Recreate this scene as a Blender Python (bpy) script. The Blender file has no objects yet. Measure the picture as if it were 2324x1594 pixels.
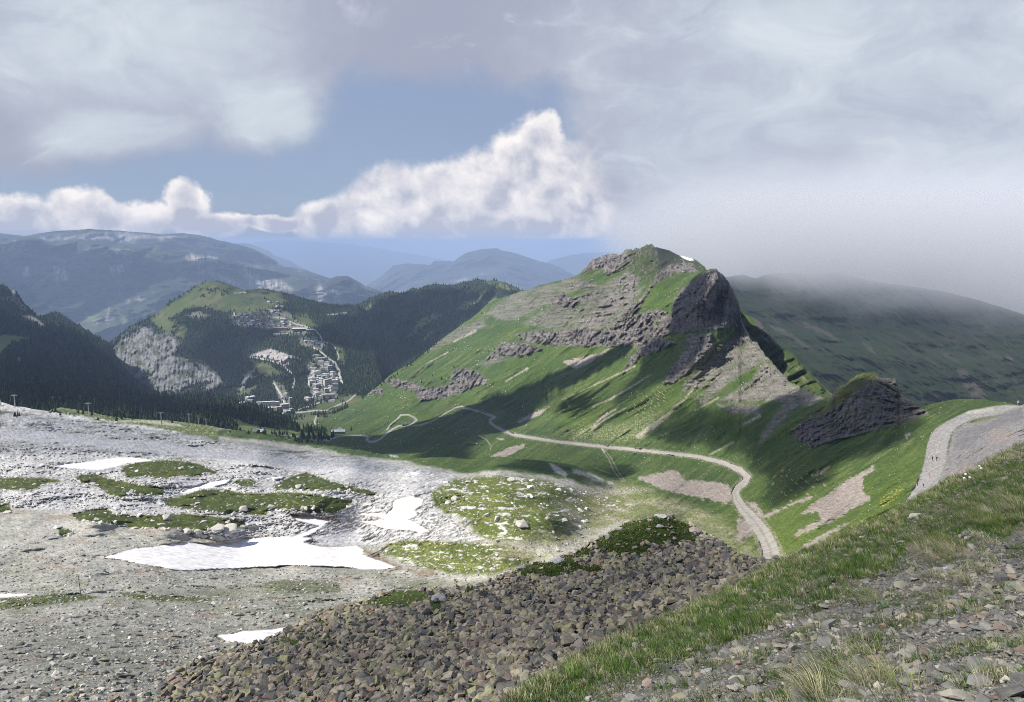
import bpy, bmesh, math, random
import numpy as np
from mathutils import Vector, Matrix, Quaternion

random.seed(7)
RNG = np.random.default_rng(11)
SC = bpy.context.scene
COL = SC.collection

# ------------------------------------------------------------------ camera
F_PX = 1750.0                     # focal length in the 2324 px wide working frame
PITCH = math.radians(8.1)
W0, H0 = 2324.0, 1594.0
cam_d = bpy.data.cameras.new('camera')
cam_d.sensor_width = 36.0
cam_d.lens = 36.0 * F_PX / W0
cam_d.clip_start = 0.2
cam_d.clip_end = 900000.0
cam = bpy.data.objects.new('camera', cam_d)
COL.objects.link(cam)
cam.location = (0, 0, 0)
cam.rotation_euler = (math.radians(90) - PITCH, 0, 0)
SC.camera = cam

SUN = Vector((-0.66, -0.20, 0.72)).normalized()      # direction towards the sun
SUN_EL = math.asin(SUN.z)
SUN_ROT = math.atan2(SUN.x, SUN.y)
SC.view_settings.view_transform = 'Standard'
SC.view_settings.look = 'None'
SC.view_settings.gamma = 1.0
SC.view_settings.exposure = 0.38
SC.view_settings.use_curve_mapping = False
SC.cycles.use_denoising = True
SC.cycles.filter_width = 0.95
SC.cycles.denoising_prefilter = 'NONE'
SC.cycles.max_bounces = 8
SC.cycles.diffuse_bounces = 2
SC.cycles.glossy_bounces = 1
SC.cycles.transparent_max_bounces = 6
SC.cycles.volume_bounces = 4
SC.cycles.volume_step_rate = 1.0
SC.cycles.volume_max_steps = 96
SC.cycles.sample_clamp_indirect = 4.0

sun_d = bpy.data.lights.new('sun', 'SUN')
sun_d.energy = 4.8
sun_d.angle = math.radians(0.5)
sun_d.color = (1.0, 0.955, 0.88)
sun = bpy.data.objects.new('sun', sun_d)
COL.objects.link(sun)
sun.rotation_euler = SUN.to_track_quat('Z', 'Y').to_euler()

CP, SP = math.cos(PITCH), math.sin(PITCH)

def ray(px, py):
    """direction (x, 1, z) through a point of the working frame, scaled to unit forward distance"""
    a = (np.asarray(px, float) - W0 / 2) / F_PX
    b = (H0 / 2 - np.asarray(py, float)) / F_PX
    y = CP + b * SP
    return a / y, (-SP + b * CP) / y

# ------------------------------------------------------------------ world
class NT:
    def __init__(s, tree):
        s.t = tree; s.n = tree.nodes; s.l = tree.links
    def node(s, typ, **kw):
        n = s.n.new(typ)
        for k, v in kw.items():
            if k == 'inp':
                for kk, vv in v.items():
                    s.set(n.inputs[kk], vv)
            else:
                setattr(n, k, v)
        return n
    def set(s, sock, v):
        if isinstance(v, bpy.types.NodeSocket):
            s.l.new(v, sock)
        else:
            if isinstance(v, tuple) and sock.type == 'VECTOR': v = v[:3]
            sock.default_value = v
    def m(s, op, a, b=None, c=None, clamp=False):
        n = s.n.new('ShaderNodeMath'); n.operation = op; n.use_clamp = clamp
        s.set(n.inputs[0], a)
        if b is not None: s.set(n.inputs[1], b)
        if c is not None: s.set(n.inputs[2], c)
        return n.outputs[0]
    def vm(s, op, a, b=None):
        n = s.n.new('ShaderNodeVectorMath'); n.operation = op
        s.set(n.inputs[0], a)
        if b is not None: s.set(n.inputs[1], b)
        return n.outputs['Value'] if op in ('LENGTH', 'DOT_PRODUCT') else n.outputs[0]
    def ss(s, v, lo, hi, a=0.0, b=1.0):
        n = s.n.new('ShaderNodeMapRange'); n.interpolation_type = 'SMOOTHSTEP'
        s.set(n.inputs['Value'], v)
        s.set(n.inputs['From Min'], lo); s.set(n.inputs['From Max'], hi)
        s.set(n.inputs['To Min'], a); s.set(n.inputs['To Max'], b)
        return n.outputs['Result']
    def noise(s, vec, scale, detail=4, rough=0.55, dist=0.0, lac=2.0):
        n = s.n.new('ShaderNodeTexNoise')
        s.set(n.inputs['Vector'], vec)
        n.inputs['Scale'].default_value = scale
        n.inputs['Detail'].default_value = detail
        n.inputs['Roughness'].default_value = rough
        n.inputs['Lacunarity'].default_value = lac
        n.inputs['Distortion'].default_value = dist
        return n.outputs[0], n.outputs[1]
    def mix(s, f, a, b, typ='MIX'):
        n = s.n.new('ShaderNodeMix'); n.data_type = 'RGBA'; n.blend_type = typ
        s.set(n.inputs[0], f); s.set(n.inputs[6], a); s.set(n.inputs[7], b)
        return n.outputs[2]

def azel(px, py):
    x, z = ray(px, py)
    return math.atan2(float(x), 1.0), math.atan2(float(z), math.hypot(float(x), 1.0))

world = bpy.data.worlds.new('World')
SC.world = world
world.use_nodes = True
wt = world.node_tree
wt.nodes.clear()
N = NT(wt)
SKY_STR = 0.1
tc = N.node('ShaderNodeTexCoord')
sep = N.node('ShaderNodeSeparateXYZ', inp={0: tc.outputs['Generated']})
az = N.m('ARCTAN2', sep.outputs[0], sep.outputs[1])
el = N.m('ARCSINE', sep.outputs[2])
P0 = N.node('ShaderNodeCombineXYZ', inp={0: az, 1: el, 2: 0.0}).outputs[0]
n1, c1 = N.noise(P0, 5.0, 5, 0.55)
warp = N.vm('MULTIPLY', N.vm('SUBTRACT', c1, (0.5, 0.5, 0.5)), (0.10, 0.07, 0.0))
P1 = N.vm('ADD', P0, warp)

def blobs(vec, lst, exp_soft=False):
    cur = None
    for (cx, cy, rx, ry) in lst:
        a, e = azel(cx, cy)
        d = N.vm('MULTIPLY', N.vm('SUBTRACT', vec, (a, e, 0.0)), (F_PX / rx, F_PX / ry, 0.0))
        v = N.m('SUBTRACT', 1.0, N.vm('LENGTH', d))
        cur = v if cur is None else N.m('SMOOTH_MAX', cur, v, 0.25)
    return cur

SB = [(180, 0, 600, 270), (560, 170, 225, 170), (260, 230, 260, 120), (20, 170, 330, 185), (930, -10, 420, 200),
      (1190, 60, 240, 150), (1800, 230, 520, 360), (2170, 400, 520, 270), (1560, 110, 340, 200), (2350, 60, 640, 470),
      (1720, 470, 250, 120), (1500, 400, 150, 130), (1420, 270, 130, 110), (2050, 500, 340, 150)]
CB = [(765, 505, 105, 62), (900, 470, 135, 95), (1010, 450, 120, 85), (1120, 430, 140, 100), (1190, 370, 95, 82),
      (1228, 310, 58, 66), (1340, 430, 210, 130), (1500, 480, 230, 100), (1130, 515, 420, 46)]
DB = [(40, 500, 120, 50), (190, 478, 70, 48), (290, 500, 105, 42), (425, 468, 55, 55), (470, 510, 90, 34),
      (40, 535, 220, 36), (610, 502, 120, 20)]
nfine, cfine = N.noise(P0, 16.0, 7, 0.6)
nbig, _ = N.noise(P1, 3.2, 4, 0.5)
# soft grey cloud decks
Ds = blobs(P1, SB)
over = N.m('MULTIPLY', N.ss(el, math.radians(17), math.radians(30)), N.ss(nbig, 0.46, 0.66, -0.4, 0.5))
Ds = N.m('MAXIMUM', Ds, N.m('SUBTRACT', over, N.ss(el, math.radians(14), math.radians(17.5), 2.0, 0.0)))
Ds = N.m('ADD', Ds, N.m('MULTIPLY', N.m('SUBTRACT', nfine, 0.5), 0.40))
Ms = N.ss(Ds, -0.04, 0.34)
# cumulus
warpf = N.vm('MULTIPLY', N.vm('SUBTRACT', cfine, (0.5, 0.5, 0.5)), (0.045, 0.04, 0.0))
P2 = N.vm('ADD', P0, warpf)
P2s = N.vm('ADD', P2, (-0.010, 0.020, 0.0))
nf2, _ = N.noise(P0, 42.0, 6, 0.65)
P0s = N.vm('ADD', P0, (-0.006, 0.009, 0.0))
nf2s, _ = N.noise(P0s, 42.0, 3, 0.6)
nmid, _ = N.noise(P1, 15.0, 4, 0.6)
P1s = N.vm('ADD', P1, (-0.012, 0.014, 0.0))
nmids, _ = N.noise(P1s, 15.0, 2, 0.5)
_, e_base = azel(1100, 560)
Dc = blobs(P2, CB + DB)
Dc = N.m('ADD', Dc, N.m('MULTIPLY', N.m('SUBTRACT', nf2, 0.5), 0.40))
base_cut = N.ss(el, e_base - 0.004, e_base + 0.008)
Mc = N.m('MULTIPLY', N.ss(Dc, -0.02, 0.30), base_cut)
litc = N.m('ADD', N.m('MULTIPLY', N.m('SUBTRACT', nmid, nmids), 3.2), N.m('MULTIPLY', N.m('SUBTRACT', nf2, nf2s), 0.6))
edge = N.ss(Dc, 0.05, 0.75, 0.36, -0.30)
lit = N.m('ADD', N.m('ADD', 0.50, litc), edge)
lit = N.m('ADD', lit, N.ss(el, e_base, e_base + 0.05, -0.42, 0.08), None, True)
cc = N.mix(lit, (0.42, 0.44, 0.53, 1), (0.84, 0.80, 0.79, 1))
# soft cloud colours
HB = [(260, 60, 400, 190), (600, 240, 170, 100), (1850, 130, 620, 250), (2200, 60, 500, 300), (250, 290, 200, 60), (1650, 300, 330, 190), (2200, 330, 300, 160)]
Hb = N.ss(N.m('ADD', blobs(P1, HB), N.m('MULTIPLY', N.m('SUBTRACT', nfine, 0.5), 0.7)), -0.25, 0.75)
cs = N.mix(Hb, (0.36, 0.385, 0.48, 1), (0.56, 0.62, 0.68, 1))
cs = N.mix(N.ss(nbig, 0.30, 0.72, 0.30, 0.0), cs, (0.26, 0.29, 0.42, 1))
nstr, _ = N.noise(N.vm('MULTIPLY', P1, (1.0, 2.2, 1.0)), 7.0, 6, 0.62, 0.6)
cs = N.mix(N.ss(nstr, 0.42, 0.68, 0.0, 0.5), cs, (0.33, 0.355, 0.46, 1)); cs = N.mix(N.ss(nstr, 0.46, 0.30, 0.0, 0.45), cs, (0.66, 0.70, 0.75, 1))
sky = N.node('ShaderNodeTexSky')
sky.sky_type = 'NISHITA'
sky.sun_disc = False
sky.sun_elevation = SUN_EL
sky.sun_rotation = SUN_ROT
sky.altitude = 2400
sky.air_density = 1.0
sky.dust_density = 2.0
sky.ozone_density = 1.5
# sky is looked up no lower than just above the horizon
vup = N.node('ShaderNodeCombineXYZ', inp={0: sep.outputs[0], 1: sep.outputs[1], 2: N.m('MAXIMUM', sep.outputs[2], 0.012)}).outputs[0]
N.l.new(vup, sky.inputs[0])
skyc = N.mix(1.0, sky.outputs[0], (0.78, 0.84, 1.0, 1), 'MULTIPLY')
skyc = N.mix(N.ss(el, math.radians(3), math.radians(38), 0.80, 0.2), skyc, (2.55, 3.1, 4.15, 1))
K = 1.0 / SKY_STR
def scaled(c, k):
    n = N.node('ShaderNodeVectorMath', operation='SCALE'); N.set(n.inputs[0], c); n.inputs[3].default_value = k
    return n.outputs[0]
CLOUD_K = 0.90
ccS = scaled(cc, K * CLOUD_K * 1.05); csS = scaled(cs, K * CLOUD_K)
out = N.mix(Mc, skyc, ccS)
out = N.mix(Ms, out, csS)
bg = N.node('ShaderNodeBackground', inp={'Color': out, 'Strength': SKY_STR})
wo = N.node('ShaderNodeOutputWorld')
N.l.new(bg.outputs[0], wo.inputs[0])

# ------------------------------------------------------------------ array helpers
def zz(k, pts):
    """points of an enlarged crop of the photograph -> working frame"""
    x0, y0, s = {'a': (0, 900, 1400 / 2324), 'b': (1100, 900, 1400 / 2324), 'c': (2200, 900, 1300 / 2302),
                 'd': (2900, 1400, 1132 / 2123), 'e': (0, 1550, 1400 / 2324), 'f': (1100, 1600, 1400 / 2324),
                 'g': (600, 1950, 1400 / 2324), 'h': (1900, 1950, 1300 / 2324), 'i': (3000, 1900, 1032 / 1900),
                 'j': (0, 2100, 1000 / 2324), 'k': (850, 1150, 600 / 1739), 'l': (3550, 1560, 482 / 1746),
                 'm': (0, 1520, 800 / 2324), 'n': (2400, 1450, 600 / 2324), 'o': (2950, 1800, 400 / 2324)}[k]
    q = W0 / 4032.0
    return [tuple([(x0 + p[0] * s) * q, (y0 + p[1] * s) * q] + list(p[2:])) for p in pts]

_G = RNG.normal(size=(256, 3)); _G /= np.linalg.norm(_G, axis=1)[:, None]; _G = _G.astype(np.float32)
_Pm = RNG.permutation(256).astype(np.int32)

def pnoise(x, y, z, seed=0):
    x = np.asarray(x, np.float64) + seed * 17.31; y = np.asarray(y, np.float64) + seed * 9.17; z = np.asarray(z, np.float64) + 0.37 * seed
    xi = np.floor(x).astype(np.int64); yi = np.floor(y).astype(np.int64); zi = np.floor(z).astype(np.int64)
    fx = (x - xi).astype(np.float32); fy = (y - yi).astype(np.float32); fz = (z - zi).astype(np.float32)
    xi &= 255; yi &= 255; zi &= 255
    ux = fx * fx * fx * (fx * (fx * 6 - 15) + 10); uy = fy * fy * fy * (fy * (fy * 6 - 15) + 10); uz = fz * fz * fz * (fz * (fz * 6 - 15) + 10)
    def g(i, j, k):
        h = _Pm[(_Pm[(_Pm[(xi + i) & 255] + yi + j) & 255] + zi + k) & 255]
        v = _G[h]
        return v[..., 0] * (fx - i) + v[..., 1] * (fy - j) + v[..., 2] * (fz - k)
    a = g(0, 0, 0); b = g(1, 0, 0); c = g(0, 1, 0); d = g(1, 1, 0)
    ab = a + ux * (b - a); cd = c + ux * (d - c); lo = ab + uy * (cd - ab)
    a = g(0, 0, 1); b = g(1, 0, 1); c = g(0, 1, 1); d = g(1, 1, 1)
    ab = a + ux * (b - a); cd = c + ux * (d - c); hi = ab + uy * (cd - ab)
    return (lo + uz * (hi - lo)) * 1.5

def fbm(x, y, z, octv=4, gain=0.5, seed=0, ridged=False):
    s = 0; a = 1.0; t = 0
    for i in range(octv):
        n = pnoise(x * 2 ** i, y * 2 ** i, z * 2 ** i, seed + i * 3)
        if ridged: n = 1 - 2 * np.abs(n)
        s = s + a * n; t += a; a *= gain
    return s / t

def lod(P, lam0, octv, foot, seed=0, ridged=False, gain=0.5, sx=1.0, sy=1.0, sz=1.0):
    """self similar relief in metres of the base wavelength, octaves finer than the footprint fade out"""
    s = 0; lam = lam0; a = 1.0
    for i in range(octv):
        w = np.clip((lam / foot - 1.5) / 2.5, 0, 1)
        if w.max() > 0:
            n = pnoise(P[..., 0] / lam * sx, P[..., 1] / lam * sy, P[..., 2] / lam * sz, seed + i * 5)
            if ridged: n = 0.6 - 1.6 * np.abs(n)
            s = s + a * w * n
        lam *= 0.5; a *= gain
    return s

def smooth(a, b, v):
    t = np.clip((v - a) / (b - a), 0, 1)
    return t * t * (3 - 2 * t)

def poly(px, py, pts, soft=3.0, wob=None):
    """soft polygon mask"""
    pts = np.array([p[:2] for p in pts], float)
    m = soft + 14
    out = np.zeros(px.shape, np.float32)
    sel = (px > pts[:, 0].min() - m) & (px < pts[:, 0].max() + m) & (py > pts[:, 1].min() - m) & (py < pts[:, 1].max() + m)
    if not sel.any(): return out
    x = px[sel]; y = py[sel]
    dmin = np.full(x.shape, 1e9); inside = np.zeros(x.shape, bool)
    n = len(pts)
    for i in range(n):
        x1, y1 = pts[i]; x2, y2 = pts[(i + 1) % n]
        dx, dy = x2 - x1, y2 - y1
        t = np.clip(((x - x1) * dx + (y - y1) * dy) / (dx * dx + dy * dy + 1e-9), 0, 1)
        d = np.hypot(x - x1 - t * dx, y - y1 - t * dy)
        dmin = np.minimum(dmin, d)
        if y1 != y2:
            c = ((y1 > y) != (y2 > y)) & (x < (x2 - x1) * (y - y1) / (y2 - y1) + x1)
            inside ^= c
    sd = np.where(inside, dmin, -dmin)
    if wob is not None: sd = sd + wob[sel]
    out[sel] = smooth(-soft, soft, sd)
    return out

def line(px, py, pts, soft=1.0, wscale=1.0, wob=None):
    """soft polyline mask, third coordinate = width"""
    out = np.zeros(px.shape, np.float32)
    for (x1, y1, w1), (x2, y2, w2) in zip(pts[:-1], pts[1:]):
        m = max(w1, w2) + soft + 8
        sel = (px > min(x1, x2) - m) & (px < max(x1, x2) + m) & (py > min(y1, y2) - m) & (py < max(y1, y2) + m)
        if not sel.any(): continue
        x = px[sel]; y = py[sel]; dx, dy = x2 - x1, y2 - y1
        t = np.clip(((x - x1) * dx + (y - y1) * dy) / (dx * dx + dy * dy + 1e-9), 0, 1)
        d = np.hypot(x - x1 - t * dx, y - y1 - t * dy)
        sd = (w1 + t * (w2 - w1)) * 0.5 * wscale - d
        if wob is not None: sd = sd + wob[sel]
        out[sel] = np.maximum(out[sel], smooth(-soft, soft, sd))
    return out

def C(*v):
    return np.array(v, np.float32)

def mixc(col, m, c):
    m = m[..., None] if m.ndim == col.ndim - 1 else m
    return col * (1 - m) + c * m

def make_mesh(name, verts, tris=None, quads=None, mat=None, col=None, smooth_=False, extra=None):
    me = bpy.data.meshes.new(name)
    verts = np.ascontiguousarray(verts, np.float32)
    me.vertices.add(len(verts)); me.vertices.foreach_set('co', verts.ravel())
    loops = []; starts = []; tot = 0
    for f, k in ((quads, 4), (tris, 3)):
        if f is not None and len(f):
            f = np.asarray(f, np.int32)
            loops.append(f.ravel()); starts.append(tot + np.arange(len(f), dtype=np.int32) * k); tot += f.size
    loops = np.concatenate(loops); starts = np.concatenate(starts)
    me.loops.add(len(loops)); me.loops.foreach_set('vertex_index', loops)
    me.polygons.add(len(starts)); me.polygons.foreach_set('loop_start', starts)
    me.update(calc_edges=True)
    me.polygons.foreach_set('use_smooth', np.full(len(starts), smooth_, bool))
    if col is not None:
        at = me.color_attributes.new('col', 'FLOAT_COLOR', 'POINT')
        c4 = np.ones((len(verts), 4), np.float32); c4[:, :3] = col
        at.data.foreach_set('color', c4.ravel())
    if mat is not None: me.materials.append(mat)
    me.update()
    return me

def tag(o, label=None, cat=None, group=None, kind=None):
    if label: o['label'] = label
    if cat: o['category'] = cat
    if group: o['group'] = group
    if kind: o['kind'] = kind
    return o

def obj(name, me, parent=None, loc=None):
    o = bpy.data.objects.new(name, me); COL.objects.link(o)
    if loc is not None: o.location = loc
    if parent is not None: o.parent = parent
    return o

# ------------------------------------------------------------------ materials
def mat_attr(name, rough=0.95, nscale=1.0, nmix=0.25, bump=0.0, bscale=1.0, spec=0.15, trans=0.0):
    """base colour from the mesh's own pigment map, broken up by noise"""
    m = bpy.data.materials.new(name); m.use_nodes = True
    t = NT(m.node_tree); t.n.clear()
    at = t.node('ShaderNodeAttribute', attribute_name='col')
    g = t.node('ShaderNodeNewGeometry')
    nv, _ = t.noise(g.outputs['Position'], nscale, 5, 0.65)
    f = t.ss(nv, 0.25, 0.75, 1 - nmix, 1 + nmix)
    sc = t.node('ShaderNodeVectorMath', operation='SCALE'); t.set(sc.inputs[0], at.outputs['Color']); t.set(sc.inputs[3], f)
    b = t.node('ShaderNodeBsdfPrincipled', inp={'Base Color': sc.outputs[0], 'Roughness': rough, 'Specular IOR Level': spec})
    if bump > 0:
        nb, _ = t.noise(g.outputs['Position'], bscale, 6, 0.7)
        bp = t.node('ShaderNodeBump', inp={'Height': nb, 'Strength': 0.8, 'Distance': bump})
        t.set(b.inputs['Normal'], bp.outputs[0])
    o = t.node('ShaderNodeOutputMaterial')
    t.l.new(b.outputs[0], o.inputs[0])
    return m

def mat_objcol(name, rough=0.9, nscale=6.0, nmix=0.3, lich=0.0, spec=0.2):
    """base colour from the object's own colour with mottling"""
    m = bpy.data.materials.new(name); m.use_nodes = True
    t = NT(m.node_tree); t.n.clear()
    oi = t.node('ShaderNodeObjectInfo')
    g = t.node('ShaderNodeNewGeometry')
    nv, _ = t.noise(g.outputs['Position'], nscale, 5, 0.65)
    f = t.ss(nv, 0.25, 0.75, 1 - nmix, 1 + nmix)
    sc = t.node('ShaderNodeVectorMath', operation='SCALE'); t.set(sc.inputs[0], oi.outputs['Color']); t.set(sc.inputs[3], f)
    c = sc.outputs[0]
    if lich:
        nl, _ = t.noise(g.outputs['Position'], nscale * 0.7, 3, 0.6, 0.4)
        c = t.mix(t.ss(nl, 0.56, 0.66, 0.0, lich), c, (0.24, 0.25, 0.13, 1))
    b = t.node('ShaderNodeBsdfPrincipled', inp={'Base Color': c, 'Roughness': rough, 'Specular IOR Level': spec})
    nb, _ = t.noise(g.outputs['Position'], nscale * 3, 5, 0.7)
    bp = t.node('ShaderNodeBump', inp={'Height': nb, 'Strength': 0.5, 'Distance': 0.02})
    t.set(b.inputs['Normal'], bp.outputs[0])
    o = t.node('ShaderNodeOutputMaterial'); t.l.new(b.outputs[0], o.inputs[0])
    return m

def mat_plain(name, col, rough=0.8, nmix=0.12, nscale=1.0, spec=0.3, metal=0.0):
    m = bpy.data.materials.new(name); m.use_nodes = True
    t = NT(m.node_tree); t.n.clear()
    g = t.node('ShaderNodeNewGeometry')
    nv, _ = t.noise(g.outputs['Position'], nscale, 4, 0.6)
    f = t.ss(nv, 0.25, 0.75, 1 - nmix, 1 + nmix)
    sc = t.node('ShaderNodeVectorMath', operation='SCALE'); t.set(sc.inputs[0], tuple(col)); t.set(sc.inputs[3], f)
    b = t.node('ShaderNodeBsdfPrincipled', inp={'Base Color': sc.outputs[0], 'Roughness': rough, 'Specular IOR Level': spec, 'Metallic': metal})
    o = t.node('ShaderNodeOutputMaterial'); t.l.new(b.outputs[0], o.inputs[0])
    return m

M_FAR = mat_attr('far_slopes', nscale=0.004, nmix=0.15)
M_MID = mat_attr('mountain_ground', nscale=0.35, nmix=0.22)
M_NEAR = mat_attr('near_ground', nscale=9.0, nmix=0.35, bump=0.03, bscale=22.0)

# ------------------------------------------------------------------ terrain sheets
def rbf_fit(ctrl):
    c = np.array(ctrl, float); X = c[:, :2] / 500.0; y = np.log(c[:, 2])
    r = np.linalg.norm(X[:, None] - X[None], axis=2)
    K_ = np.where(r > 0, r * r * np.log(r + 1e-12), 0) + np.eye(len(X)) * 2e-4
    Pm = np.hstack([np.ones((len(X), 1)), X]); n = len(X)
    A = np.zeros((n + 3, n + 3)); A[:n, :n] = K_; A[:n, n:] = Pm; A[n:, :n] = Pm.T
    w = np.linalg.solve(A, np.concatenate([y, np.zeros(3)]))
    def f(px, py):
        sh = px.shape; q = np.stack([px.ravel(), py.ravel()], 1) / 500.0
        out = np.empty(len(q))
        for i in range(0, len(q), 60000):
            qq = q[i:i + 60000]
            r2 = ((qq[:, None, :] - X[None]) ** 2).sum(2)
            out[i:i + 60000] = (0.5 * r2 * np.log(r2 + 1e-12)) @ w[:n] + w[n] + qq @ w[n + 1:]
        return np.exp(out).reshape(sh)
    return f

class Sheet:
    """a stretch of ground: columns across, rows from the crest down, distance from control points"""
    def __init__(s, name, x0, x1, top, bottom, ctrl, step=2.3, rows=300, rough=1.0, tpow=1.0, rlam=40.0, jag=None):
        s.name = name
        s.cols = np.arange(x0, x1 + step, step)
        top = np.array(sorted([t[:2] for t in top])); bottom = np.array(sorted([t[:2] for t in bottom]))
        s.top = np.interp(s.cols, top[:, 0], top[:, 1])
        if rough > 0:
            s.top = s.top + rough * fbm(s.cols / rlam, s.cols * 0, s.cols * 0 + 3.3, 5, 0.62, seed=len(name)) * 2.2
        if jag:
            for (a_, b_, amp_) in jag: s.top = s.top + amp_ * smooth(a_ - 12, a_ + 12, s.cols) * smooth(b_ + 12, b_ - 12, s.cols) * fbm(s.cols / 11, s.cols * 0, s.cols * 0 + 8.1, 4, 0.7, seed=5)
        s.bot = np.interp(s.cols, bottom[:, 0], bottom[:, 1])
        s.t = (np.arange(rows) / (rows - 1.0)) ** tpow
        s.tpow = tpow; s.rows = rows; s.step = step
        s.PX = np.broadcast_to(s.cols[None], (rows, len(s.cols))).copy()
        s.PY = s.top[None] + s.t[:, None] * (s.bot - s.top)[None]
        s.D = rbf_fit(ctrl)(s.PX, s.PY)
        s.rx, s.rz = ray(s.PX, s.PY)
        s.P = np.stack([s.rx * s.D, s.D, s.rz * s.D], -1)
        s.foot = s.D * s.step / F_PX
        du = np.gradient(s.P, axis=1); dv = np.gradient(s.P, axis=0)
        n = np.cross(dv, du); n /= np.linalg.norm(n, axis=-1)[..., None] + 1e-9
        v = s.P / np.linalg.norm(s.P, axis=-1)[..., None]
        s.face = np.clip(np.abs((n * v).sum(-1)), 0.12, 1.0)
        s.edge = smooth(0, 10, s.PY - s.top[None])      # relief dies out at the crest line
    def relief(s, h, kmin=0.12, hold=True):
        """raise the surface by h metres (towards the eye along the line of sight)"""
        k = h / np.maximum(s.face, kmin)
        if hold: k = k * (0.25 + 0.75 * s.edge)
        f = 1 - k / (np.linalg.norm(s.P, axis=-1))
        f = np.clip(f, 0.75, 1.25)
        s.P = s.P * f[..., None]
    def at(s, px, py):
        """point on the finished surface"""
        px = np.atleast_1d(np.asarray(px, float)); py = np.atleast_1d(np.asarray(py, float))
        ci = np.clip((px - s.cols[0]) / s.step, 0, len(s.cols) - 1.001); c0 = ci.astype(int); cf = ci - c0
        tp = s.top[c0] * (1 - cf) + s.top[c0 + 1] * cf; bt = s.bot[c0] * (1 - cf) + s.bot[c0 + 1] * cf
        t = np.clip((py - tp) / (bt - tp), 0, 1) ** (1 / s.tpow)
        ri = np.clip(t * (s.rows - 1), 0, s.rows - 1.001); r0 = ri.astype(int); rf = ri - r0
        A = s.P
        q = (A[r0, c0] * ((1 - rf) * (1 - cf))[:, None] + A[r0 + 1, c0] * (rf * (1 - cf))[:, None]
             + A[r0, c0 + 1] * ((1 - rf) * cf)[:, None] + A[r0 + 1, c0 + 1] * (rf * cf)[:, None])
        return q
    def build(s, mat, col, classes=None, skirt=4, drop=0.6, label=None, smooth_=True):
        R, Cn = s.PX.shape
        P = s.P; Cc = np.broadcast_to(col, P.shape).astype(np.float32)
        back = []
        top = P[0]; d0 = np.linalg.norm(top[:, :2], axis=1)
        hd = np.stack([top[:, 0] / d0, top[:, 1] / d0, np.zeros(Cn)], 1)
        L = max(0.03 * np.median(d0), 1.0)
        for k in range(skirt, 0, -1):
            q = top + hd * (L * k) ; q[:, 2] -= drop * L * k * (0.5 + 0.5 * k / skirt)
            back.append(q)
        P = np.concatenate([np.array(back), P], 0); Cc = np.concatenate([np.repeat(Cc[:1], skirt, 0), Cc], 0)
        R2 = R + skirt
        idx = np.arange(R2 * Cn).reshape(R2, Cn)
        quads = np.stack([idx[:-1, :-1], idx[1:, :-1], idx[1:, 1:], idx[:-1, 1:]], -1).reshape(-1, 4)
        V = P.reshape(-1, 3); CC = Cc.reshape(-1, 3)
        made = []
        lab = np.zeros(len(quads), np.int32)
        if classes:
            for i, (nm, mask, kw) in enumerate(classes):
                m = np.concatenate([np.zeros((skirt, Cn)), mask], 0)
                q = (m[:-1, :-1] + m[1:, :-1] + m[1:, 1:] + m[:-1, 1:]) * 0.25
                lab[(q > 0.5).ravel()] = i + 1
        for i in range(0, (len(classes) if classes else 0) + 1):
            f = quads[lab == i]
            if not len(f): continue
            used = np.zeros(len(V), bool); used[f.ravel()] = True
            remap = np.cumsum(used) - 1
            nm, kw = (s.name, dict(kind='structure')) if i == 0 else (classes[i - 1][0], classes[i - 1][2])
            if i == 0 and label: kw = dict(kw, label=label)
            me = make_mesh(nm, V[used], quads=remap[f], mat=mat, col=CC[used], smooth_=smooth_)
            o = obj(nm, me); tag(o, **kw); made.append(o)
        return made

def pick(name, base):
    return base

GR1 = C(0.070, 0.118, 0.022); GR2 = C(0.040, 0.082, 0.020); GR3 = C(0.115, 0.135, 0.030)
ROCK = C(0.120, 0.107, 0.100); ROCKL = C(0.205, 0.188, 0.165); ROCKD = C(0.075, 0.07, 0.07)
LIME = C(0.50, 0.49, 0.485); SNOW = C(0.79, 0.77, 0.755); GRAVEL = C(0.34, 0.315, 0.28)
FOREST = C(0.022, 0.036, 0.018); SCREE = C(0.30, 0.265, 0.225); STRAW = C(0.24, 0.215, 0.11); DIRT = C(0.13, 0.09, 0.055)

# ------------------------------------------------------------------ far country
def n2(S, lam, octv=4, seed=0, ridged=False, sx=1, sy=1, sz=1):
    return fbm(S.P[..., 0] / lam * sx, S.P[..., 1] / lam * sy, S.P[..., 2] / lam * sz, octv, 0.55, seed, ridged)

# the plain below, one sheet out to the horizon
def build_plain():
    nr, na = 60, 96
    r = np.concatenate([[0], np.geomspace(6000, 420000, nr)])
    a = np.linspace(-math.pi, math.pi, na + 1)[:-1]
    R, A = np.meshgrid(r, a, indexing='ij')
    P = np.stack([R * np.sin(A), R * np.cos(A), np.full_like(R, -1950.0)], -1)
    idx = np.arange(R.size).reshape(R.shape)
    q = np.stack([idx[:-1], idx[1:], np.roll(idx, -1, 1)[1:], np.roll(idx, -1, 1)[:-1]], -1).reshape(-1, 4)
    n = fbm(P[..., 0] / 4000, P[..., 1] / 4000, P[..., 2] * 0, 4, 0.6, 5)
    col = mixc(np.broadcast_to(C(0.05, 0.075, 0.03), P.shape), smooth(-0.1, 0.4, n), C(0.16, 0.17, 0.09))
    me = make_mesh('plain', P.reshape(-1, 3), quads=q, mat=M_FAR, col=col.reshape(-1, 3))
    tag(obj('plain', me), kind='structure', label='wide hazy blue valley plain below the far mountains')
build_plain()

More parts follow.
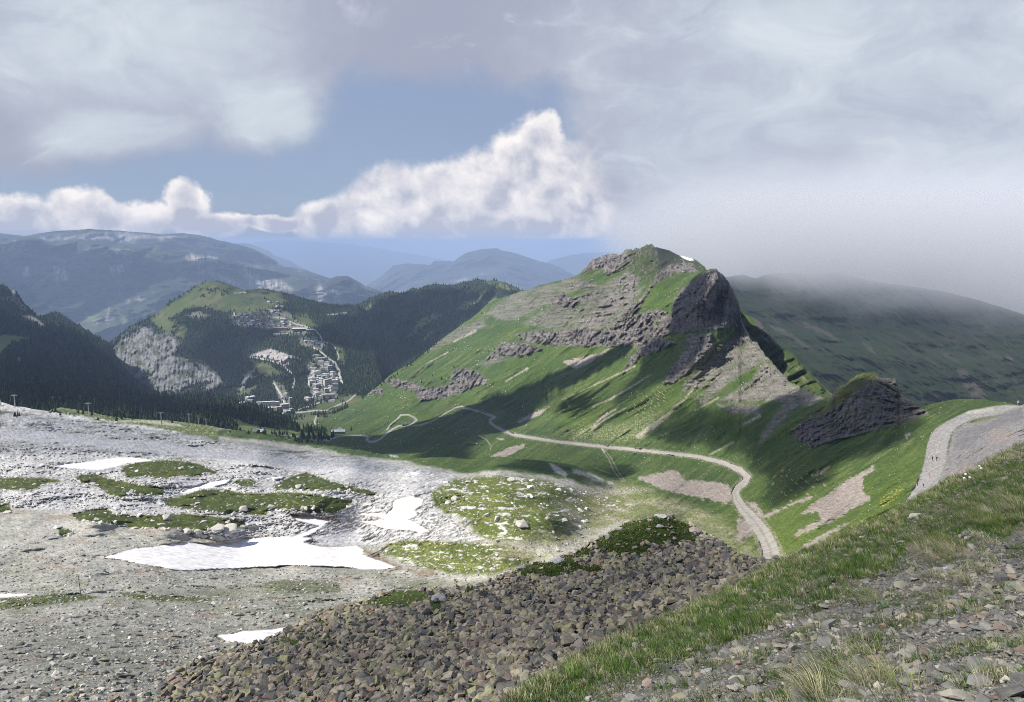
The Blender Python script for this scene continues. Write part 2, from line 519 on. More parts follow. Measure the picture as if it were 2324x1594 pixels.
def far_range(name, x0, x1, top, depth, bot_py, label, rockiness=0.5, amp=1.0, rows=110, step=3.0, seed=0, green=0.0, rough=1.0):
    S = Sheet(name, x0, x1, top, [(x0, bot_py), (x1, bot_py)], depth, step=step, rows=rows, rough=rough)
    d = np.median(S.D)
    h = lod(S.P, d * 0.16, 6, S.foot, seed, ridged=True, sz=0.35) * d * 0.016 * amp
    h += lod(S.P, d * 0.05, 5, S.foot, seed + 9, sz=0.5) * d * 0.005 * amp
    S.relief(h, 0.35)
    n = n2(S, d * 0.035, 5, seed + 3, sz=0.6); nb = n2(S, d * 0.14, 3, seed + 4)
    strata = fbm(S.P[..., 0] / d * 4, S.P[..., 1] / d * 3, S.P[..., 2] / d * 60, 3, 0.6, seed)
    nv = fbm(S.PX / 9, S.PY / 45, S.PX * 0, 4, 0.6, seed + 40)
    m = smooth(0.30 - 0.35 * rockiness, 0.55 - 0.30 * rockiness, n * 0.5 + nb * 0.35 + strata * 0.35 + nv * 0.35)
    col = mixc(np.broadcast_to(C(0.022, 0.030, 0.018), S.P.shape), smooth(-0.2, 0.4, nb + n * 0.5), C(0.050, 0.058, 0.034))
    if green: col = mixc(col, smooth(0.0, 0.3, n2(S, d * 0.06, 3, seed + 7)) * green, C(0.10, 0.115, 0.055))
    col = mixc(col, m * 0.9, C(0.28, 0.255, 0.235))
    gr = fbm(S.PX / 3.4, S.PY / 3.0, S.PX * 0, 3, 0.7, seed + 60)
    col = col * np.clip(1 + 0.75 * gr, 0.4, 1.7)[..., None]
    return S, col

# faint ridge at the horizon
S, c = far_range('far_hill', 540, 1160, [(540, 556), (600, 548), (640, 545), (700, 549), (780, 553), (850, 563), (930, 575), (1000, 588), (1060, 598), (1160, 606)],
                 [(540, 560, 60000), (850, 580, 56000), (1160, 610, 52000), (700, 640, 42000)], 650, '', 0.2, 0.3, rows=50)
S.build(M_FAR, c, label='faint flat blue ridge at the horizon')
S, c = far_range('far_hill', 1220, 1470, [(1220, 608), (1250, 590), (1300, 578), (1340, 573), (1390, 572), (1470, 590)],
                 [(1220, 610, 38000), (1470, 600, 38000), (1340, 680, 32000)], 690, '', 0.25, 0.5, rows=50)
S.build(M_FAR, c, label='pale blue ridge behind the left shoulder of the green peak')
# the separate blue peak in the middle
S, c = far_range('far_mountain', 800, 1360,
                 [(800, 668), (845, 640), (868, 626), (884, 610), (893, 602), (925, 598), (950, 600), (975, 602), (986, 592), (1015, 593), (1030, 594), (1040, 586), (1058, 574), (1075, 570), (1092, 566), (1112, 564), (1128, 563), (1140, 569),
                  (1160, 573), (1180, 578), (1200, 585), (1222, 593), (1250, 599), (1270, 607), (1290, 618), (1310, 626), (1360, 650)],
                 [(800, 650, 30000), (900, 600, 28000), (1120, 570, 26000), (1290, 620, 26000), (1000, 700, 20000), (1250, 720, 19000), (840, 700, 22000)],
                 740, '', 0.42, 1.3, rows=100, seed=21)
S.build(M_FAR, c, label='blue pointed mountain standing alone in the haze, centre of the view')
S, c = far_range('far_mountain', 520, 720, [(520, 552), (555, 552), (570, 555), (590, 562), (610, 570), (625, 582), (645, 587), (660, 593), (680, 606), (720, 622)],
                 [(520, 560, 34000), (720, 620, 33000), (620, 700, 27000)], 700, '', 0.3, 0.8, rows=60, seed=31)
S.build(M_FAR, c, label='thin blue ridge furthest behind the pale cliffs at left')
# pale rocky range behind
S, c = far_range('far_mountain', -120, 880,
                 [(-120, 520), (0, 530), (60, 536), (90, 530), (115, 526), (200, 520), (300, 526), (365, 531), (415, 529), (451, 534), (478, 539), (496, 546), (515, 549), (531, 553), (552, 558), (573, 565), (590, 573), (608, 582), (625, 592),
                  (642, 605), (656, 607), (670, 608), (690, 613), (712, 620), (746, 631), (800, 642), (880, 665)],
                 [(-120, 530, 17500), (300, 540, 17000), (600, 585, 17500), (880, 665, 18000), (0, 640, 15200), (500, 680, 15000), (880, 720, 15600)],
                 720, '', 0.75, 1.5, rows=110, seed=41)
S.build(M_FAR, c, label='pale bare rock range under the low clouds at left')
# dark blue wooded range in front of it
TOPA = zz('a', [(-300, 120), (0, 90), (60, 78), (110, 66), (150, 55), (200, 50), (240, 55), (290, 78), (350, 95), (430, 82), (500, 72), (580, 70), (640, 82), (700, 98), (760, 106), (850, 100), (900, 104), (940, 111), (980, 104),
                (1030, 104), (1080, 125), (1140, 150), (1250, 155), (1330, 168), (1400, 180), (1500, 200), (1560, 226), (1600, 235), (1680, 262), (1750, 272), (1830, 290), (1900, 301), (2000, 328), (2050, 334), (2110, 345), (2140, 342),
                (2170, 322), (2200, 311), (2250, 309), (2290, 322), (2324, 338)]) + [(828, 648), (850, 656), (873, 663), (900, 680), (980, 700)]
S, c = far_range('far_mountain', -120, 980, TOPA,
                 [(-120, 550, 13500), (200, 545, 13500), (434, 575, 13400), (700, 635, 13600), (980, 690, 13600), (0, 700, 11500), (245, 770, 10500), (500, 720, 11500), (800, 720, 12000), (-120, 800, 10500), (900, 800, 10500)],
                 830, '', 0.46, 2.0, rows=230, step=2.6, seed=51, green=0.35, rough=1.9)
px, py = S.PX, S.PY
w = 9 * fbm(px / 16, py / 22, px * 0, 4, 0.6, 77)
nv = fbm(px / 5, py / 26, px * 0, 4, 0.65, 78)
cl = np.zeros(px.shape)
for p in ([(1210, 190), (1260, 175), (1420, 190), (1420, 230), (1250, 225)], [(1600, 280), (1700, 290), (1760, 330), (1840, 345), (1900, 400), (1800, 400), (1640, 380), (1620, 330)],
          [(1400, 300), (1480, 310), (1560, 360), (1500, 370)], [(350, 260), (430, 260), (430, 340), (360, 340)], [(150, 260), (180, 260), (175, 310), (150, 310)], [(700, 240), (830, 230), (820, 290), (740, 290)],
          [(760, 150), (860, 160), (840, 220), (780, 220)], [(1300, 250), (1380, 250), (1400, 300), (1310, 300)], [(2070, 370), (2110, 380), (2130, 480), (2090, 470)], [(2180, 400), (2210, 440), (2230, 490), (2190, 480)]):
    cl = np.maximum(cl, poly(px, py, zz('a', p), 9, w))
c = mixc(c, cl * smooth(-0.35, 0.3, nv) * 0.95, C(0.50, 0.46, 0.40))
for p in ([(0, 120), (300, 130), (420, 215), (250, 200), (0, 170)], [(790, 590), (900, 580), (900, 620), (800, 640)], [(560, 560), (640, 560), (620, 600), (560, 600)], [(1080, 60), (1000, 140)]):
    c = mixc(c, poly(px, py, zz('a', p), 8, w) * 0.6, C(0.20, 0.22, 0.10))
S.build(M_FAR, c, label='long dark blue wooded range with pale cliff bands at left')

# dark mountain side behind the peak at right
TOPR = [(1560, 640), (1600, 632), (1640, 630), (1655, 628), (1672, 625), (1688, 623), (1700, 628), (1716, 632), (1730, 626), (1745, 622), (1775, 620), (1800, 619), (1830, 622), (1870, 621), (1895, 617), (1915, 622), (1950, 632),
        (1985, 640), (2030, 645), (2090, 654), (2140, 662), (2200, 676), (2260, 694), (2324, 714), (2420, 740)]
S = Sheet('mountain', 1540, 2430, TOPR, [(1540, 800), (1700, 860), (1900, 960), (2430, 1010)],
          [(1560, 640, 3600), (1700, 630, 4200), (1900, 620, 3900), (2150, 665, 3300), (2400, 735, 2700), (1700, 760, 2700), (1800, 800, 2400), (1900, 880, 2000), (2050, 780, 2500), (2324, 800, 2300), (2150, 920, 1900),
           (2400, 930, 1750), (1560, 760, 3000), (1900, 960, 1700), (2400, 1010, 1600)], step=2.4, rows=190, rough=0.8)
px, py = S.PX, S.PY
u = (px * 0.60 + py * 0.80); v = (px * 0.80 - py * 0.60)      # gullies run down to the right
h = lod(S.P, 420, 8, S.foot, 4) * 34 + S.D * 0.0045 * fbm((px * 0.52 - py * 0.85) / 13, (px * 0.85 + py * 0.52) / 110, px * 0, 4, 0.6, 88, True) + S.D * 0.017 * fbm((px * 0.52 - py * 0.85) / 46, (px * 0.85 + py * 0.52) / 260, px * 0, 5, 0.55, 8, True)
S.relief(h, 0.3)
st = fbm((px * 0.52 - py * 0.85) / 9, (px * 0.85 + py * 0.52) / 70, px * 0, 4, 0.6, 12)
nb = n2(S, 260, 5, 5)
c = mixc(np.broadcast_to(C(0.045, 0.078, 0.026), S.P.shape), smooth(-0.3, 0.4, nb), C(0.060, 0.090, 0.034))
c = mixc(c, smooth(0.08, 0.4, st * 0.6 + nb * 0.5) * 0.7, C(0.15, 0.13, 0.10)); c = mixc(c, smooth(0.05, 0.35, -st) * 0.5, C(0.025, 0.04, 0.018))
w = 6 * fbm(px / 14, py / 14, px * 0, 4, 0.6, 3)
for k, p in (('c', [(1470, 670), (1540, 690), (1700, 790), (1760, 850), (1600, 760), (1480, 690)]), ('c', [(1700, 650), (1800, 680), (1900, 740), (1970, 790), (1820, 730), (1720, 680)]),
             ('c', [(1480, 420), (1580, 420), (1640, 450), (1540, 450)]), ('c', [(1870, 480), (1930, 490), (1900, 500)]), ('c', [(2120, 800), (2180, 830), (2220, 880), (2150, 840)]),
             ('d', [(1620, 90), (1700, 110), (1740, 200), (1780, 180), (1850, 330), (1740, 300), (1680, 220)]), ('d', [(1440, 280), (1480, 300), (1470, 340), (1430, 320)]), ('d', [(1990, 0), (2040, 20), (2030, 60), (1990, 40)])):
    c = mixc(c, poly(px, py, zz(k, p), 4, w) * 0.75 * smooth(-0.6, 0.2, st), C(0.25, 0.21, 0.18))
c = c * 0.32 * np.clip(1 + 0.7 * fbm(px / 3, py / 2.6, px * 0, 3, 0.7, 160), 0.4, 1.8)[..., None]  # whole side darkened: its cloud shade is painted into the colour
S.build(M_FAR, c, label='dark green mountain side in painted cloud shadow at right, its crest in fog')

# ------------------------------------------------------------------ valley with the village
TOPV = zz('a', [(690, 770), (730, 740), (760, 715), (800, 680), (840, 645), (880, 620), (925, 602), (970, 580), (1000, 565), (1040, 545), (1075, 510), (1100, 480), (1140, 458), (1180, 440), (1220, 415), (1250, 396), (1290, 368),
                (1330, 350), (1365, 344), (1400, 342), (1450, 350), (1490, 364), (1530, 376), (1570, 392), (1600, 401), (1650, 396), (1700, 393), (1750, 398), (1800, 409), (1850, 418), (1900, 430), (1950, 446), (2000, 460), (2050, 474),
                (2100, 484), (2150, 492), (2200, 497), (2324, 497)]) + [(830, 705), (845, 780), (860, 840), (880, 900), (900, 960)]
SV = Sheet('village_hill', 225, 900, TOPV, [(225, 1000), (900, 1010)],
           [(503, 640, 4500), (361, 708, 4300), (253, 776, 4250), (236, 900, 3800), (660, 668, 4700), (800, 690, 5000), (330, 860, 3650), (450, 890, 3400), (400, 780, 3850), (740, 900, 3000), (640, 930, 2800), (700, 960, 2550),
            (600, 980, 2400), (650, 750, 3900), (740, 780, 3600), (500, 740, 4050), (740, 850, 3250), (800, 900, 2950), (560, 860, 3400), (860, 850, 3200), (880, 980, 2350), (750, 1000, 2150), (300, 1000, 2900)],
           step=1.9, rows=230, rough=0.7)
px, py = SV.PX, SV.PY
w = 6 * fbm(px / 12, py / 12, px * 0, 4, 0.6, 3)
cliff = np.zeros(px.shape)
for p in ([(740, 800), (770, 760), (800, 700), (880, 640), (985, 650), (1000, 700), (1100, 690), (1180, 740), (1160, 800), (1130, 830), (1250, 870), (1330, 890), (1400, 930), (1450, 1000), (1400, 1060), (1250, 1040), (1150, 1080), (1050, 1075), (930, 1020), (830, 940), (730, 850)],
          [(1560, 1060), (1600, 960), (1660, 930), (1650, 1000), (1590, 1060)]):
    cliff = np.maximum(cliff, poly(px, py, zz('a', p), 5, w))
quarry = poly(px, py, zz('a', [(1640, 832), (1720, 800), (1770, 788), (1860, 815), (1925, 842), (1880, 850), (1890, 890), (1850, 890), (1790, 860), (1700, 838)]), 3, w * 0.4)
nC = fbm(SV.P[..., 0] / 60, SV.P[..., 1] / 60, SV.P[..., 2] / 190, 5, 0.6, 6)
trees_in_cliff = smooth(0.10, 0.24, n2(SV, 150, 4, 8, sz=1.6)) * cliff
meadow = np.zeros(px.shape)
for p in ([(1030, 548), (1100, 500), (1180, 452), (1300, 375), (1340, 352), (1400, 347), (1500, 372), (1550, 390), (1700, 397), (1830, 420), (1870, 490), (1740, 535), (1600, 555), (1450, 545), (1350, 520), (1250, 515), (1180, 550), (1090, 600), (1190, 630), (1240, 670), (1200, 715), (1100, 690), (1040, 650), (980, 600)],
          [(1910, 1235), (2100, 1140), (2324, 1080), (2500, 1180), (2500, 1420), (1900, 1420)], [(1550, 1080), (1600, 980), (1690, 960), (1680, 1040), (1600, 1100)], [(1930, 570), (2000, 560), (2080, 640), (1980, 640)],
          [(1640, 870), (1760, 890), (1850, 960), (1700, 960)], [(2190, 760), (2240, 780), (2260, 900), (2200, 870)]):
    meadow = np.maximum(meadow, poly(px, py, zz('a', p), 5, w))
VIL = [[(1500, 570), (1720, 540), (1870, 540), (2000, 640), (2050, 690), (1900, 700), (1700, 650), (1530, 640)], [(1960, 715), (2050, 705), (2150, 770), (2090, 800), (1960, 760)],
       [(2000, 880), (2090, 860), (2180, 880), (2210, 1000), (2200, 1110), (2060, 1130), (2010, 1040)], [(1780, 1000), (1850, 1010), (1890, 1120), (1900, 1200), (1720, 1215), (1690, 1140), (1840, 1140), (1800, 1060)],
       [(1480, 1190), (1600, 1140), (1620, 1170), (1500, 1215)], [(2030, 830), (2120, 840), (2150, 870), (2050, 870)], [(1200, 560), (1280, 540), (1380, 570), (1300, 590)]]
vil = np.zeros(px.shape)
for p in VIL: vil = np.maximum(vil, poly(px, py, zz('a', p), 4, w))
roadv = np.zeros(px.shape)
for k, pts in (('a', [(1620, 840, 7), (1700, 850, 8), (1790, 872, 8), (1850, 897, 8), (1880, 925, 9), (1918, 958, 9), (1925, 1000, 9), (1915, 1040, 8)]),
               ('a', [(1750, 575, 5), (1860, 590, 6), (1930, 625, 6), (2000, 640, 5), (2060, 665, 6), (2090, 700, 7), (2110, 740, 7), (2170, 755, 6), (2200, 790, 6), (2215, 840, 6), (2195, 880, 6)]),
               ('a', [(2050, 780, 8), (2100, 810, 9), (2140, 845, 10), (2190, 880, 12), (2215, 930, 16), (2225, 990, 14), (2240, 1010, 10)]),
               ('a', [(1790, 1010, 10), (1820, 1060, 13), (1850, 1110, 13), (1865, 1160, 14), (1850, 1210, 14)]), ('a', [(2068, 1228, 8), (2055, 1265, 8), (2068, 1305, 8)]),
               ('a', [(1930, 1205, 8), (2060, 1190, 7), (2130, 1190, 6), (2200, 1160, 6), (2280, 1125, 6), (2320, 1090, 5)]), ('a', [(1920, 1195, 6), (2040, 1155, 6), (2110, 1130, 6)]),
               ('a', [(2130, 565, 5), (2200, 560, 6), (2260, 550, 6)]), ('a', [(1640, 830, 5), (1800, 835, 5), (1960, 850, 4)]), ('a', [(1540, 425, 3), (1600, 415, 4)])):
    q = [(x, y, wd) for (x, y, wd) in [(a[0], a[1], b[2] * 0.36) for a, b in zip(zz(k, pts), pts)]]
    roadv = np.maximum(roadv, line(px, py, q, 0.9))
meadow = meadow * (1 - cliff * 0.0)
wood = np.clip(1 - np.maximum.reduce([cliff * (1 - trees_in_cliff), quarry, meadow * smooth(0.32, 0.22, n2(SV, 90, 3, 31)), vil * 0.72, roadv * 1.2]), 0, 1)
SV.wood = wood
h = lod(SV.P, 500, 8, SV.foot, 14) * 40
h += cliff * SV.D * 0.0035 * fbm(px / 7 + py / 60, py / 60, px * 0, 4, 0.6, 191, True)
h += cliff * (lod(SV.P, 90, 6, SV.foot, 15, ridged=True, sz=0.3) * 5) + quarry * lod(SV.P, 60, 5, SV.foot, 16, ridged=True, sz=0.5) * 8
SV.relief(h, 0.3)
nb = n2(SV, 120, 5, 9)
c = mixc(np.broadcast_to(FOREST, SV.P.shape), smooth(-0.1, 0.4, nb) * 0.5, C(0.05, 0.065, 0.028))
c = mixc(c, meadow, C(0.070, 0.095, 0.034)); c = mixc(c, meadow * smooth(-0.1, 0.35, nb), C(0.115, 0.120, 0.055))
c = mixc(c, meadow * smooth(0.25, 0.4, n2(SV, 45, 4, 2)) * 0.8, C(0.05, 0.07, 0.028))
c = mixc(c, cliff * (1 - trees_in_cliff * 0.85), C(0.195, 0.197, 0.20)); 
c = mixc(c, cliff * smooth(-0.02, 0.26, fbm(px / 3.4, py / 12, px * 0, 4, 0.7, 2)) * 0.85, C(0.085, 0.09, 0.075)); c = mixc(c, cliff * smooth(0.0, 0.2, fbm(px / 18, py / 14, px * 0, 4, 0.65, 22)) * 0.9, C(0.05, 0.062, 0.03))
c = mixc(c, cliff * smooth(0.0, 0.3, fbm(px / 6 + py / 60, py / 44, px * 0, 4, 0.65, 192)) * 0.6, C(0.06, 0.065, 0.06)); c = mixc(c, quarry, C(0.36, 0.33, 0.32)); c = mixc(c, quarry * smooth(0, 0.4, fbm(px / 4, py / 8, px * 0, 3, 0.6, 2)) * 0.6, C(0.2, 0.18, 0.18))
c = mixc(c, vil * (0.25 + 0.45 * smooth(-0.2, 0.2, fbm(px / 5, py / 3, px * 0, 3, .6, 5))), C(0.26, 0.255, 0.20)); c = mixc(c, roadv, C(0.46, 0.43, 0.38))
c = c * np.clip(1 + 0.6 * fbm(px / 2.4, py / 2.2, px * 0, 3, 0.7, 160), 0.4, 1.8)[..., None]
SV.build(M_MID, c, [('road', roadv, dict(kind='structure', label='pale roads of the valley village'))], label='hill with a pale cliff, a green top and the village on its side')

# wooded ridge right of the village
TOPE = [(690, 700), (730, 697), (764, 694), (800, 692), (818, 689), (842, 675), (870, 666), (884, 661), (912, 665), (925, 660), (936, 654), (950, 656), (964, 649), (988, 644), (1012, 647), (1033, 647), (1054, 640), (1070, 638), (1085, 633),
        (1103, 638), (1124, 635), (1148, 642), (1169, 652), (1183, 659), (1230, 672), (1280, 690)]
SE_ = Sheet('wooded_ridge', 690, 1280, TOPE, [(690, 1000), (900, 980), (1280, 800)],
            [(1000, 645, 5000), (820, 690, 5400), (1183, 659, 4500), (840, 900, 3500), (750, 940, 3300), (1082, 713, 4200), (930, 820, 3750), (1000, 760, 4000), (850, 780, 4100), (700, 720, 5600), (700, 1000, 3100), (1200, 720, 4200), (1280, 800, 3900)],
            step=2.2, rows=170, rough=0.9)
px, py = SE_.PX, SE_.PY
w = 5 * fbm(px / 12, py / 12, px * 0, 4, 0.6, 3)
u = px * 0.8 + py * 0.6; v = px * 0.6 - py * 0.8
h = lod(SE_.P, 700, 9, SE_.foot, 24) * 55 + SE_.D * 0.016 * fbm(u / 60, v / 200, px * 0, 4, 0.55, 9, True)
SE_.relief(h, 0.3)
op = np.zeros(px.shape)
for p in ([(560, 530), (600, 490), (650, 475), (600, 530)], [(470, 720), (500, 680), (560, 680), (580, 710), (500, 740)], [(900, 610), (960, 570), (1020, 550), (1060, 570), (960, 630), (850, 730), (820, 720), (880, 650)],
          [(1150, 530), (1220, 470), (1290, 460), (1350, 420), (1300, 480), (1200, 540)], [(940, 720), (1000, 660), (1020, 670), (960, 740)], [(1340, 350), (1420, 340), (1520, 380), (1570, 405), (1480, 400), (1400, 380)],
          [(560, 680), (600, 780), (590, 860), (570, 740)], [(440, 980), (490, 920), (480, 960), (440, 1010)], [(1370, 460), (1420, 450), (1430, 490), (1360, 500)]):
    op = np.maximum(op, poly(px, py, zz('b', p), 4, w) * smooth(-0.4, 0.1, fbm(px / 7, py / 7, px * 0, 3, 0.6, 19)))
tr = np.zeros(px.shape)
for pts in ([(595, 780, 1.5), (590, 830, 2), (578, 900, 3), (580, 960, 3.5), (570, 1000, 3.5), (535, 1035, 3.5)], [(578, 900, 2), (615, 920, 2), (600, 950, 2)]):
    tr = np.maximum(tr, line(px, py, [(a[0], a[1], b[2]) for a, b in zip(zz('b', pts), pts)], 0.9))
SE_.wood = np.clip(1 - op - tr * 1.3, 0, 1)
nb = n2(SE_, 130, 5, 9)
c = mixc(np.broadcast_to(FOREST, SE_.P.shape), smooth(-0.1, 0.4, nb) * 0.5, C(0.045, 0.06, 0.025))
c = mixc(c, op, C(0.10, 0.13, 0.045)); c = mixc(c, op * smooth(0, 0.3, nb) * 0.7, C(0.2, 0.18, 0.12)); c = mixc(c, tr, C(0.40, 0.37, 0.30))
c = c * np.clip(1 + 0.6 * fbm(px / 2.4, py / 2.2, px * 0, 3, 0.7, 160), 0.4, 1.8)[..., None]
SE_.build(M_MID, c, label='ridge covered with dark conifers right of the village')

# dark wooded side at the left and the forest in front of the village
TOPF = zz('a', [(-250, 300), (-100, 340), (0, 365), (25, 370), (45, 385), (70, 405), (90, 402), (110, 412), (125, 440), (150, 480), (175, 505), (205, 530), (225, 555), (245, 570), (275, 572), (300, 558), (330, 548), (370, 546), (400, 558),
                (430, 578), (460, 600), (500, 622), (560, 660), (620, 697), (680, 732), (720, 745), (760, 830), (830, 930), (900, 1010), (960, 1050), (1040, 1082), (1150, 1095), (1280, 1090), (1420, 1085), (1500, 1115), (1560, 1150), (1650, 1160),
                (1720, 1180), (1800, 1210), (1850, 1230), (1920, 1280), (1990, 1320), (2100, 1340), (2200, 1350)])
SF = Sheet('forest_ground', -90, 760, TOPF, [(-90, 965), (0, 965), (760, 1030)],
           [(0, 646, 4300), (100, 717, 4200), (250, 776, 3750), (-90, 640, 4300), (320, 885, 2950), (400, 900, 2600), (480, 905, 2400), (620, 930, 1950), (0, 800, 2700), (0, 880, 1700), (200, 870, 2350), (150, 800, 3000), (300, 935, 1400),
            (120, 925, 1150), (480, 955, 1300), (640, 985, 1200), (0, 915, 1150), (0, 965, 1000), (400, 1000, 980), (760, 1030, 1050), (250, 820, 3300)],
           step=2.2, rows=170, rough=0.9)
px, py = SF.PX, SF.PY
w = 5 * fbm(px / 12, py / 12, px * 0, 4, 0.6, 3)
op = np.zeros(px.shape)
for p in ([(-200, 700), (0, 695), (100, 700), (190, 715), (180, 735), (80, 745), (40, 790), (20, 820), (-200, 810)], [(90, 840), (150, 855), (130, 870)], [(1120, 1130), (1180, 1135), (1170, 1150), (1130, 1148)],
          [(-200, 1090), (0, 1095), (60, 1110), (40, 1120), (-200, 1120)], [(640, 1140), (720, 1165), (660, 1160)], [(1500, 1230), (1650, 1290), (1900, 1320), (2200, 1370), (1600, 1380)]):
    op = np.maximum(op, poly(px, py, zz('a', p), 3, w * 0.6))
rk = poly(px, py, zz('a', [(75, 405), (95, 402), (105, 425), (85, 430)]), 1.5, w * .2)
for p in ([(150, 575), (200, 572), (240, 590), (290, 630), (280, 640), (200, 600)], [(0, 470), (90, 430), (130, 470), (200, 540), (150, 540), (90, 480)]):
    rk = np.maximum(rk, poly(px, py, zz('a', p), 3, w * 0.5) * (0.95 if p[0][0] else 0.35))
SF.wood = np.clip(1 - op - rk * 1.2, 0, 1)
SF.relief(lod(SF.P, 500, 9, SF.foot, 34) * 36 + rk * lod(SF.P, 60, 5, SF.foot, 16, ridged=True, sz=0.5) * 10, 0.3)
nb = n2(SF, 120, 5, 9)
c = mixc(np.broadcast_to(FOREST, SF.P.shape), smooth(0.0, 0.4, nb) * 0.6, C(0.05, 0.065, 0.03))
c = mixc(c, op, C(0.11, 0.15, 0.055)); c = mixc(c, rk, C(0.38, 0.34, 0.30))
SF.build(M_MID, c, label='dark wooded slope left of the village')

# ------------------------------------------------------------------ spur behind the ridge line
TOP2 = [(1600, 620), (1650, 640), (1675, 678), (1681, 701), (1691, 714), (1711, 722), (1730, 733), (1740, 747), (1753, 766), (1763, 779), (1789, 796), (1808, 808), (1815, 818), (1831, 838), (1854, 861), (1873, 880), (1886, 893), (1920, 915)]
S = Sheet('mountain_spur', 1630, 1915, TOP2, [(1630, 800), (1700, 840), (1780, 900), (1915, 960)],
          [(1650, 640, 1500), (1691, 714, 1350), (1740, 747, 1200), (1808, 808, 1000), (1886, 893, 760), (1650, 780, 1250), (1700, 840, 1120), (1780, 900, 860), (1900, 960, 640)], step=2.2, rows=60, rough=1.1, rlam=14)
px, py = S.PX, S.PY
st = fbm((px * 0.72 - py * 0.70) / 6, (px * 0.70 + py * 0.72) / 60, px * 0, 4, 0.6, 12)
S.relief(lod(S.P, 80, 7, S.foot, 4, ridged=True) * 16, 0.3)
c = mixc(np.broadcast_to(C(0.05, 0.075, 0.022), S.P.shape), smooth(0.0, 0.3, st), C(0.085, 0.11, 0.03))
c = mixc(c, smooth(0.2, 0.5, st + 0.5 * n2(S, 30, 4, 2)), C(0.2, 0.18, 0.15))
c = mixc(c, poly(px, py, zz('c', [(1340, 600), (1420, 650), (1460, 720), (1520, 800), (1480, 770), (1400, 700)]), 3), ROCKD)
S.build(M_MID, c, label='dark grassy spur just behind the ridge line of the peak')

# ------------------------------------------------------------------ the green peak, the valley, the limestone field, the scree below: one ground
TOPM = [(-90, 893), (0, 903)] + zz('m', [(0, 185), (60, 195), (170, 235), (260, 240), (400, 270), (560, 290), (600, 262), (700, 248), (820, 262), (950, 285), (1050, 300), (1180, 335), (1300, 350), (1500, 372), (1700, 385), (1900, 395), (2100, 415), (2324, 445)]) \
    + [(520, 975), (600, 984), (640, 987), (668, 985), (700, 974), (730, 955), (755, 940), (790, 925), (821, 908), (842, 887), (870, 866), (884, 852), (908, 838), (936, 824), (967, 797), (998, 772), (1030, 750), (1051, 734), (1070, 722), (1082, 713),
       (1100, 696), (1113, 685), (1130, 678), (1155, 670), (1183, 660), (1204, 657), (1222, 648)] \
    + zz('c', [(0, 365), (60, 350), (110, 335), (150, 310), (190, 265), (215, 238), (230, 220), (270, 205), (300, 186), (340, 180), (400, 175), (425, 181), (440, 162), (470, 148), (500, 140), (535, 142), (570, 135), (595, 120), (620, 112),
               (650, 110), (670, 130), (720, 140), (780, 155), (830, 185), (880, 197), (950, 215), (1000, 250), (1025, 285), (1050, 286), (1080, 280), (1100, 285), (1120, 300), (1150, 335), (1190, 380), (1210, 420), (1235, 470), (1250, 500),
               (1262, 560), (1275, 640), (1300, 690), (1325, 740), (1360, 790), (1400, 820), (1470, 920), (1510, 960), (1560, 1008), (1620, 1075), (1700, 1108), (1770, 1145), (1840, 1180), (1880, 1180)]) \
    + zz('d', [(700, 300), (720, 270), (760, 235), (800, 212), (830, 190), (880, 150), (930, 130), (970, 125), (1020, 130), (1060, 160), (1100, 178), (1125, 170), (1145, 165), (1175, 175), (1192, 200), (1196, 235), (1200, 262), (1230, 310),
               (1290, 345), (1350, 375), (1400, 370), (1500, 345), (1600, 325), (1700, 320), (1850, 328), (1950, 345), (2050, 358), (2090, 372), (2123, 362)]) + [(2345, 905), (2430, 880)]
BOTM = [(-90, 1625), (700, 1625), (1000, 1450), (1300, 1380), (1500, 1330), (1760, 1320), (1900, 1270), (2100, 1180), (2324, 1110), (2430, 1090)]
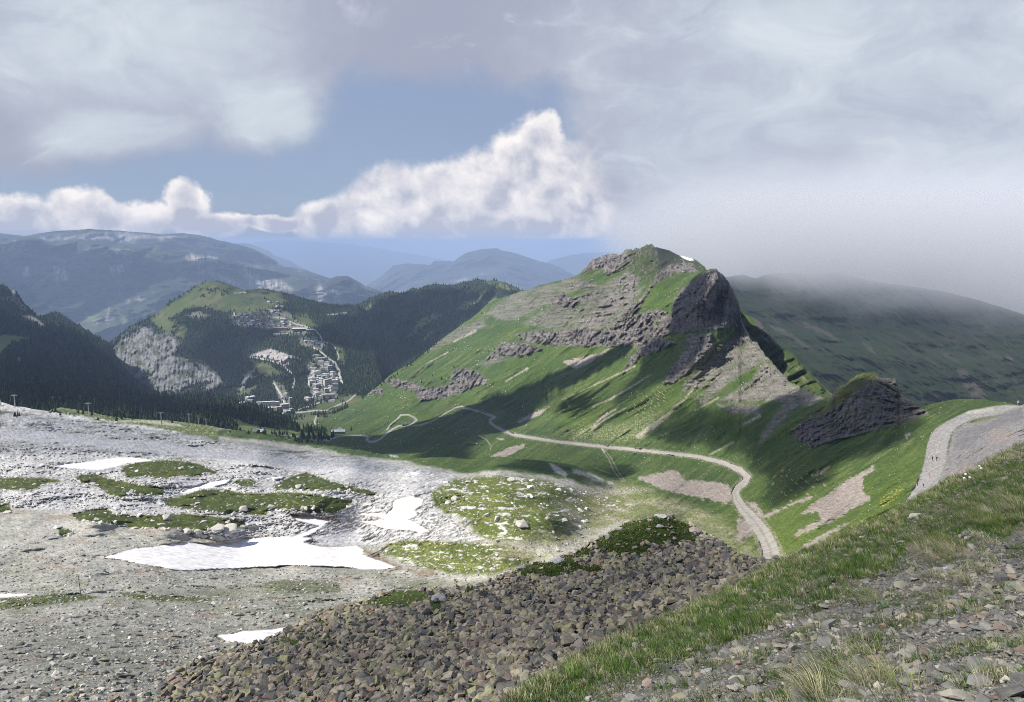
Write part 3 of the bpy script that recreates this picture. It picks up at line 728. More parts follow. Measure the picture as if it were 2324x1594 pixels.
CTM = [(0, 905, 850), (0, 960, 700), (0, 1000, 600), (0, 1100, 440), (0, 1200, 330), (0, 1300, 250), (0, 1350, 212), (0, 1450, 140), (0, 1600, 88), (-90, 1200, 335), (-90, 900, 880), (-90, 1600, 90),
       (200, 940, 820), (400, 965, 850), (600, 990, 900), (300, 1100, 450), (560, 1260, 320), (600, 1100, 470), (600, 1030, 640), (800, 1060, 560), (950, 1075, 500), (1060, 1085, 470), (820, 1190, 390), (1250, 1130, 320), (1126, 1077, 440),
       (1450, 1200, 265), (1330, 1198, 285), (1000, 1300, 262), (600, 1400, 190), (300, 1400, 180), (600, 1500, 138), (600, 1610, 95), (300, 1600, 90), (900, 1440, 165), (1200, 1320, 225),
       (700, 985, 1300), (750, 1010, 1000), (860, 1000, 1300), (900, 1040, 820), (960, 965, 1550), (1050, 925, 1900), (768, 980, 1450), (1120, 945, 1700), (1160, 985, 1380), (1100, 1030, 900), (1300, 1002, 1160), (1400, 1015, 1020), (1550, 1030, 800),
       (1690, 1075, 560), (1670, 1130, 430), (1740, 1250, 265), (1000, 900, 2150), (884, 852, 2700), (755, 942, 2350), (1000, 772, 2850), (1082, 713, 3000), (1183, 661, 2800), (1330, 605, 2150), (1400, 577, 2050), (1480, 556, 1980),
       (1560, 587, 1900), (1300, 900, 1270), (1300, 800, 1400), (1300, 750, 1480), (1300, 650, 1750), (1150, 800, 1900), (1150, 900, 1650), (1400, 700, 1480), (1500, 650, 1420), (1500, 800, 1080), (1500, 900, 980),
       (1620, 611, 1130), (1620, 700, 1050), (1600, 800, 950), (1680, 705, 1090), (1691, 745, 980), (1650, 900, 780), (1720, 830, 830), (1746, 820, 810), (1776, 850, 740), (1864, 902, 590), (1800, 950, 560), (1700, 1000, 620),
       (1960, 846, 500), (1900, 890, 505), (2040, 890, 480), (1960, 930, 440), (1850, 1000, 430), (1960, 1000, 400), (2100, 940, 410), (2200, 906, 420), (2324, 925, 300), (2345, 905, 285), (2430, 880, 250), (2250, 925, 350), (2120, 1040, 288), (2200, 1000, 270),
       (2324, 1000, 205), (2080, 1130, 252), (1850, 1180, 262), (2000, 1100, 288), (1780, 1255, 248), (1900, 1100, 340), (1780, 1100, 400), (1400, 1100, 640), (1300, 1060, 640), (1250, 1040, 760), (1500, 1100, 520), (1550, 1180, 350), (1560, 1140, 420), (1650, 1220, 290), (2100, 1180, 225), (2430, 1090, 150), (1300, 1380, 180)]
SM = Sheet('hillside', -90, 2430, TOPM, BOTM, CTM, step=2.35, rows=430, rough=0.75, rlam=26, jag=[(1325, 1490, 11.0), (1590, 1680, 8.0), (1690, 1870, 16.0), (1895, 2100, 9.0)])
S = SM; px, py, D = S.PX, S.PY, S.D
z0 = px * 0
wA = 7 * fbm(px / 26, py / 12, z0, 4, 0.6, 3)
wB = 4 * fbm(px / 9, py / 6, z0, 4, 0.65, 4)
wC = 5 * fbm(px / 12, py / 12, z0, 4, 0.6, 5)

def P_(k, pts, soft=3, w=wC): return poly(px, py, zz(k, pts), soft, w)
def U_(ms): return np.maximum.reduce(ms)

# --- masks
karst_reg = poly(px, py, [(-120, 860), (0, 890), (120, 900), (300, 940), (420, 985), (480, 1000), (560, 1012), (640, 1018), (700, 1022), (800, 1042), (900, 1052), (1000, 1072), (1060, 1082), (1105, 1102), (1070, 1140), (1020, 1170), (1050, 1200), (1110, 1226), (1000, 1245),
                          (870, 1235), (800, 1240), (560, 1235), (480, 1210), (300, 1190), (170, 1165), (-120, 1140)], 5, wA)
grass_far_flat = poly(px, py, zz('m', [(560, 300), (620, 245), (820, 250), (1100, 300), (1500, 360), (2324, 430), (2500, 480), (2500, 640), (2324, 560), (2100, 540), (1800, 480), (1400, 420), (1100, 370), (800, 320)]), 3, wB)
flat_pale = P_('m', [(1180, 395), (1500, 395), (1800, 395), (2050, 440), (2100, 465), (1900, 450), (1600, 420), (1200, 410)], 2, wB * .5)
valley = poly(px, py, [(400, 985), (500, 975), (640, 960), (760, 930), (1200, 620), (2500, 500), (2500, 1700), (1400, 1700), (1340, 1260), (1440, 1170), (1300, 1090), (1130, 1066), (1060, 1076), (1000, 1064), (900, 1044), (800, 1034), (700, 1012), (600, 1000), (480, 990)], 4, wA)
G = [P_('e', p, 3, wB) for p in ([(800, 480), (900, 440), (1130, 433), (1300, 455), (1400, 500), (1430, 530), (1340, 520), (1290, 550), (1180, 540), (1080, 560), (950, 550), (850, 555), (790, 520)],
     [(480, 545), (620, 520), (720, 555), (900, 590), (1060, 610), (1090, 650), (1040, 670), (900, 665), (860, 640), (800, 690), (720, 670), (640, 610), (520, 580)], [(-200, 570), (100, 545), (300, 550), (420, 570), (300, 600), (200, 640), (60, 630), (-200, 620)],
     [(1060, 700), (1200, 660), (1300, 625), (1480, 625), (1600, 650), (1750, 650), (1900, 640), (2100, 660), (2324, 700), (2250, 760), (2180, 790), (2050, 780), (1880, 760), (1760, 760), (1740, 800), (1500, 790), (1300, 770), (1100, 740)],
     [(1500, 600), (1560, 560), (1640, 555), (1700, 590), (1650, 610), (1560, 610)], [(1790, 600), (1900, 540), (2000, 512), (2080, 540), (2200, 580), (2450, 640), (2500, 680), (2324, 650), (2150, 630), (2050, 640), (1900, 630), (1800, 640)],
     [(460, 790), (600, 755), (700, 750), (760, 790), (950, 795), (1200, 780), (1400, 800), (1600, 830), (1610, 870), (1500, 890), (1300, 905), (1150, 890), (1000, 880), (900, 890), (700, 850), (500, 830)],
     [(-200, 700), (60, 710), (80, 780), (-200, 790)], [(380, 870), (460, 890), (460, 920), (380, 930)])]
green_mounds = U_(G)
gr_right = U_([P_('f', [(980, 560), (1150, 470), (1500, 450), (1750, 480), (2000, 560), (2324, 640), (2324, 740), (2000, 800), (1850, 890), (1400, 880), (1260, 830), (1250, 740), (1070, 700), (1010, 640)], 6, wA),
               P_('f', [(700, 900), (830, 870), (1000, 880), (1500, 900), (1700, 980), (1600, 1040), (1400, 1100), (1100, 1100), (900, 1050), (720, 980), (640, 960)], 6, wA)])
gr_low = U_([P_('j', [(-200, 580), (200, 590), (500, 550), (740, 550), (920, 590), (740, 620), (500, 650), (-200, 720)], 3, wB), P_('j', [(1060, 540), (1400, 560), (1900, 590), (2100, 620), (1500, 625), (1200, 600)], 2, wB),
             P_('g', [(600, 600), (800, 560), (1000, 550), (1200, 570), (1250, 630), (1000, 650), (800, 620)], 5, wA) * 0.8, P_('g', [(-300, 640), (300, 600), (700, 600), (1200, 640), (1300, 700), (600, 700), (-300, 720)], 12, wA) * 0.4,
             P_('g', [(1500, 560), (2000, 560), (2324, 540), (2324, 700), (1600, 650)], 8, wA) * 0.5])
pale_fan = U_([P_('f', [(1450, 910), (1700, 880), (1900, 900), (2050, 830), (2200, 760), (2450, 740), (2450, 1000), (1900, 1020), (1700, 980)], 9, wA), P_('f', [(1760, 490), (1900, 510), (2150, 530), (2450, 545), (2300, 570), (1950, 575)], 5, wC),
               P_('h', [(520, 60), (700, 130), (760, 240), (700, 300), (560, 260), (640, 180)], 8, wA) * 0.6]) * 0.8
fan2 = poly(px, py, [(1340, 1085), (1440, 1105), (1540, 1140), (1640, 1180), (1700, 1235), (1735, 1285), (1640, 1260), (1560, 1200), (1470, 1170), (1400, 1190), (1330, 1240), (1230, 1275), (1120, 1265), (1180, 1230), (1280, 1200), (1290, 1150)], 16, wA * 1.5)
dirt = U_([P_('f', [(540, 930), (640, 960), (720, 1010), (830, 1060), (760, 1075), (640, 1030)], 6, wC), P_('f', [(850, 1070), (1000, 1070), (1050, 1110), (900, 1110)], 5, wC), P_('e', [(1880, 770), (2080, 790), (2200, 800), (2250, 860), (2100, 820)], 4, wB)])
SNOWP = [('g', [(-110, 350), (0, 340), (80, 325), (200, 310), (390, 318), (480, 300), (600, 280), (700, 275), (850, 272), (980, 275), (1045, 282), (1030, 295), (990, 308), (1040, 325), (1120, 340), (1240, 338), (1340, 330), (1380, 360), (1375, 390), (1450, 418),
          (1520, 440), (1560, 460), (1590, 470), (1500, 485), (1350, 482), (1250, 470), (1130, 468), (1000, 462), (860, 458), (800, 468), (700, 468), (560, 478), (400, 484), (250, 492), (150, 488), (60, 470), (-60, 452), (-190, 425), (-330, 408), (-250, 385)]),
         ('f', [(70, 705), (200, 712), (330, 748), (290, 780), (260, 800), (232, 828), (180, 850), (80, 868), (40, 868), (160, 830), (225, 795), (262, 780), (200, 765), (110, 745)]),
         ('f', [(480, 703), (600, 700), (640, 695), (700, 700), (738, 660), (745, 620), (800, 600), (860, 590), (940, 608), (925, 645), (870, 675), (905, 710), (845, 742), (900, 770), (985, 820), (930, 828), (850, 810), (700, 800), (600, 770), (520, 752), (620, 752), (700, 740), (640, 720)]),
         ('e', [(330, 472), (450, 455), (620, 440), (780, 418), (900, 422), (1000, 438), (900, 450), (800, 462), (760, 478), (640, 500), (560, 494), (430, 484)]), ('e', [(1310, 598), (1400, 575), (1520, 562), (1480, 590), (1400, 612), (1320, 625), (1230, 655), (1180, 650), (1240, 620)]),
         ('g', [(410, 918), (500, 905), (600, 890), (780, 880), (880, 862), (940, 850), (968, 862), (950, 885), (860, 915), (780, 935), (700, 962), (630, 975), (560, 968), (480, 950)]),
         ('j', [(-100, 560), (80, 550), (260, 555), (180, 575), (60, 588), (-100, 585)]), ('e', [(1775, 548), (1860, 545), (1840, 562), (1790, 562)]), ('f', [(850, 430), (930, 433), (900, 447), (865, 443)]), ('c', [(840, 188), (890, 196), (930, 212), (945, 222), (915, 226), (870, 208)])]
wS = 1.6 * fbm(px / 14, py / 5, z0, 4, 0.6, 6)
snow = U_([P_(k, p, 1.3, wS) for k, p in SNOWP])
# rock faces
rock = U_([P_('c', p, 3, wC) for p in ([(1020, 310), (1080, 270), (1130, 300), (1190, 370), (1250, 470), (1280, 560), (1270, 650), (1190, 690), (1080, 705), (960, 720), (760, 740), (770, 640), (800, 520), (850, 430), (930, 370)],
    [(900, 740), (1070, 725), (1080, 830), (1000, 960), (900, 1010), (800, 1080), (720, 1080), (790, 960), (880, 850)], [(570, 820), (700, 760), (820, 800), (700, 850), (560, 900), (480, 990), (440, 1020), (500, 900)],
    [(-80, 720), (150, 700), (350, 720), (480, 620), (700, 560), (790, 600), (760, 740), (640, 800), (560, 820), (350, 812), (200, 818), (-80, 815)], [(190, 262), (230, 215), (300, 180), (400, 172), (430, 180), (470, 145), (540, 138), (560, 200), (500, 250), (430, 290), (330, 330), (300, 270), (180, 310)],
    [(650, 380), (720, 300), (780, 250), (860, 235), (940, 250), (970, 300), (900, 310), (830, 310), (720, 350), (640, 420), (560, 560), (460, 640), (400, 650), (480, 560), (580, 480)], [(1240, 640), (1300, 690), (1290, 720), (1230, 680)])]
   + [P_('b', p, 3, wC) for p in ([(1540, 690), (1700, 662), (1850, 690), (2000, 680), (2324, 650), (2324, 775), (2000, 772), (1800, 760), (1600, 740)], [(1440, 745), (1600, 745), (1720, 790), (1560, 840), (1440, 825), (1330, 870), (1400, 800)],
    [(690, 990), (780, 985), (850, 1000), (960, 1045), (1100, 1020), (1140, 925), (1200, 915), (1300, 930), (1360, 1010), (1220, 1060), (1060, 1115), (920, 1125), (880, 1060), (720, 1030)], [(1750, 500), (1800, 440), (1870, 430), (1960, 480), (1920, 520), (1830, 500)], [(590, 1060), (670, 1040), (680, 1090), (600, 1080)])])
rockl = U_([P_('c', p, 6, wC) for p in ([(130, 640), (300, 520), (430, 330), (480, 290), (580, 350), (540, 420), (600, 400), (520, 500), (420, 600), (250, 720), (60, 720)], [(1270, 690), (1330, 730), (1400, 820), (1470, 910), (1300, 1000), (1150, 1110), (1000, 1230), (940, 1190), (1100, 1080), (850, 1150), (900, 1040), (1050, 930), (1180, 800)],
    [(1440, 920), (1560, 1005), (1620, 1090), (1700, 1110), (1860, 1185), (1750, 1240), (1500, 1200), (1300, 1210), (1100, 1210), (1200, 1150), (1350, 1060)], [(1640, 1150), (1720, 1180), (1620, 1280), (1500, 1400), (1400, 1505), (1420, 1420), (1540, 1260)],
    [(0, 400), (150, 370), (260, 380), (280, 420), (100, 430)], [(1100, 1230), (1400, 1230), (1400, 1300), (1200, 1290)])]) 
rockl = np.maximum(rockl, U_([P_('b', p, 5, wC) for p in ([(1580, 620), (1750, 520), (2000, 420), (2324, 260), (2324, 640), (2000, 670), (1700, 650)], [(1350, 560), (1500, 440), (1700, 380), (1900, 330), (2000, 300), (1900, 420), (1700, 520), (1500, 620)], [(1040, 730), (1200, 640), (1330, 590), (1350, 640), (1180, 720), (960, 810)], [(1300, 890), (1420, 830), (1540, 840), (1340, 900)])]) * 0.75)
knob = P_('d', [(690, 300), (760, 235), (830, 190), (1000, 150), (1140, 160), (1200, 200), (1230, 305), (1350, 380), (1440, 430), (1300, 470), (1000, 560), (850, 600), (640, 650), (560, 700), (520, 650), (430, 640), (430, 520), (560, 450), (680, 380)], 3, wC)
knobg = P_('d', [(760, 240), (850, 165), (1000, 125), (1060, 160), (960, 200), (900, 260), (800, 330), (650, 430), (480, 480), (560, 430), (690, 340)], 4, wC * 1.4)
scree = U_([P_('d', p, 9, wC * 1.5) for p in ([(1010, 810), (1020, 840), (940, 900), (930, 1000), (1000, 1060), (900, 1110), (700, 1230), (560, 1290), (410, 1350), (460, 1290), (620, 1210), (600, 1160), (480, 1170), (560, 1100), (700, 1000), (850, 900)], [(200, 1180), (400, 1090), (580, 1030), (560, 1060), (400, 1110), (240, 1200), (150, 1190), (80, 1080), (150, 1090)],
    [(0, 1215), (90, 1200), (150, 1290), (80, 1350), (0, 1370)], [(350, 1490), (600, 1340), (820, 1225), (840, 1240), (720, 1310), (560, 1410), (440, 1480)], [(690, 820), (640, 870), (580, 890), (600, 860)], [(1230, 580), (1290, 570), (1260, 610)])]
   + [poly(px, py, [(1445, 1085), (1530, 1066), (1560, 1090), (1640, 1095), (1668, 1115), (1655, 1145), (1560, 1125), (1500, 1112)], 9, wC * 1.5)]
   + [P_('b', p, 2.5, wB) for p in ([(1540, 1270), (1640, 1215), (1780, 1158), (1700, 1220), (1580, 1272)], [(2030, 1310), (2100, 1235), (2145, 1192), (2152, 1215), (2090, 1280), (2040, 1320)], [(1380, 1494), (1500, 1430), (1600, 1408), (1590, 1440), (1480, 1494)], [(2150, 1210), (2220, 1150), (2200, 1190)])]
   + [P_('f', p, 2, wB) for p in ([(1440, 310), (1600, 248), (1600, 270), (1500, 325), (1450, 330)],)] + [P_('c', [(20, 930), (280, 870), (420, 800), (330, 860), (180, 960), (120, 980)], 3, wB)]) * 0.9
strips = np.zeros(px.shape, np.float32)
for k, pts in (('c', [(240, 1240, 8), (360, 1190, 14), (480, 1120, 14), (640, 1020, 8)]), ('c', [(560, 1450, 40), (700, 1350, 32), (880, 1190, 14), (960, 1090, 8)]), ('c', [(950, 1270, 8), (1110, 1180, 12)]), ('c', [(1290, 1365, 12), (1400, 1310, 20)]), ('c', [(1050, 1580, 8), (1220, 1490, 8)]),
               ('c', [(150, 1430, 6), (470, 1250, 6)]), ('b', [(1480, 1000, 6), (1620, 915, 12)]), ('b', [(960, 885, 5), (1100, 810, 9)]), ('b', [(1140, 740, 8), (1280, 670, 18)]), ('b', [(1850, 1120, 5), (2324, 900, 10)]), ('d', [(1480, 800, 8), (1560, 740, 14)])):
    q = zz(k, pts); sc_ = {'c': 0.3255, 'b': 0.3472, 'd': 0.3073}[k]
    strips = np.maximum(strips, line(px, py, [(a[0], a[1], b[2] * sc_) for a, b in zip(q, pts)], 1.4, 1.0, wB * 0.5))
lime_spots = U_([P_('f', p, 2.5, wB) for p in ([(1910, 405), (1980, 425), (2060, 450), (2110, 475), (2135, 510), (2080, 495), (2020, 465), (1930, 440)], [(1765, 375), (1810, 385), (1885, 445), (1870, 465), (1800, 430)], [(2140, 490), (2180, 495), (2190, 520), (2150, 510)], [(720, 318), (770, 322), (775, 335), (730, 330)], [(1420, 210), (1465, 212), (1450, 222)])])
hole = P_('h', [(0, 0), (10, 0), (10, 10)], 1) * 0
# roads
ROADS = [[(1050, 925, 4), (1075, 931, 3), (1098, 938, 3.2), (1124, 947, 4.2), (1112, 953, 4.2), (1112, 959, 4.5), (1122, 967, 5), (1140, 977, 6), (1165, 987, 6.5), (1200, 993, 6), (1260, 1002, 6), (1365, 1014, 6.5), (1440, 1021, 7), (1520, 1029, 7), (1580, 1036, 8), (1625, 1046, 9),
          (1655, 1056, 11), (1680, 1068, 14), (1696, 1082, 15), (1690, 1094, 15), (1674, 1106, 15), (1668, 1118, 16), (1672, 1135, 18), (1688, 1158, 22), (1712, 1182, 26), (1733, 1212, 31), (1748, 1246, 36), (1754, 1290, 44)]]
for k, sc_, pts in (('b', 1, [(1190, 1160, 4), (1150, 1170, 3.4), (1080, 1210, 3.2), (1000, 1258, 3.2), (930, 1283, 3.4), (880, 1290, 3)]), ('b', 1, [(870, 1290, 2), (780, 1290, 3), (740, 1312, 3.6), (700, 1342, 4), (660, 1375, 4), (625, 1393, 4.5), (585, 1394, 4), (570, 1382, 4), (582, 1364, 3.5), (560, 1354, 3), (440, 1354, 2.6), (380, 1360, 3), (320, 1383, 3.6), (260, 1387, 3.2), (150, 1365, 3), (0, 1345, 2.5), (-60, 1330, 2)]),
                    ('b', 1, [(705, 1315, 3), (725, 1285, 3.3), (770, 1248, 3.3), (792, 1220, 3), (845, 1218, 3), (880, 1235, 3), (897, 1252, 3.4), (870, 1275, 3), (835, 1290, 2)]), ('f', 1, [(2105, 275, 5), (2125, 300, 3)])):
    ROADS.append([(a[0], a[1], b[2] * sc_) for a, b in zip(zz(k, pts), pts)])
road = U_([line(px, py, p, 0.9) for p in ROADS])
tracks = U_([line(px, py, [(a[0], a[1], 1.5) for a in zz('f', p)], 1.0) for p in ([(2108, 285, 2), (2150, 340, 2), (2190, 430, 2), (2245, 495, 2)], [(2125, 285, 2), (2170, 340, 2), (2215, 430, 2), (2260, 490, 2)])])
paths = U_([line(px, py, [(a[0], a[1], 2.0) for a in zz('f', p)], 1.2) for p in ([(1820, 625, 2), (1880, 650, 2), (1920, 690, 2), (1950, 730, 2), (1985, 790, 2)], [(820, 1065, 2), (900, 1040, 2), (1010, 980, 2), (1080, 950, 2)], [(1620, 460, 1), (1660, 520, 1), (1700, 580, 1)],
     [(640, 880, 3), (1000, 880, 3), (1300, 885, 3), (1500, 915, 2)], [(1300, 190, 1), (1350, 215, 1), (1385, 260, 1), (1380, 285, 1)])]) * 0.7
rroad = P_('d', [(1215, 1115), (1280, 1030), (1335, 935), (1365, 860), (1388, 790), (1398, 720), (1412, 650), (1435, 590), (1470, 540), (1560, 485), (1650, 440), (1720, 408), (1900, 375), (2000, 366), (2123, 372), (2123, 380), (2040, 400), (1960, 430), (1850, 452), (1760, 468), (1690, 495), (1630, 530), (1590, 570), (1565, 640), (1555, 720),
      (1540, 800), (1520, 860), (1490, 940), (1400, 1010), (1290, 1100), (1200, 1180)], 2.0, wB * 0.3)
shale = P_('d', [(1600, 560), (1700, 490), (1850, 455), (1980, 425), (2060, 380), (2123, 350), (2300, 300), (2300, 700), (2123, 700), (1900, 800), (1700, 900), (1400, 1080), (1500, 860), (1560, 720)], 3, wB)
shale_pink = U_([P_('d', [(1830, 560), (1950, 540), (2060, 570), (2030, 640), (1900, 650)], 5, wC), P_('d', [(1560, 880), (1700, 800), (1760, 830), (1640, 900), (1500, 950)], 5, wC)])
shale_dark = P_('d', [(1640, 560), (1850, 500), (2000, 420), (2123, 365), (2123, 470), (1950, 520), (1800, 600), (1750, 680), (1600, 700)], 6, wC)
shale_grass = P_('d', [(1700, 485), (1850, 455), (1960, 440), (1850, 480), (1740, 505)], 3, wB)
crown = P_('d', [(1385, 380), (1500, 345), (1600, 325), (1850, 328), (1930, 345), (1900, 365), (1700, 395), (1500, 450), (1430, 430)], 4, wC)

# --- relief
kk = karst_reg * (1 - green_mounds) * (1 - snow)
uS = px * 0.54 + py * 0.84; vS = px * 0.84 - py * 0.54            # across and along the fall of the slope
slope = smooth(0, 1, valley * smooth(1085, 1010, py + 0.0 * px) + valley * smooth(1380, 1500, px))
flow = fbm(px / 160, py / 160, z0, 2, 0.5, 33) * 60
gul = fbm((uS + flow * 0.25) / 34, vS / 300, z0, 5, 0.55, 41)
gulf = fbm((uS + flow * 0.25) / 7.5, vS / 90, z0, 4, 0.6, 42)
cols_ = lod(S.P, 26, 6, S.foot, 51, ridged=True, sz=0.16)          # ribs of the cliffs
strat = fbm(S.P[..., 2] / 9 + gul * 0.8, S.P[..., 0] / 160, S.P[..., 1] / 160, 4, 0.6, 52)
R_all = np.clip(np.maximum.reduce([rock, rockl * 0.8, knob * (1 - knobg * .7)]), 0, 1)
h = np.zeros(px.shape)
h += slope * (1 - 0.6 * R_all) * (gul * 0.0075 * D + gulf * 0.0020 * D)
h += lod(S.P, 160, 9, S.foot, 53) * (5.0 + 0.0 * slope) * smooth(150, 700, D)
h += lod(S.P, 24, 8, S.foot, 54) * (1.3 - 0.7 * slope)
sR = np.clip(D / 900, 0.35, 1.3)
ribs = fbm((px * 0.97 + py * 0.24) / 4.2, (py * 0.97 - px * 0.24) / 26, z0, 4, 0.66, 151); ledg = fbm(px / 40, (py + 0.12 * px + 3 * gul) / 4.2, z0, 4, 0.62, 152)
h += rock * (cols_ * 3.0 + lod(S.P, 70, 7, S.foot, 55, ridged=True) * 3.5 + ribs * 0.0026 * D + ledg * 0.0009 * D) * sR
h += rockl * (cols_ * 1.5 + lod(S.P, 40, 6, S.foot, 56, ridged=True) * 2.2 + ledg * 0.0022 * D + ribs * 0.0014 * D) * sR
h += knob * (1 - knobg * 0.7) * (lod(S.P, 13, 6, S.foot, 57, ridged=True, sz=0.25) * 1.6 + ribs * 0.0034 * D + ledg * 0.0016 * D)
# limestone: slabs with clefts
uk = px * 0.22 + py * 0.975
kn = fbm((px * 0.975 - py * 0.22) / 24, (uk + 4 * fbm(px / 40, py / 16, z0, 3, .5, 60)) / 4.4, z0, 5, 0.62, 61)
kr = 1 - 2 * np.abs(kn)
kcells = lod(S.P, 18, 7, S.foot, 62, ridged=True)
smooth_slab = U_([P_('e', p, 7, wA) for p in ([(-200, 220), (400, 255), (700, 290), (1100, 330), (1500, 375), (1900, 420), (2324, 470), (2500, 520), (2400, 560), (2100, 520), (1700, 470), (1200, 400), (900, 370), (400, 330), (-200, 290)], [(2000, 930), (2324, 900), (2400, 990), (2150, 1000)],
      [(1100, 540), (1300, 560), (1300, 620), (1150, 590)])]) * kk
rug = kk * (1 - 0.75 * smooth_slab)
h += rug * (kr * 0.0010 * D + kcells * 0.35)
h -= rug * smooth(0.70, 0.95, kr) * 0.0018 * D
# grassy humps bulge
for (k, cx, cy, rx, ry, hh) in (('e', 1100, 520, 300, 90, 7), ('e', 850, 640, 220, 60, 4), ('e', 1500, 740, 420, 90, 6), ('e', 2050, 700, 330, 90, 5), ('e', 2020, 600, 220, 80, 6), ('e', 1620, 590, 120, 50, 3), ('e', 620, 820, 160, 80, 5), ('e', 1100, 860, 250, 90, 4), ('e', 1450, 870, 200, 90, 5),
                              ('e', 250, 610, 250, 60, 3), ('f', 1180, 530, 150, 60, 4), ('f', 1600, 520, 300, 80, 6), ('f', 1120, 350, 130, 50, 10), ('f', 1500, 380, 260, 70, 12), ('f', 1250, 680, 200, 80, 3), ('f', 1850, 700, 200, 90, 3), ('d', 1950, 600, 260, 150, 6), ('d', 2100, 450, 180, 100, 8)):
    (cx2, cy2), = zz(k, [(cx, cy)]); s_ = 0.3472
    q = ((px - cx2) / (rx * s_)) ** 2 + ((py - cy2 - ry * s_ * .3) / (ry * s_)) ** 2
    h += hh * np.exp(-q * 1.3) * (1 - snow * 0.8)
scr = np.clip(smooth(1150, 1260, py) * (1 - valley), 0, 1) * (1 - snow)
h += scr * (lod(S.P, 5, 6, S.foot, 63) * 0.30) + shale * lod(S.P, 5, 6, S.foot, 64) * 0.35 + green_mounds * lod(S.P, 14, 6, S.foot, 65) * 1.4
twr = np.exp(-(((px - 1613) / 62) ** 2 + ((py - 690) / 85) ** 2) * 1.1); h += twr * (45 + D * 0.006 * fbm(px / 8, py / 50, z0, 4, 0.62, 493, True)) * S.edge
bt = np.exp(-(((px - 1590 + (py - 800) * 0.5) / 34) ** 2 + ((py - 800) / 70) ** 2)); h += bt * 22
h = h * (1 - np.clip(road + rroad * 0.85, 0, 1) * 0.96) * (1 - snow * 0.9)
h += snow * (0.25 + 0.6 * fbm(px / 60, py / 14, z0, 3, 0.5, 66))
h -= road * 0.5
S.relief(h, 0.22)

# --- pigment
gr_ = fbm(px / 4.2, py / 3.6, z0, 3, 0.8, 160)
nb = fbm(S.P[..., 0] / 90, S.P[..., 1] / 90, S.P[..., 2] / 90, 5, 0.6, 71)
nf = lod(S.P, 16, 7, S.foot, 72) ; ns = fbm(px / 3.2, py / 2.4, z0, 3, 0.65, 73)
col = mixc(np.broadcast_to(C(0.062, 0.100, 0.024), S.P.shape), smooth(-0.3, 0.3, nb), C(0.047, 0.082, 0.022))
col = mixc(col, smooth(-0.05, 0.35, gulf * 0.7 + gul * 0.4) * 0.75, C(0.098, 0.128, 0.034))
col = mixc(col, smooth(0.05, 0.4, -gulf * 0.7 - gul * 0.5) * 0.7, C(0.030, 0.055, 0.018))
col = mixc(col, smooth(0.1, 0.45, fbm((uS + flow * .25) / 5, vS / 60, z0, 4, 0.65, 74) + 0.3 * nb) * 0.35 * slope, C(0.22, 0.20, 0.10))
hi = smooth(1080, 1240, py) * smooth(1560, 1700, px)
col = mixc(col, hi * 0.5, C(0.125, 0.165, 0.032))
# scattered small stones on the slope
spk = smooth(0.42, 0.55, fbm(px / 4.5, py / 3.2, z0, 3, 0.6, 75) + 0.12 * nb + 0.12 * gul) * slope
col = mixc(col, spk * 0.7, C(0.32, 0.31, 0.26))
col = mixc(col, P_('c', [(0, 1440), (250, 1370), (420, 1370), (560, 1330), (700, 1270), (760, 1300), (600, 1440), (460, 1490), (100, 1480)], 10, wA) * smooth(-0.1, 0.2, ns) * 0.65, C(0.28, 0.27, 0.16))
# low ground on the left and the middle
lowc = mixc(np.broadcast_to(C(0.34, 0.325, 0.295), S.P.shape), smooth(-0.25, 0.3, fbm(px / 60, py / 20, z0, 4, .6, 81)), C(0.26, 0.255, 0.23))
lowc = mixc(lowc, smooth(0.1, 0.4, fbm(px / 90, py / 26, z0, 3, .6, 82)) * 0.7, C(0.27, 0.20, 0.155))
lowc = mixc(lowc, smooth(0.0, 0.3, fbm(px / 130, py / 34, z0, 4, .6, 182)) * smooth(1230, 1330, py) * 0.55, C(0.125, 0.135, 0.075)); lowc = mixc(lowc, smooth(0.05, 0.3, -fbm(px / 130, py / 34, z0, 4, .6, 182)) * 0.35, C(0.36, 0.33, 0.29))
lowc = mixc(lowc, smooth(1330, 1480, py) * 0.6, C(0.125, 0.125, 0.108))
pe = fbm(px / 6.5, py / 3.6, z0, 4, 0.7, 83) * 0.6 + gr_ * 0.75
lowc = mixc(lowc, smooth(0.02, 0.26, pe) * 0.68, C(0.085, 0.088, 0.065))
lowc = mixc(lowc, smooth(0.12, 0.36, -pe) * 0.6, C(0.46, 0.45, 0.41))
low = 1 - valley; lowc = lowc * np.array([1.24, 1.25, 1.22], np.float32)
col = mixc(col, low, lowc)
# limestone
lc = mixc(np.broadcast_to(LIME * 1.15, S.P.shape), smooth(-0.2, 0.35, fbm(px / 70, py / 16, z0, 4, 0.6, 84)) * 0.5, C(0.40, 0.385, 0.375))
crk = np.clip(smooth(0.55, 0.92, kr) * 0.9 + smooth(0.1, 0.35, fbm(px / 13, py / 3.3, z0, 4, 0.68, 85)) * 0.7, 0, 1)
crk = np.clip(crk * 0.8 + smooth(0.08, 0.4, gr_) * 0.5, 0, 1)
lc = mixc(lc, crk * (1 - 0.7 * smooth_slab) * 0.62, C(0.15, 0.155, 0.135))
lc = mixc(lc, smooth(0.08, 0.3, fbm(px / 60, py / 9, z0, 4, 0.62, 86)) * smooth(1075, 1030, py) * (1 - smooth_slab) * 0.85, C(0.085, 0.10, 0.055))
lc = mixc(lc, smooth_slab * 0.6, C(0.44, 0.435, 0.44) * (1 + 0.0 * ns[..., None]))
col = mixc(col, karst_reg * (1 - valley * 0.6), lc)
gcol = mixc(np.broadcast_to(C(0.048, 0.066, 0.016), S.P.shape), smooth(-0.2, 0.4, fbm(px / 16, py / 8, z0, 4, .6, 87)), C(0.085, 0.100, 0.022))
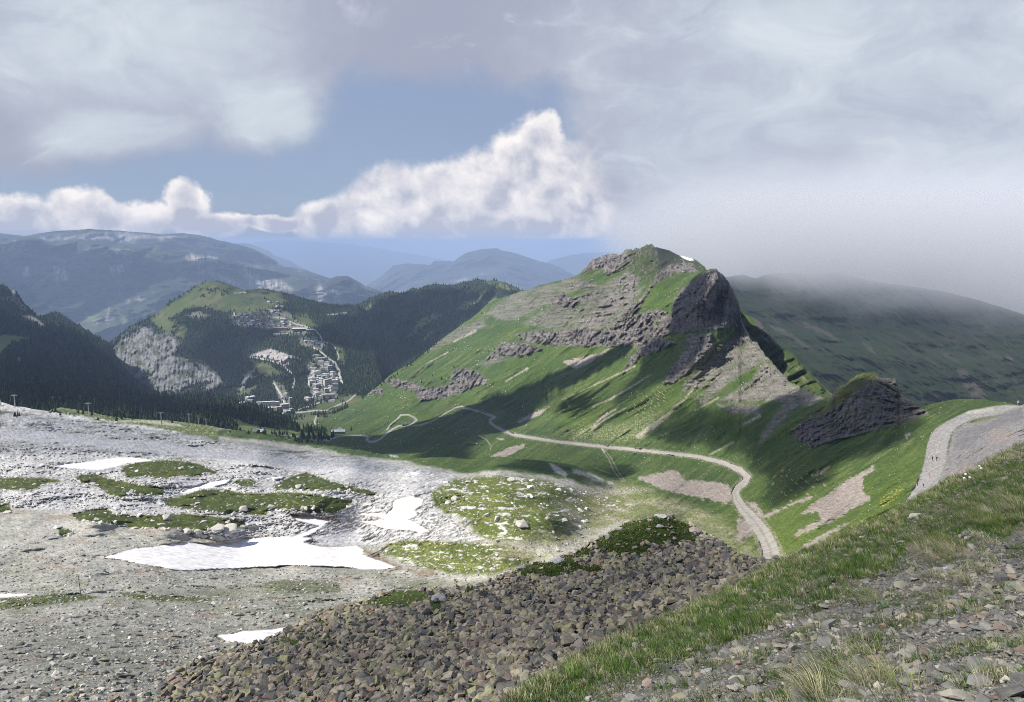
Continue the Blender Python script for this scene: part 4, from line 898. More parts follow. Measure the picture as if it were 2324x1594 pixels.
gcol = mixc(gcol, smooth(0.15, 0.4, fbm(px / 9, py / 6, z0, 3, .6, 88)) * 0.5, C(0.04, 0.05, 0.02))
wht = smooth(0.20, 0.32, fbm(px / 9, py / 4.5, z0, 4, 0.62, 89))
edge_ = 1 - np.abs(2 * np.clip(green_mounds, 0, 1) - 1)
col = mixc(col, green_mounds * (1 - 0.35 * wht), gcol)
col = mixc(col, edge_ * smooth(-0.1, 0.2, ns) * 0.6, C(0.50, 0.47, 0.41))
grc = mixc(np.broadcast_to(C(0.090, 0.115, 0.028), S.P.shape), smooth(-0.2, 0.4, fbm(px / 60, py / 14, z0, 4, .6, 87)), C(0.150, 0.165, 0.045))
col = mixc(col, gr_right * (1 - 0.55 * wht), grc); col = mixc(col, gr_right * smooth(0.20, 0.32, fbm(px / 34, py / 9, z0, 4, 0.62, 290)) * smooth(-0.3, 0.2, ns + kr - 0.3), C(0.55, 0.53, 0.50)); col = mixc(col, gr_right * smooth(0.26, 0.36, fbm(px / 10, py / 4.6, z0, 4, 0.62, 90)), C(0.52, 0.50, 0.46))
col = mixc(col, gr_low * smooth(0.35, 0.0, pe), C(0.075, 0.095, 0.022)); col = mixc(col, dirt * 0.75, C(0.19, 0.135, 0.085)); col = mixc(col, fan2 * (0.35 + 0.65 * smooth(-0.3, 0.3, fbm(px / 60, py / 14, z0, 4, .6, 212))) * smooth(-0.5, 0.1, ns), C(0.33, 0.30, 0.20)); col = mixc(col, fan2 * smooth(-0.15, 0.2, fbm(px / 40, py / 12, z0, 4, .6, 213)) * 0.75, C(0.15, 0.18, 0.05))
col = mixc(col, pale_fan * smooth(-0.35, 0.35, ns), C(0.45, 0.42, 0.36)); col = mixc(col, grass_far_flat * 0.95, C(0.085, 0.115, 0.03)); col = mixc(col, grass_far_flat * smooth(0.0, 0.3, ns + 0.3 * pe), C(0.26, 0.27, 0.15)); col = mixc(col, flat_pale * 0.8, C(0.42, 0.43, 0.32))
# rock
rc = mixc(np.broadcast_to(ROCK, S.P.shape), smooth(-0.2, 0.4, strat), C(0.205, 0.180, 0.165)); rc = mixc(rc, smooth(-0.12, 0.18, -ribs * 0.8 + 0.6 * fbm(px / 2.4, py / 8, z0, 4, 0.7, 91)) * 0.9, C(0.035, 0.033, 0.038)); rc = mixc(rc, smooth(0.0, 0.22, ledg + 0.5 * gr_) * 0.4, C(0.27, 0.245, 0.22)); rc = mixc(rc, P_('c', [(1020, 310), (1080, 270), (1130, 300), (1190, 370), (1250, 470), (1280, 560), (1270, 650), (1190, 690), (1080, 705), (960, 720), (760, 740), (770, 640), (800, 520), (850, 430), (930, 370)], 8) * 0.45, C(0.085, 0.072, 0.078)); twm = smooth(0.25, 0.6, twr); rc = mixc(rc, twm * smooth(0.05, 0.28, fbm(px / 6.5, py / 40, z0, 4, 0.68, 491)) * 0.8, C(0.025, 0.023, 0.028)); rc = mixc(rc, twm * smooth(0.1, 0.3, fbm(px / 26, (py + 0.1 * px) / 3.4, z0, 3, 0.7, 492)) * 0.55, C(0.20, 0.175, 0.165))
rc = mixc(rc, smooth(0.15, 0.4, fbm(px / 12, py / 9, z0, 3, .6, 92)) * 0.5, C(0.10, 0.11, 0.05))
rl = mixc(np.broadcast_to(ROCKL, S.P.shape), smooth(-0.05, 0.25, -ledg + 0.4 * gr_) * 0.85, C(0.12, 0.112, 0.095)); rl = mixc(rl, smooth(0.0, 0.22, fbm(px / 34, (py + 0.10 * px) / 3.0, z0, 3, 0.7, 393)) * 0.7, C(0.085, 0.08, 0.07))
col = mixc(col, rockl * smooth(-0.42, -0.08, fbm((uS) / 8, vS / 46, z0, 4, 0.62, 94) + 0.25 * ns), rl)
summ = P_('c', [(440, 230), (480, 150), (540, 128), (640, 95), (680, 140), (700, 250), (710, 330), (620, 370), (540, 310), (470, 290)], 6); summ2 = P_('c', [(660, 120), (720, 130), (800, 160), (880, 195), (960, 225), (1010, 270), (960, 300), (900, 240), (830, 250), (740, 290), (700, 320), (690, 200)], 4)
col = mixc(col, summ, mixc(np.broadcast_to(C(0.055, 0.075, 0.026), S.P.shape), smooth(0.0, 0.25, ribs + gr_ * .5), C(0.12, 0.11, 0.09))); col = mixc(col, summ2, C(0.050, 0.058, 0.036))
rock = rock * (1 - summ * 0.8)
col = mixc(col, rock * smooth(-0.75, -0.25, gul + fbm(px / 10, py / 10, z0, 4, .6, 95)), rc)
kc = mixc(np.broadcast_to(C(0.125, 0.112, 0.107), S.P.shape), smooth(-0.05, 0.3, -ribs + 0.4 * gr_), C(0.05, 0.048, 0.052)); kc = mixc(kc, smooth(0.1, 0.35, ledg) * 0.45, C(0.22, 0.195, 0.18))
kc = mixc(kc, smooth(0.0, 0.4, fbm(px / 26, py / 8, z0, 4, .6, 97)) * 0.6, C(0.14, 0.13, 0.05))
col = mixc(col, knob * (1 - knobg * 0.75), kc); col = mixc(col, np.maximum(knobg, knob * smooth(0.12, 0.34, fbm(px / 22, py / 9, z0, 4, .6, 297))) * 0.8, C(0.085, 0.088, 0.030))
sc_c = mixc(np.broadcast_to(C(0.31, 0.265, 0.225), S.P.shape), smooth(-0.1, 0.35, ns), C(0.22, 0.19, 0.17))
col = mixc(col, smooth(-0.10, 0.22, 0.9 * fbm(px / 11, py / 6, z0, 5, .7, 211) + (scree - 0.45) * 1.1) * (scree > 0.02), sc_c); col = mixc(col, strips * 0.85 * smooth(-0.45, 0.05, fbm(px / 6, py / 4, z0, 4, .7, 214)), C(0.34, 0.31, 0.24)); col = mixc(col, lime_spots, C(0.50, 0.48, 0.43) * (0.8 + 0.3 * ns[..., None]))
sh_c = mixc(np.broadcast_to(C(0.25, 0.235, 0.225), S.P.shape), smooth(-0.2, 0.3, pe), C(0.15, 0.145, 0.145)); sh_c = mixc(sh_c, shale_pink * 0.45, C(0.26, 0.21, 0.185)); sh_c = mixc(sh_c, shale_dark * 0.5, C(0.12, 0.12, 0.125)); sh_c = mixc(sh_c, shale_grass * 0.8, C(0.12, 0.13, 0.035))
col = mixc(col, shale, sh_c); col = mixc(col, crown * 0.7, C(0.045, 0.065, 0.024))
rg = mixc(np.broadcast_to(C(0.275, 0.26, 0.245), S.P.shape), smooth(-0.2, 0.3, pe) * 0.5, C(0.22, 0.208, 0.20)); rg = mixc(rg, P_('d', [(1690, 420), (1800, 395), (1900, 385), (1900, 410), (1700, 440)], 3) * 0.7, C(0.38, 0.36, 0.31))
for pts in ([(1500, 800), (1510, 720), (1530, 620), (1570, 560), (1650, 500)], [(1470, 800), (1480, 700), (1505, 600), (1545, 545), (1640, 480)]):
    rg = mixc(rg, line(px, py, [(a[0], a[1], 1.6) for a in zz('d', pts)], 1.0) * 0.5, C(0.36, 0.335, 0.30))
col = mixc(col, rroad, rg)
yel = P_('d', [(1040, 1080), (1130, 1000), (1250, 950), (1180, 1050), (1080, 1130)], 6, wC); col = mixc(col, yel * smooth(0.05, 0.25, ns) * 0.8, C(0.45, 0.42, 0.05))
col = mixc(col, tracks * 0.8, C(0.33, 0.30, 0.22)); col = mixc(col, paths, C(0.36, 0.33, 0.24))
rd = mixc(np.broadcast_to(GRAVEL, S.P.shape), smooth(-0.1, 0.3, ns) * 0.3, C(0.34, 0.31, 0.27))
for off in (-0.22, 0.22): pass
mid = line(px, py, [(a, b, w_ * 0.16) for a, b, w_ in ROADS[0][18:]], 2.0); rd = mixc(rd, mid * 0.6, C(0.22, 0.21, 0.15))
verge = line(px, py, [(a, b, w_ * 1.5) for a, b, w_ in ROADS[0]], 4.0, 1.0, wC * 0.5); col = mixc(col, verge * smooth(-0.25, 0.15, ns) * 0.7, C(0.30, 0.27, 0.21))
col = col * np.clip(1 + (0.75 * gr_ + 0.45 * ns), 0.35, 1.8)[..., None]
col = mixc(col, road, rd * np.clip(1 + 0.3 * gr_, 0.6, 1.4)[..., None])
sn = mixc(np.broadcast_to(SNOW, S.P.shape), smooth(0.0, 0.5, fbm(px / 30, py / 3.5, z0, 4, .6, 98)) * 0.6, C(0.60, 0.575, 0.555)); sn = mixc(sn, smooth(0.2, 0.5, fbm(px / 11, py / 3, z0, 4, .7, 198)) * 0.35, C(0.5, 0.45, 0.40))
rim = smooth(0.02, 0.35, U_([poly(px, py, zz(k, p), 7, wS * 3) for k, p in SNOWP[:3] + SNOWP[5:6]])) * (1 - snow); col = mixc(col, rim * 0.45, C(0.20, 0.155, 0.12))
col = mixc(col, snow, sn)
cls = [('snow_patch', snow, dict(kind='structure', label='patches of old white snow lying on the pale ground')), ('gravel_road', np.maximum(road, tracks * 0.9), dict(kind='structure', label='pale gravel road winding through the green valley')),
       ('road', rroad, dict(kind='structure', label='broad grey gravel road on the saddle at right')), ('limestone_ground', karst_reg * (1 - valley) * (1 - green_mounds), dict(kind='structure', label='bare fissured pale limestone field'))]
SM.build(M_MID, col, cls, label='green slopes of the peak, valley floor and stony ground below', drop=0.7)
SM.karst, SM.green, SM.grr, SM.slope_m, SM.snow_m, SM.lowm, SM.roadm = karst_reg, green_mounds, gr_right, slope, snow, low, np.maximum(road, rroad)

# ------------------------------------------------------------------ air
def air():
    bm = bmesh.new(); bmesh.ops.create_cube(bm, size=2.0)
    me = bpy.data.meshes.new('haze'); 
    for v in bm.verts: v.co = Vector((v.co.x * 430000, v.co.y * 430000, -900.0 + v.co.z * 1060.0))
    bm.to_mesh(me); bm.free()
    m = bpy.data.materials.new('haze_air'); m.use_nodes = True; t = NT(m.node_tree); t.n.clear()
    v = t.node('ShaderNodeVolumePrincipled', inp={'Color': (0.55, 0.69, 0.98, 1), 'Density': 4.4e-5, 'Anisotropy': 0.0})
    o = t.node('ShaderNodeOutputMaterial'); t.l.new(v.outputs[0], o.inputs['Volume'])
    me.materials.append(m); ob = obj('haze', me); tag(ob, kind='stuff', label='thin blue haze in the air over the valleys')
air()

# ------------------------------------------------------------------ scree heap in front
TOPN = [(200, 1660), (345, 1604), (380, 1541), (420, 1515), (460, 1499), (500, 1486), (540, 1475), (575, 1462), (610, 1450), (645, 1432), (679, 1416), (700, 1400), (721, 1388), (740, 1382), (756, 1381), (790, 1374), (832, 1364), (860, 1350), (901, 1341), (940, 1340),
        (971, 1338), (1006, 1339), (1030, 1332), (1060, 1333), (1082, 1332), (1110, 1322), (1127, 1317), (1160, 1300), (1192, 1285), (1220, 1279), (1250, 1275), (1282, 1264), (1321, 1248), (1340, 1237), (1353, 1227), (1369, 1217), (1395, 1203), (1417, 1190),
        (1443, 1182), (1475, 1176), (1498, 1172), (1524, 1172), (1546, 1185), (1579, 1198), (1598, 1208), (1617, 1221), (1643, 1237), (1662, 1250), (1679, 1261), (1698, 1267), (1724, 1271), (1756, 1272), (1782, 1269), (1850, 1268), (1950, 1275)]
SN = Sheet('scree_heap', 330, 1900, TOPN, [(330, 1660), (1900, 1660)],
           [(345, 1600, 29), (500, 1490, 34), (700, 1400, 38), (1000, 1340, 41), (1250, 1276, 45), (1498, 1172, 49), (1662, 1250, 44), (1782, 1272, 40), (1900, 1280, 36), (1500, 1250, 43), (1400, 1300, 38), (1100, 1400, 33), (1400, 1400, 28), (700, 1500, 31), (700, 1600, 26), (1000, 1500, 26),
            (1000, 1600, 21.5), (1200, 1600, 16.5), (1600, 1350, 26), (1750, 1320, 26), (400, 1660, 26), (1500, 1500, 18), (1300, 1500, 20), (1900, 1500, 14), (1900, 1660, 9), (1400, 1660, 12), (850, 1420, 34)],
           step=3.0, rows=190, rough=1.1, rlam=30)
px, py = SN.PX, SN.PY; z0 = px * 0
wC = 7 * fbm(px / 22, py / 16, z0, 4, 0.6, 5)
green1 = U2 = np.maximum.reduce([poly(px, py, zz(k, p), 5, wC) for k, p in (('h', [(790, 330), (850, 280), (1000, 190), (1180, 150), (1350, 140), (1440, 190), (1500, 240), (1540, 300), (1500, 345), (1420, 340), (1250, 360), (1180, 400), (1100, 460), (1000, 440), (900, 420), (830, 400)]),
        ('h', [(160, 560), (300, 490), (600, 430), (750, 360), (800, 400), (740, 430), (640, 450), (700, 500), (900, 500), (860, 550), (700, 570), (600, 560), (500, 600), (350, 580)]), ('g', [(1400, 745), (1380, 690), (1500, 650), (1600, 622), (1800, 615), (1810, 690), (1700, 720), (1640, 745), (1480, 748)]),
        ('g', [(1810, 710), (1900, 700), (1900, 770), (1830, 780)]), ('g', [(780, 960), (900, 930), (1040, 960), (980, 990), (820, 1000)]), ('g', [(1050, 820), (1130, 820), (1120, 860)]), ('g', [(2040, 610), (2120, 595), (2140, 640), (2060, 650)]))])
fineband = poly(px, py, zz('h', [(-100, 1560), (400, 1240), (900, 980), (1350, 790), (1700, 640), (1950, 540), (2300, 470), (2300, 900), (900, 1900)]), 14, wC)
SN.relief(lod(SN.P, 6, 7, SN.foot, 81) * 0.35 + green1 * 0.12, 0.3)
nb = fbm(px / 120, py / 80, z0, 4, 0.6, 8); nn = fbm(px / 7, py / 5, z0, 4, 0.65, 9)
c = mixc(np.broadcast_to(C(0.075, 0.066, 0.055), SN.P.shape), smooth(-0.1, 0.3, nn), C(0.15, 0.13, 0.105))
c = mixc(c, fineband * 0.85, C(0.25, 0.215, 0.185) * (0.85 + 0.5 * nn[..., None]))
gc = mixc(np.broadcast_to(C(0.042, 0.070, 0.014), SN.P.shape), smooth(-0.1, 0.35, nn), C(0.075, 0.095, 0.020))
c = mixc(c, green1, gc)
SN.build(M_NEAR, c, label='brown stony heap with a grassy top below the near slope', drop=1.3)
SN.green, SN.fine = green1, fineband

# ------------------------------------------------------------------ near slope with grass and slate
TOPG = [(1100, 1640)] + zz('h', [(200, 1440), (400, 1340), (560, 1240), (700, 1150), (850, 1060), (1000, 990), (1150, 935), (1300, 870), (1450, 800), (1600, 730), (1750, 660), (1900, 580), (2050, 490)]) + \
    zz('i', [(180, 560), (300, 500), (400, 460), (540, 390), (680, 330), (800, 280), (900, 235), (1000, 190), (1050, 150), (1130, 110), (1250, 50)]) + zz('d', [(1600, 900), (1700, 870), (1760, 840), (1830, 808), (1920, 752), (2000, 700), (2060, 672), (2123, 648)]) + [(2430, 975)]
SG = Sheet('grassy_slope', 1090, 2460, TOPG, [(1090, 1720), (2460, 1720)],
           [(2324, 1006, 21), (2430, 975, 21), (2136, 1098, 20), (1942, 1198, 17), (1756, 1282, 14.5), (1514, 1404, 10.8), (1321, 1495, 8.6), (1160, 1594, 7.0), (1100, 1640, 6.4), (2324, 1594, 2.9), (1800, 1594, 4.0), (2324, 1300, 6.2), (2000, 1400, 6.4), (1500, 1594, 5.2), (2200, 1150, 12.5),
            (1900, 1300, 10), (2460, 1720, 2.3), (1600, 1720, 3.6), (1100, 1720, 5.6), (2324, 1450, 4.1), (1700, 1450, 7.0), (2450, 1150, 9.5)], step=3.0, rows=210, rough=1.6, rlam=16)
px, py = SG.PX, SG.PY; z0 = px * 0
wG = 16 * fbm(px / 60, py / 34, z0, 4, 0.6, 5)
greenN = np.maximum.reduce([poly(px, py, zz('h', [(-100, 1700), (200, 1440), (850, 1050), (1500, 770), (2100, 460), (2600, 200), (2600, 700), (2324, 830), (2100, 870), (2000, 960), (1700, 1050), (1450, 1130), (1250, 1250), (1000, 1330), (800, 1400), (600, 1600)]), 16, wG),
      poly(px, py, zz('i', [(-50, 620), (700, 320), (1300, 0), (1950, -200), (1950, 260), (1750, 420), (1500, 330), (1300, 500), (1100, 460), (950, 640), (700, 720), (500, 740), (330, 850), (200, 960), (-50, 1050)]), 14, wG)])
patchg = smooth(-0.02, 0.22, fbm(SG.P[..., 0] / 0.55, SG.P[..., 1] / 0.55, z0, 4, 0.6, 17))
SG.veg = np.clip(greenN * (0.55 + 0.6 * smooth(-0.35, 0.1, fbm(SG.P[..., 0] / 1.0, SG.P[..., 1] / 1.0, z0, 3, 0.6, 18))) + (1 - greenN) * patchg * 0.75, 0, 1)
SG.greenN = greenN
SG.relief(lod(SG.P, 2.2, 7, SG.foot, 91) * 0.13 + greenN * 0.05 * fbm(SG.P[..., 0] / .4, SG.P[..., 1] / .4, z0, 3, .6, 19), 0.3)
nn = fbm(SG.P[..., 0] / 0.12, SG.P[..., 1] / 0.12, z0, 4, 0.65, 9); nb = fbm(SG.P[..., 0] / 1.3, SG.P[..., 1] / 1.3, z0, 3, 0.6, 10)
c = mixc(np.broadcast_to(C(0.18, 0.17, 0.15), SG.P.shape), smooth(-0.2, 0.3, nn), C(0.105, 0.10, 0.09)); c = mixc(c, smooth(0.1, 0.4, nb) * 0.5, C(0.17, 0.135, 0.115))
c = mixc(c, SG.veg * 0.85, C(0.05, 0.065, 0.02))
SG.build(M_NEAR, c, label='near slope of thin grass and slate chips at lower right', drop=2.2)

# ------------------------------------------------------------------ many small stones, blades and trees
def rock_variant(seed, n=13, box=(1, 0.75, 0.5), bev=False):
    r = np.random.default_rng(seed)
    p = r.normal(size=(n, 3)); p /= np.linalg.norm(p, axis=1)[:, None]; p = np.sign(p) * np.abs(p) ** 0.75
    p *= np.array(box) * r.uniform(0.75, 1.1, (n, 1))
    bm = bmesh.new()
    for q in p: bm.verts.new(q)
    res = bmesh.ops.convex_hull(bm, input=bm.verts)
    bmesh.ops.delete(bm, geom=[v for v in bm.verts if not v.link_faces], context='VERTS')
    bmesh.ops.triangulate(bm, faces=bm.faces)
    bm.verts.index_update()
    V = np.array([v.co[:] for v in bm.verts]); T = np.array([[v.index for v in f.verts] for f in bm.faces])
    V /= np.abs(V).max()
    bm.free(); return V, T
RV = [rock_variant(100 + i, 12 + i % 4, (1, 0.8, 0.55 + 0.1 * (i % 3))) for i in range(9)]
FV = [rock_variant(200 + i, 11, (1, 0.75, 0.22)) for i in range(7)]
RV_ME = [make_mesh('rock', v, tris=t) for v, t in RV]; FV_ME = [make_mesh('stone', v, tris=t) for v, t in FV]

def rot_mats(n, tilt=0.5, normal=None, rng=RNG):
    a = rng.uniform(0, 2 * math.pi, n); t = rng.normal(0, tilt, n); b = rng.uniform(0, 2 * math.pi, n)
    ca, sa = np.cos(a), np.sin(a)
    Rz = np.zeros((n, 3, 3)); Rz[:, 0, 0] = ca; Rz[:, 0, 1] = -sa; Rz[:, 1, 0] = sa; Rz[:, 1, 1] = ca; Rz[:, 2, 2] = 1
    k = np.stack([np.cos(b), np.sin(b), b * 0], 1); K_ = np.zeros((n, 3, 3))
    K_[:, 0, 1] = -k[:, 2]; K_[:, 0, 2] = k[:, 1]; K_[:, 1, 0] = k[:, 2]; K_[:, 1, 2] = -k[:, 0]; K_[:, 2, 0] = -k[:, 1]; K_[:, 2, 1] = k[:, 0]
    Rt = np.eye(3)[None] + np.sin(t)[:, None, None] * K_ + (1 - np.cos(t))[:, None, None] * (K_ @ K_)
    return Rt @ Rz

def join_copies(variants, pos, R, scale, colors, rng=RNG, jit=0.0):
    VS, TS, CS = [], [], []; base = 0
    which = rng.integers(0, len(variants), len(pos))
    for vi, (V, T) in enumerate(variants):
        s = np.where(which == vi)[0]
        if not len(s): continue
        sc_ = scale[s] if scale.ndim == 2 else scale[s][:, None]
        q = np.einsum('nij,nvj->nvi', R[s], V[None] * sc_[:, None, :]) + pos[s][:, None]
        VS.append(q.reshape(-1, 3)); TS.append((T[None] + (np.arange(len(s)) * len(V))[:, None, None] + base).reshape(-1, 3))
        cc_ = np.repeat(colors[s][:, None], len(V), 1).reshape(-1, 3); CS.append(cc_)
        base += len(s) * len(V)
    return np.concatenate(VS), np.concatenate(TS), np.concatenate(CS)

def grid_val(S, A, px, py):
    ci = np.clip(((px - S.cols[0]) / S.step).round().astype(int), 0, len(S.cols) - 1)
    t = np.clip((py - S.top[ci]) / (S.bot[ci] - S.top[ci]), 0, 1) ** (1 / S.tpow)
    ri = np.clip((t * (S.rows - 1)).round().astype(int), 0, S.rows - 1)
    return A[ri, ci]

def scatter(S, weight, n, power=2.0, rng=RNG, xr=(-60, 2390), yr=(0, 1640)):
    """points spread over the ground, even per square metre when power is 2"""
    dens = np.clip(weight, 0, None) * (S.D ** power) / np.maximum(S.face, 0.2) * (S.bot - S.top)[None]
    dens = dens * ((S.PX > xr[0]) & (S.PX < xr[1]) & (S.PY < yr[1]))
    p = dens.ravel().cumsum(); p /= p[-1]
    i = np.searchsorted(p, rng.random(n)); r, c_ = np.unravel_index(i, dens.shape)
    qx = S.PX[r, c_] + rng.uniform(-.5, .5, n) * S.step; hgt = (S.bot - S.top)[c_] / S.rows
    qy = np.maximum(S.PY[r, c_] + rng.uniform(-.5, .5, n) * hgt, S.top[c_] + 0.2)
    return qx, qy

def palette(cols_, n, w=None, rng=RNG, var=0.18):
    i = rng.choice(len(cols_), n, p=w); c_ = np.array(cols_, np.float32)[i]
    return c_ * rng.uniform(1 - var, 1 + var, (n, 1)).astype(np.float32)

M_ROCKS = mat_attr('loose_stones', nscale=7.0, nmix=0.35, bump=0.02, bscale=16.0)
M_ROCKO = mat_objcol('broken_rock', nscale=5.0, nmix=0.35, lich=0.5)
M_BOULD = mat_attr('pale_boulders', nscale=0.8, nmix=0.2)
M_BOULDO = mat_objcol('pale_boulder', nscale=0.9, nmix=0.2)
M_BLADE = mat_attr('grass_blades', nscale=3.0, nmix=0.3)
M_TREE = mat_attr('conifer_needles', nscale=0.5, nmix=0.4)
for me in RV_ME + FV_ME: me.materials.append(M_ROCKO)

LM_N = [(990, 1358, 'the big smooth crest boulder'), (1500, 1225, 'the grassy hump'), (1350, 1369, 'the black square block'), (648, 1520, 'the lichen covered rock'), (905, 1585, 'the leaning rock at the bottom'),
        (1161, 1416, 'the blue black upright block'), (1524, 1309, 'the foot of the hump'), (410, 1560, 'the left end of the heap'), (1735, 1285, 'the gravel road end'), (830, 1375, 'the small grass patch'), (1300, 1290, 'the long grass strip'), (1080, 1500, 'the striped slab'), (760, 1450, 'the small lower snow patch'), (1290, 1560, 'the lower turf edge'), (1420, 1480, 'the middle turf edge'), (1560, 1400, 'the upper turf edge'), (1180, 1490, 'the mid bottom scree'), (1400, 1430, 'the gravel strip'), (1620, 1350, 'the narrow top of the gravel strip')]
LM_G = [(2045, 1333, 'the large tan rock'), (1900, 1560, 'the straw tuft at the bottom'), (2280, 1510, 'the broad rock by the corner'), (2256, 1370, 'the reddish brown slab'), (1850, 1464, 'the dark pointed stone'), (2004, 1422, 'the orange edged block'), (2080, 1173, 'the log like slab'),
        (2208, 1209, 'the pale stone by the tuft'), (1956, 1500, 'the brick brown stone'), (2136, 1470, 'the brown grey angular stone'), (1880, 1367, 'the whitish stone in the turf'), (1640, 1560, 'the bottom end of the turf'), (2150, 1300, 'the lilac flower cushion'), (1450, 1540, 'the lower left slope end')]
LM_M = [(85, 1105, 'the leftmost green hump'), (385, 1072, 'the round hump behind the snow'), (560, 1135, 'the long green hump'), (420, 1190, 'the hump with the pale cliff'), (700, 1108, 'the pointed far hump'), (1120, 1150, 'the speckled green hump'), (1000, 1290, 'the grass at the large snow tip'),
        (1247, 1132, 'the pair of hikers on the rocks'), (560, 1255, 'the large snow patch'), (910, 1160, 'the branching snow patch'), (560, 1110, 'the small middle hump'), (1300, 1170, 'the thin footpath'), (300, 1120, 'the second hump from the left')]
LM_T = [(34, 924, 'the leftmost lift pylon'), (202, 945, 'the double crossarm lift pylon'), (367, 962, 'the lift pylon on the bright strip'), (430, 955, 'the small forest edge pylon'), (468, 958, 'the rightmost lift pylon'), (587, 979, 'the pair of sheds'), (768, 985, 'the mountain hut'), (690, 985, 'the foot of the forest tongue'),
        (120, 935, 'the wood above the limestone'), (290, 950, 'the green strip'), (540, 960, 'the gap before the sheds'), (650, 960, 'the forest tongue'), (800, 925, 'the meadow below the village'), (960, 860, 'the low cliff on the slope'), (1120, 790, 'the cliff band of the peak'), (1000, 790, 'the skyline of the green slope'), (1080, 715, 'the shoulder of the green slope')]
def beside(lms, x, y):
    a = min(lms, key=lambda l: math.hypot(l[0] - x, (l[1] - y) * 1.5)); dx, dy = x - a[0], (y - a[1]) * 1.5; d = math.hypot(dx, dy)
    if d < 22: return 'right beside ' + a[2]
    w = ('well ' if d > 110 else 'just ' if d < 50 else '')
    if abs(dx) > 2 * abs(dy): s_ = 'right of ' if dx > 0 else 'left of '
    elif abs(dy) > 2 * abs(dx): s_ = 'below ' if dy > 0 else 'above '
    else: s_ = ('down ' if dy > 0 else 'up ') + ('right of ' if dx > 0 else 'left of ')
    return w + s_ + a[2]
def namer(kind, pal, names, lms, cuts):
    P_ = np.array(pal)
    def f(j, x, y, c_, sz, v):
        hue = c_ / c_.mean(); k = np.argmin(((P_ / P_.mean(1)[:, None] - hue) ** 2).sum(1) * 6 + ((P_.mean(1) - c_.mean()) ** 2) * 30)
        size_ = 'small' if sz < cuts[0] else 'medium' if sz < cuts[1] else 'large'
        shape_ = ['angular', 'blocky', 'wedged', 'flattish', 'lumpy', 'pointed', 'squarish', 'broken', 'slanting'][v % 9]
        return f'{size_} {shape_} {names[k]} {kind} {beside(lms, x, y)}'
    return f

def place_rocks(name, S, weight, n, smin, smax, pw, pal, wts, variants, mes, label, group, nind=300, sink=0.25, tilt=0.5, power=2.0, yr=(0, 1640), cat='rock', mat=None, stufflabel='', flat=(1, 1, 1), rng=RNG, distinct=None):
    qx, qy = scatter(S, weight, n, power, rng, yr=yr)
    pos = S.at(qx, qy)
    u = rng.random(n); sz = smin * (smax / smin) ** (u ** pw)
    D_ = grid_val(S, S.D, qx, qy)
    colr = palette(pal, n, wts, rng)
    R = rot_mats(n, tilt, rng=rng)
    scale = sz[:, None] * np.array(flat)[None] * rng.uniform(0.75, 1.25, (n, 3)) * 0.5
    pos[:, 2] += sz * (0.5 * 0.6 - sink) * flat[2]
    vis = (qy < 1594) & (qx > 0) & (qx < 2324)
    scr_ = np.where(vis, sz / D_, 0); order = np.argsort(-scr_)
    ind = order[:nind]; rest = order[nind:]
    for j in ind:
        v = int(rng.integers(len(mes)))
        o = bpy.data.objects.new(name, mes[v]); COL.objects.link(o)
        M4 = Matrix([[*R[j][0], 0], [*R[j][1], 0], [*R[j][2], 0], [0, 0, 0, 1]])
        o.matrix_world = Matrix.Translation(pos[j]) @ M4 @ Matrix.Diagonal((*scale[j], 1))
        o.color = (*[float(x) for x in colr[j]], 1)
        tag(o, distinct(j, qx[j], qy[j], colr[j], sz[j] / D_[j], v) if distinct else label, cat, group)
    if len(rest):
        V, T, CC = join_copies(variants, pos[rest], R[rest], scale[rest], colr[rest], rng)
        o = obj(name + 's' if not name.endswith('s') else name, make_mesh(name + '_field', V, tris=T, mat=mat, col=CC))
        tag(o, stufflabel, None, None, 'stuff')

PAL_SCREE = [C(.32, .28, .20), C(.24, .19, .155), C(.14, .135, .125), C(.29, .28, .16), C(.20, .18, .15), C(.38, .34, .27), C(.28, .20, .145), C(.07, .068, .066)]
NAME_SCREE = ['tan', 'purplish brown', 'dark grey', 'olive', 'grey brown', 'pale tan', 'rusty', 'blackish']
nbN = fbm(SN.PX / 130, SN.PY / 90, SN.PX * 0, 3, 0.6, 8)
place_rocks('rock', SN, (1 - SN.green * 0.97) * (1 - 0.90 * SN.fine), 38000, 0.07, 0.58, 2.7, PAL_SCREE, [.26, .10, .14, .16, .19, .07, .02, .06], RV + FV[:3], RV_ME + FV_ME[:3],
            'angular broken rock lying in the brown scree heap in the foreground', 'broken rocks of the foreground scree heap', 300, sink=0.16, distinct=namer('rock', PAL_SCREE, NAME_SCREE, LM_N, (0.0105, 0.0135)), stufflabel='thousands of brown, olive and dark broken rocks covering the foreground heap', mat=M_ROCKS, power=1.6)
place_rocks('pebbles', SN, SN.fine * (1 - SN.green) + 0.15, 16000, 0.035, 0.20, 1.6, PAL_SCREE, [.2, .22, .1, .1, .2, .1, .03, .05], RV + FV, RV_ME, '', '', 0, sink=0.05, stufflabel='fine broken slate between the scree heap and the grass edge', mat=M_ROCKS, power=0.9)
place_rocks('pebbles', SN, SN.fine * (1 - SN.green) * (SN.PX > 900), 9000, 0.02, 0.11, 1.5, [C(.27, .235, .20), C(.22, .185, .165), C(.17, .155, .145), C(.32, .28, .24)], [.3, .3, .25, .15], FV, RV_ME, '', '', 0, sink=0.05, stufflabel='fine reddish grey gravel strip beside the grass edge', mat=M_ROCKS, power=0.1, tilt=0.3)
PAL_SL = [C(.20, .195, .178), C(.13, .127, .12), C(.255, .24, .20), C(.34, .31, .255), C(.25, .19, .155), C(.165, .162, .15)]
NAME_SL = ['grey', 'dark grey', 'beige', 'pale', 'brownish', 'mid grey']
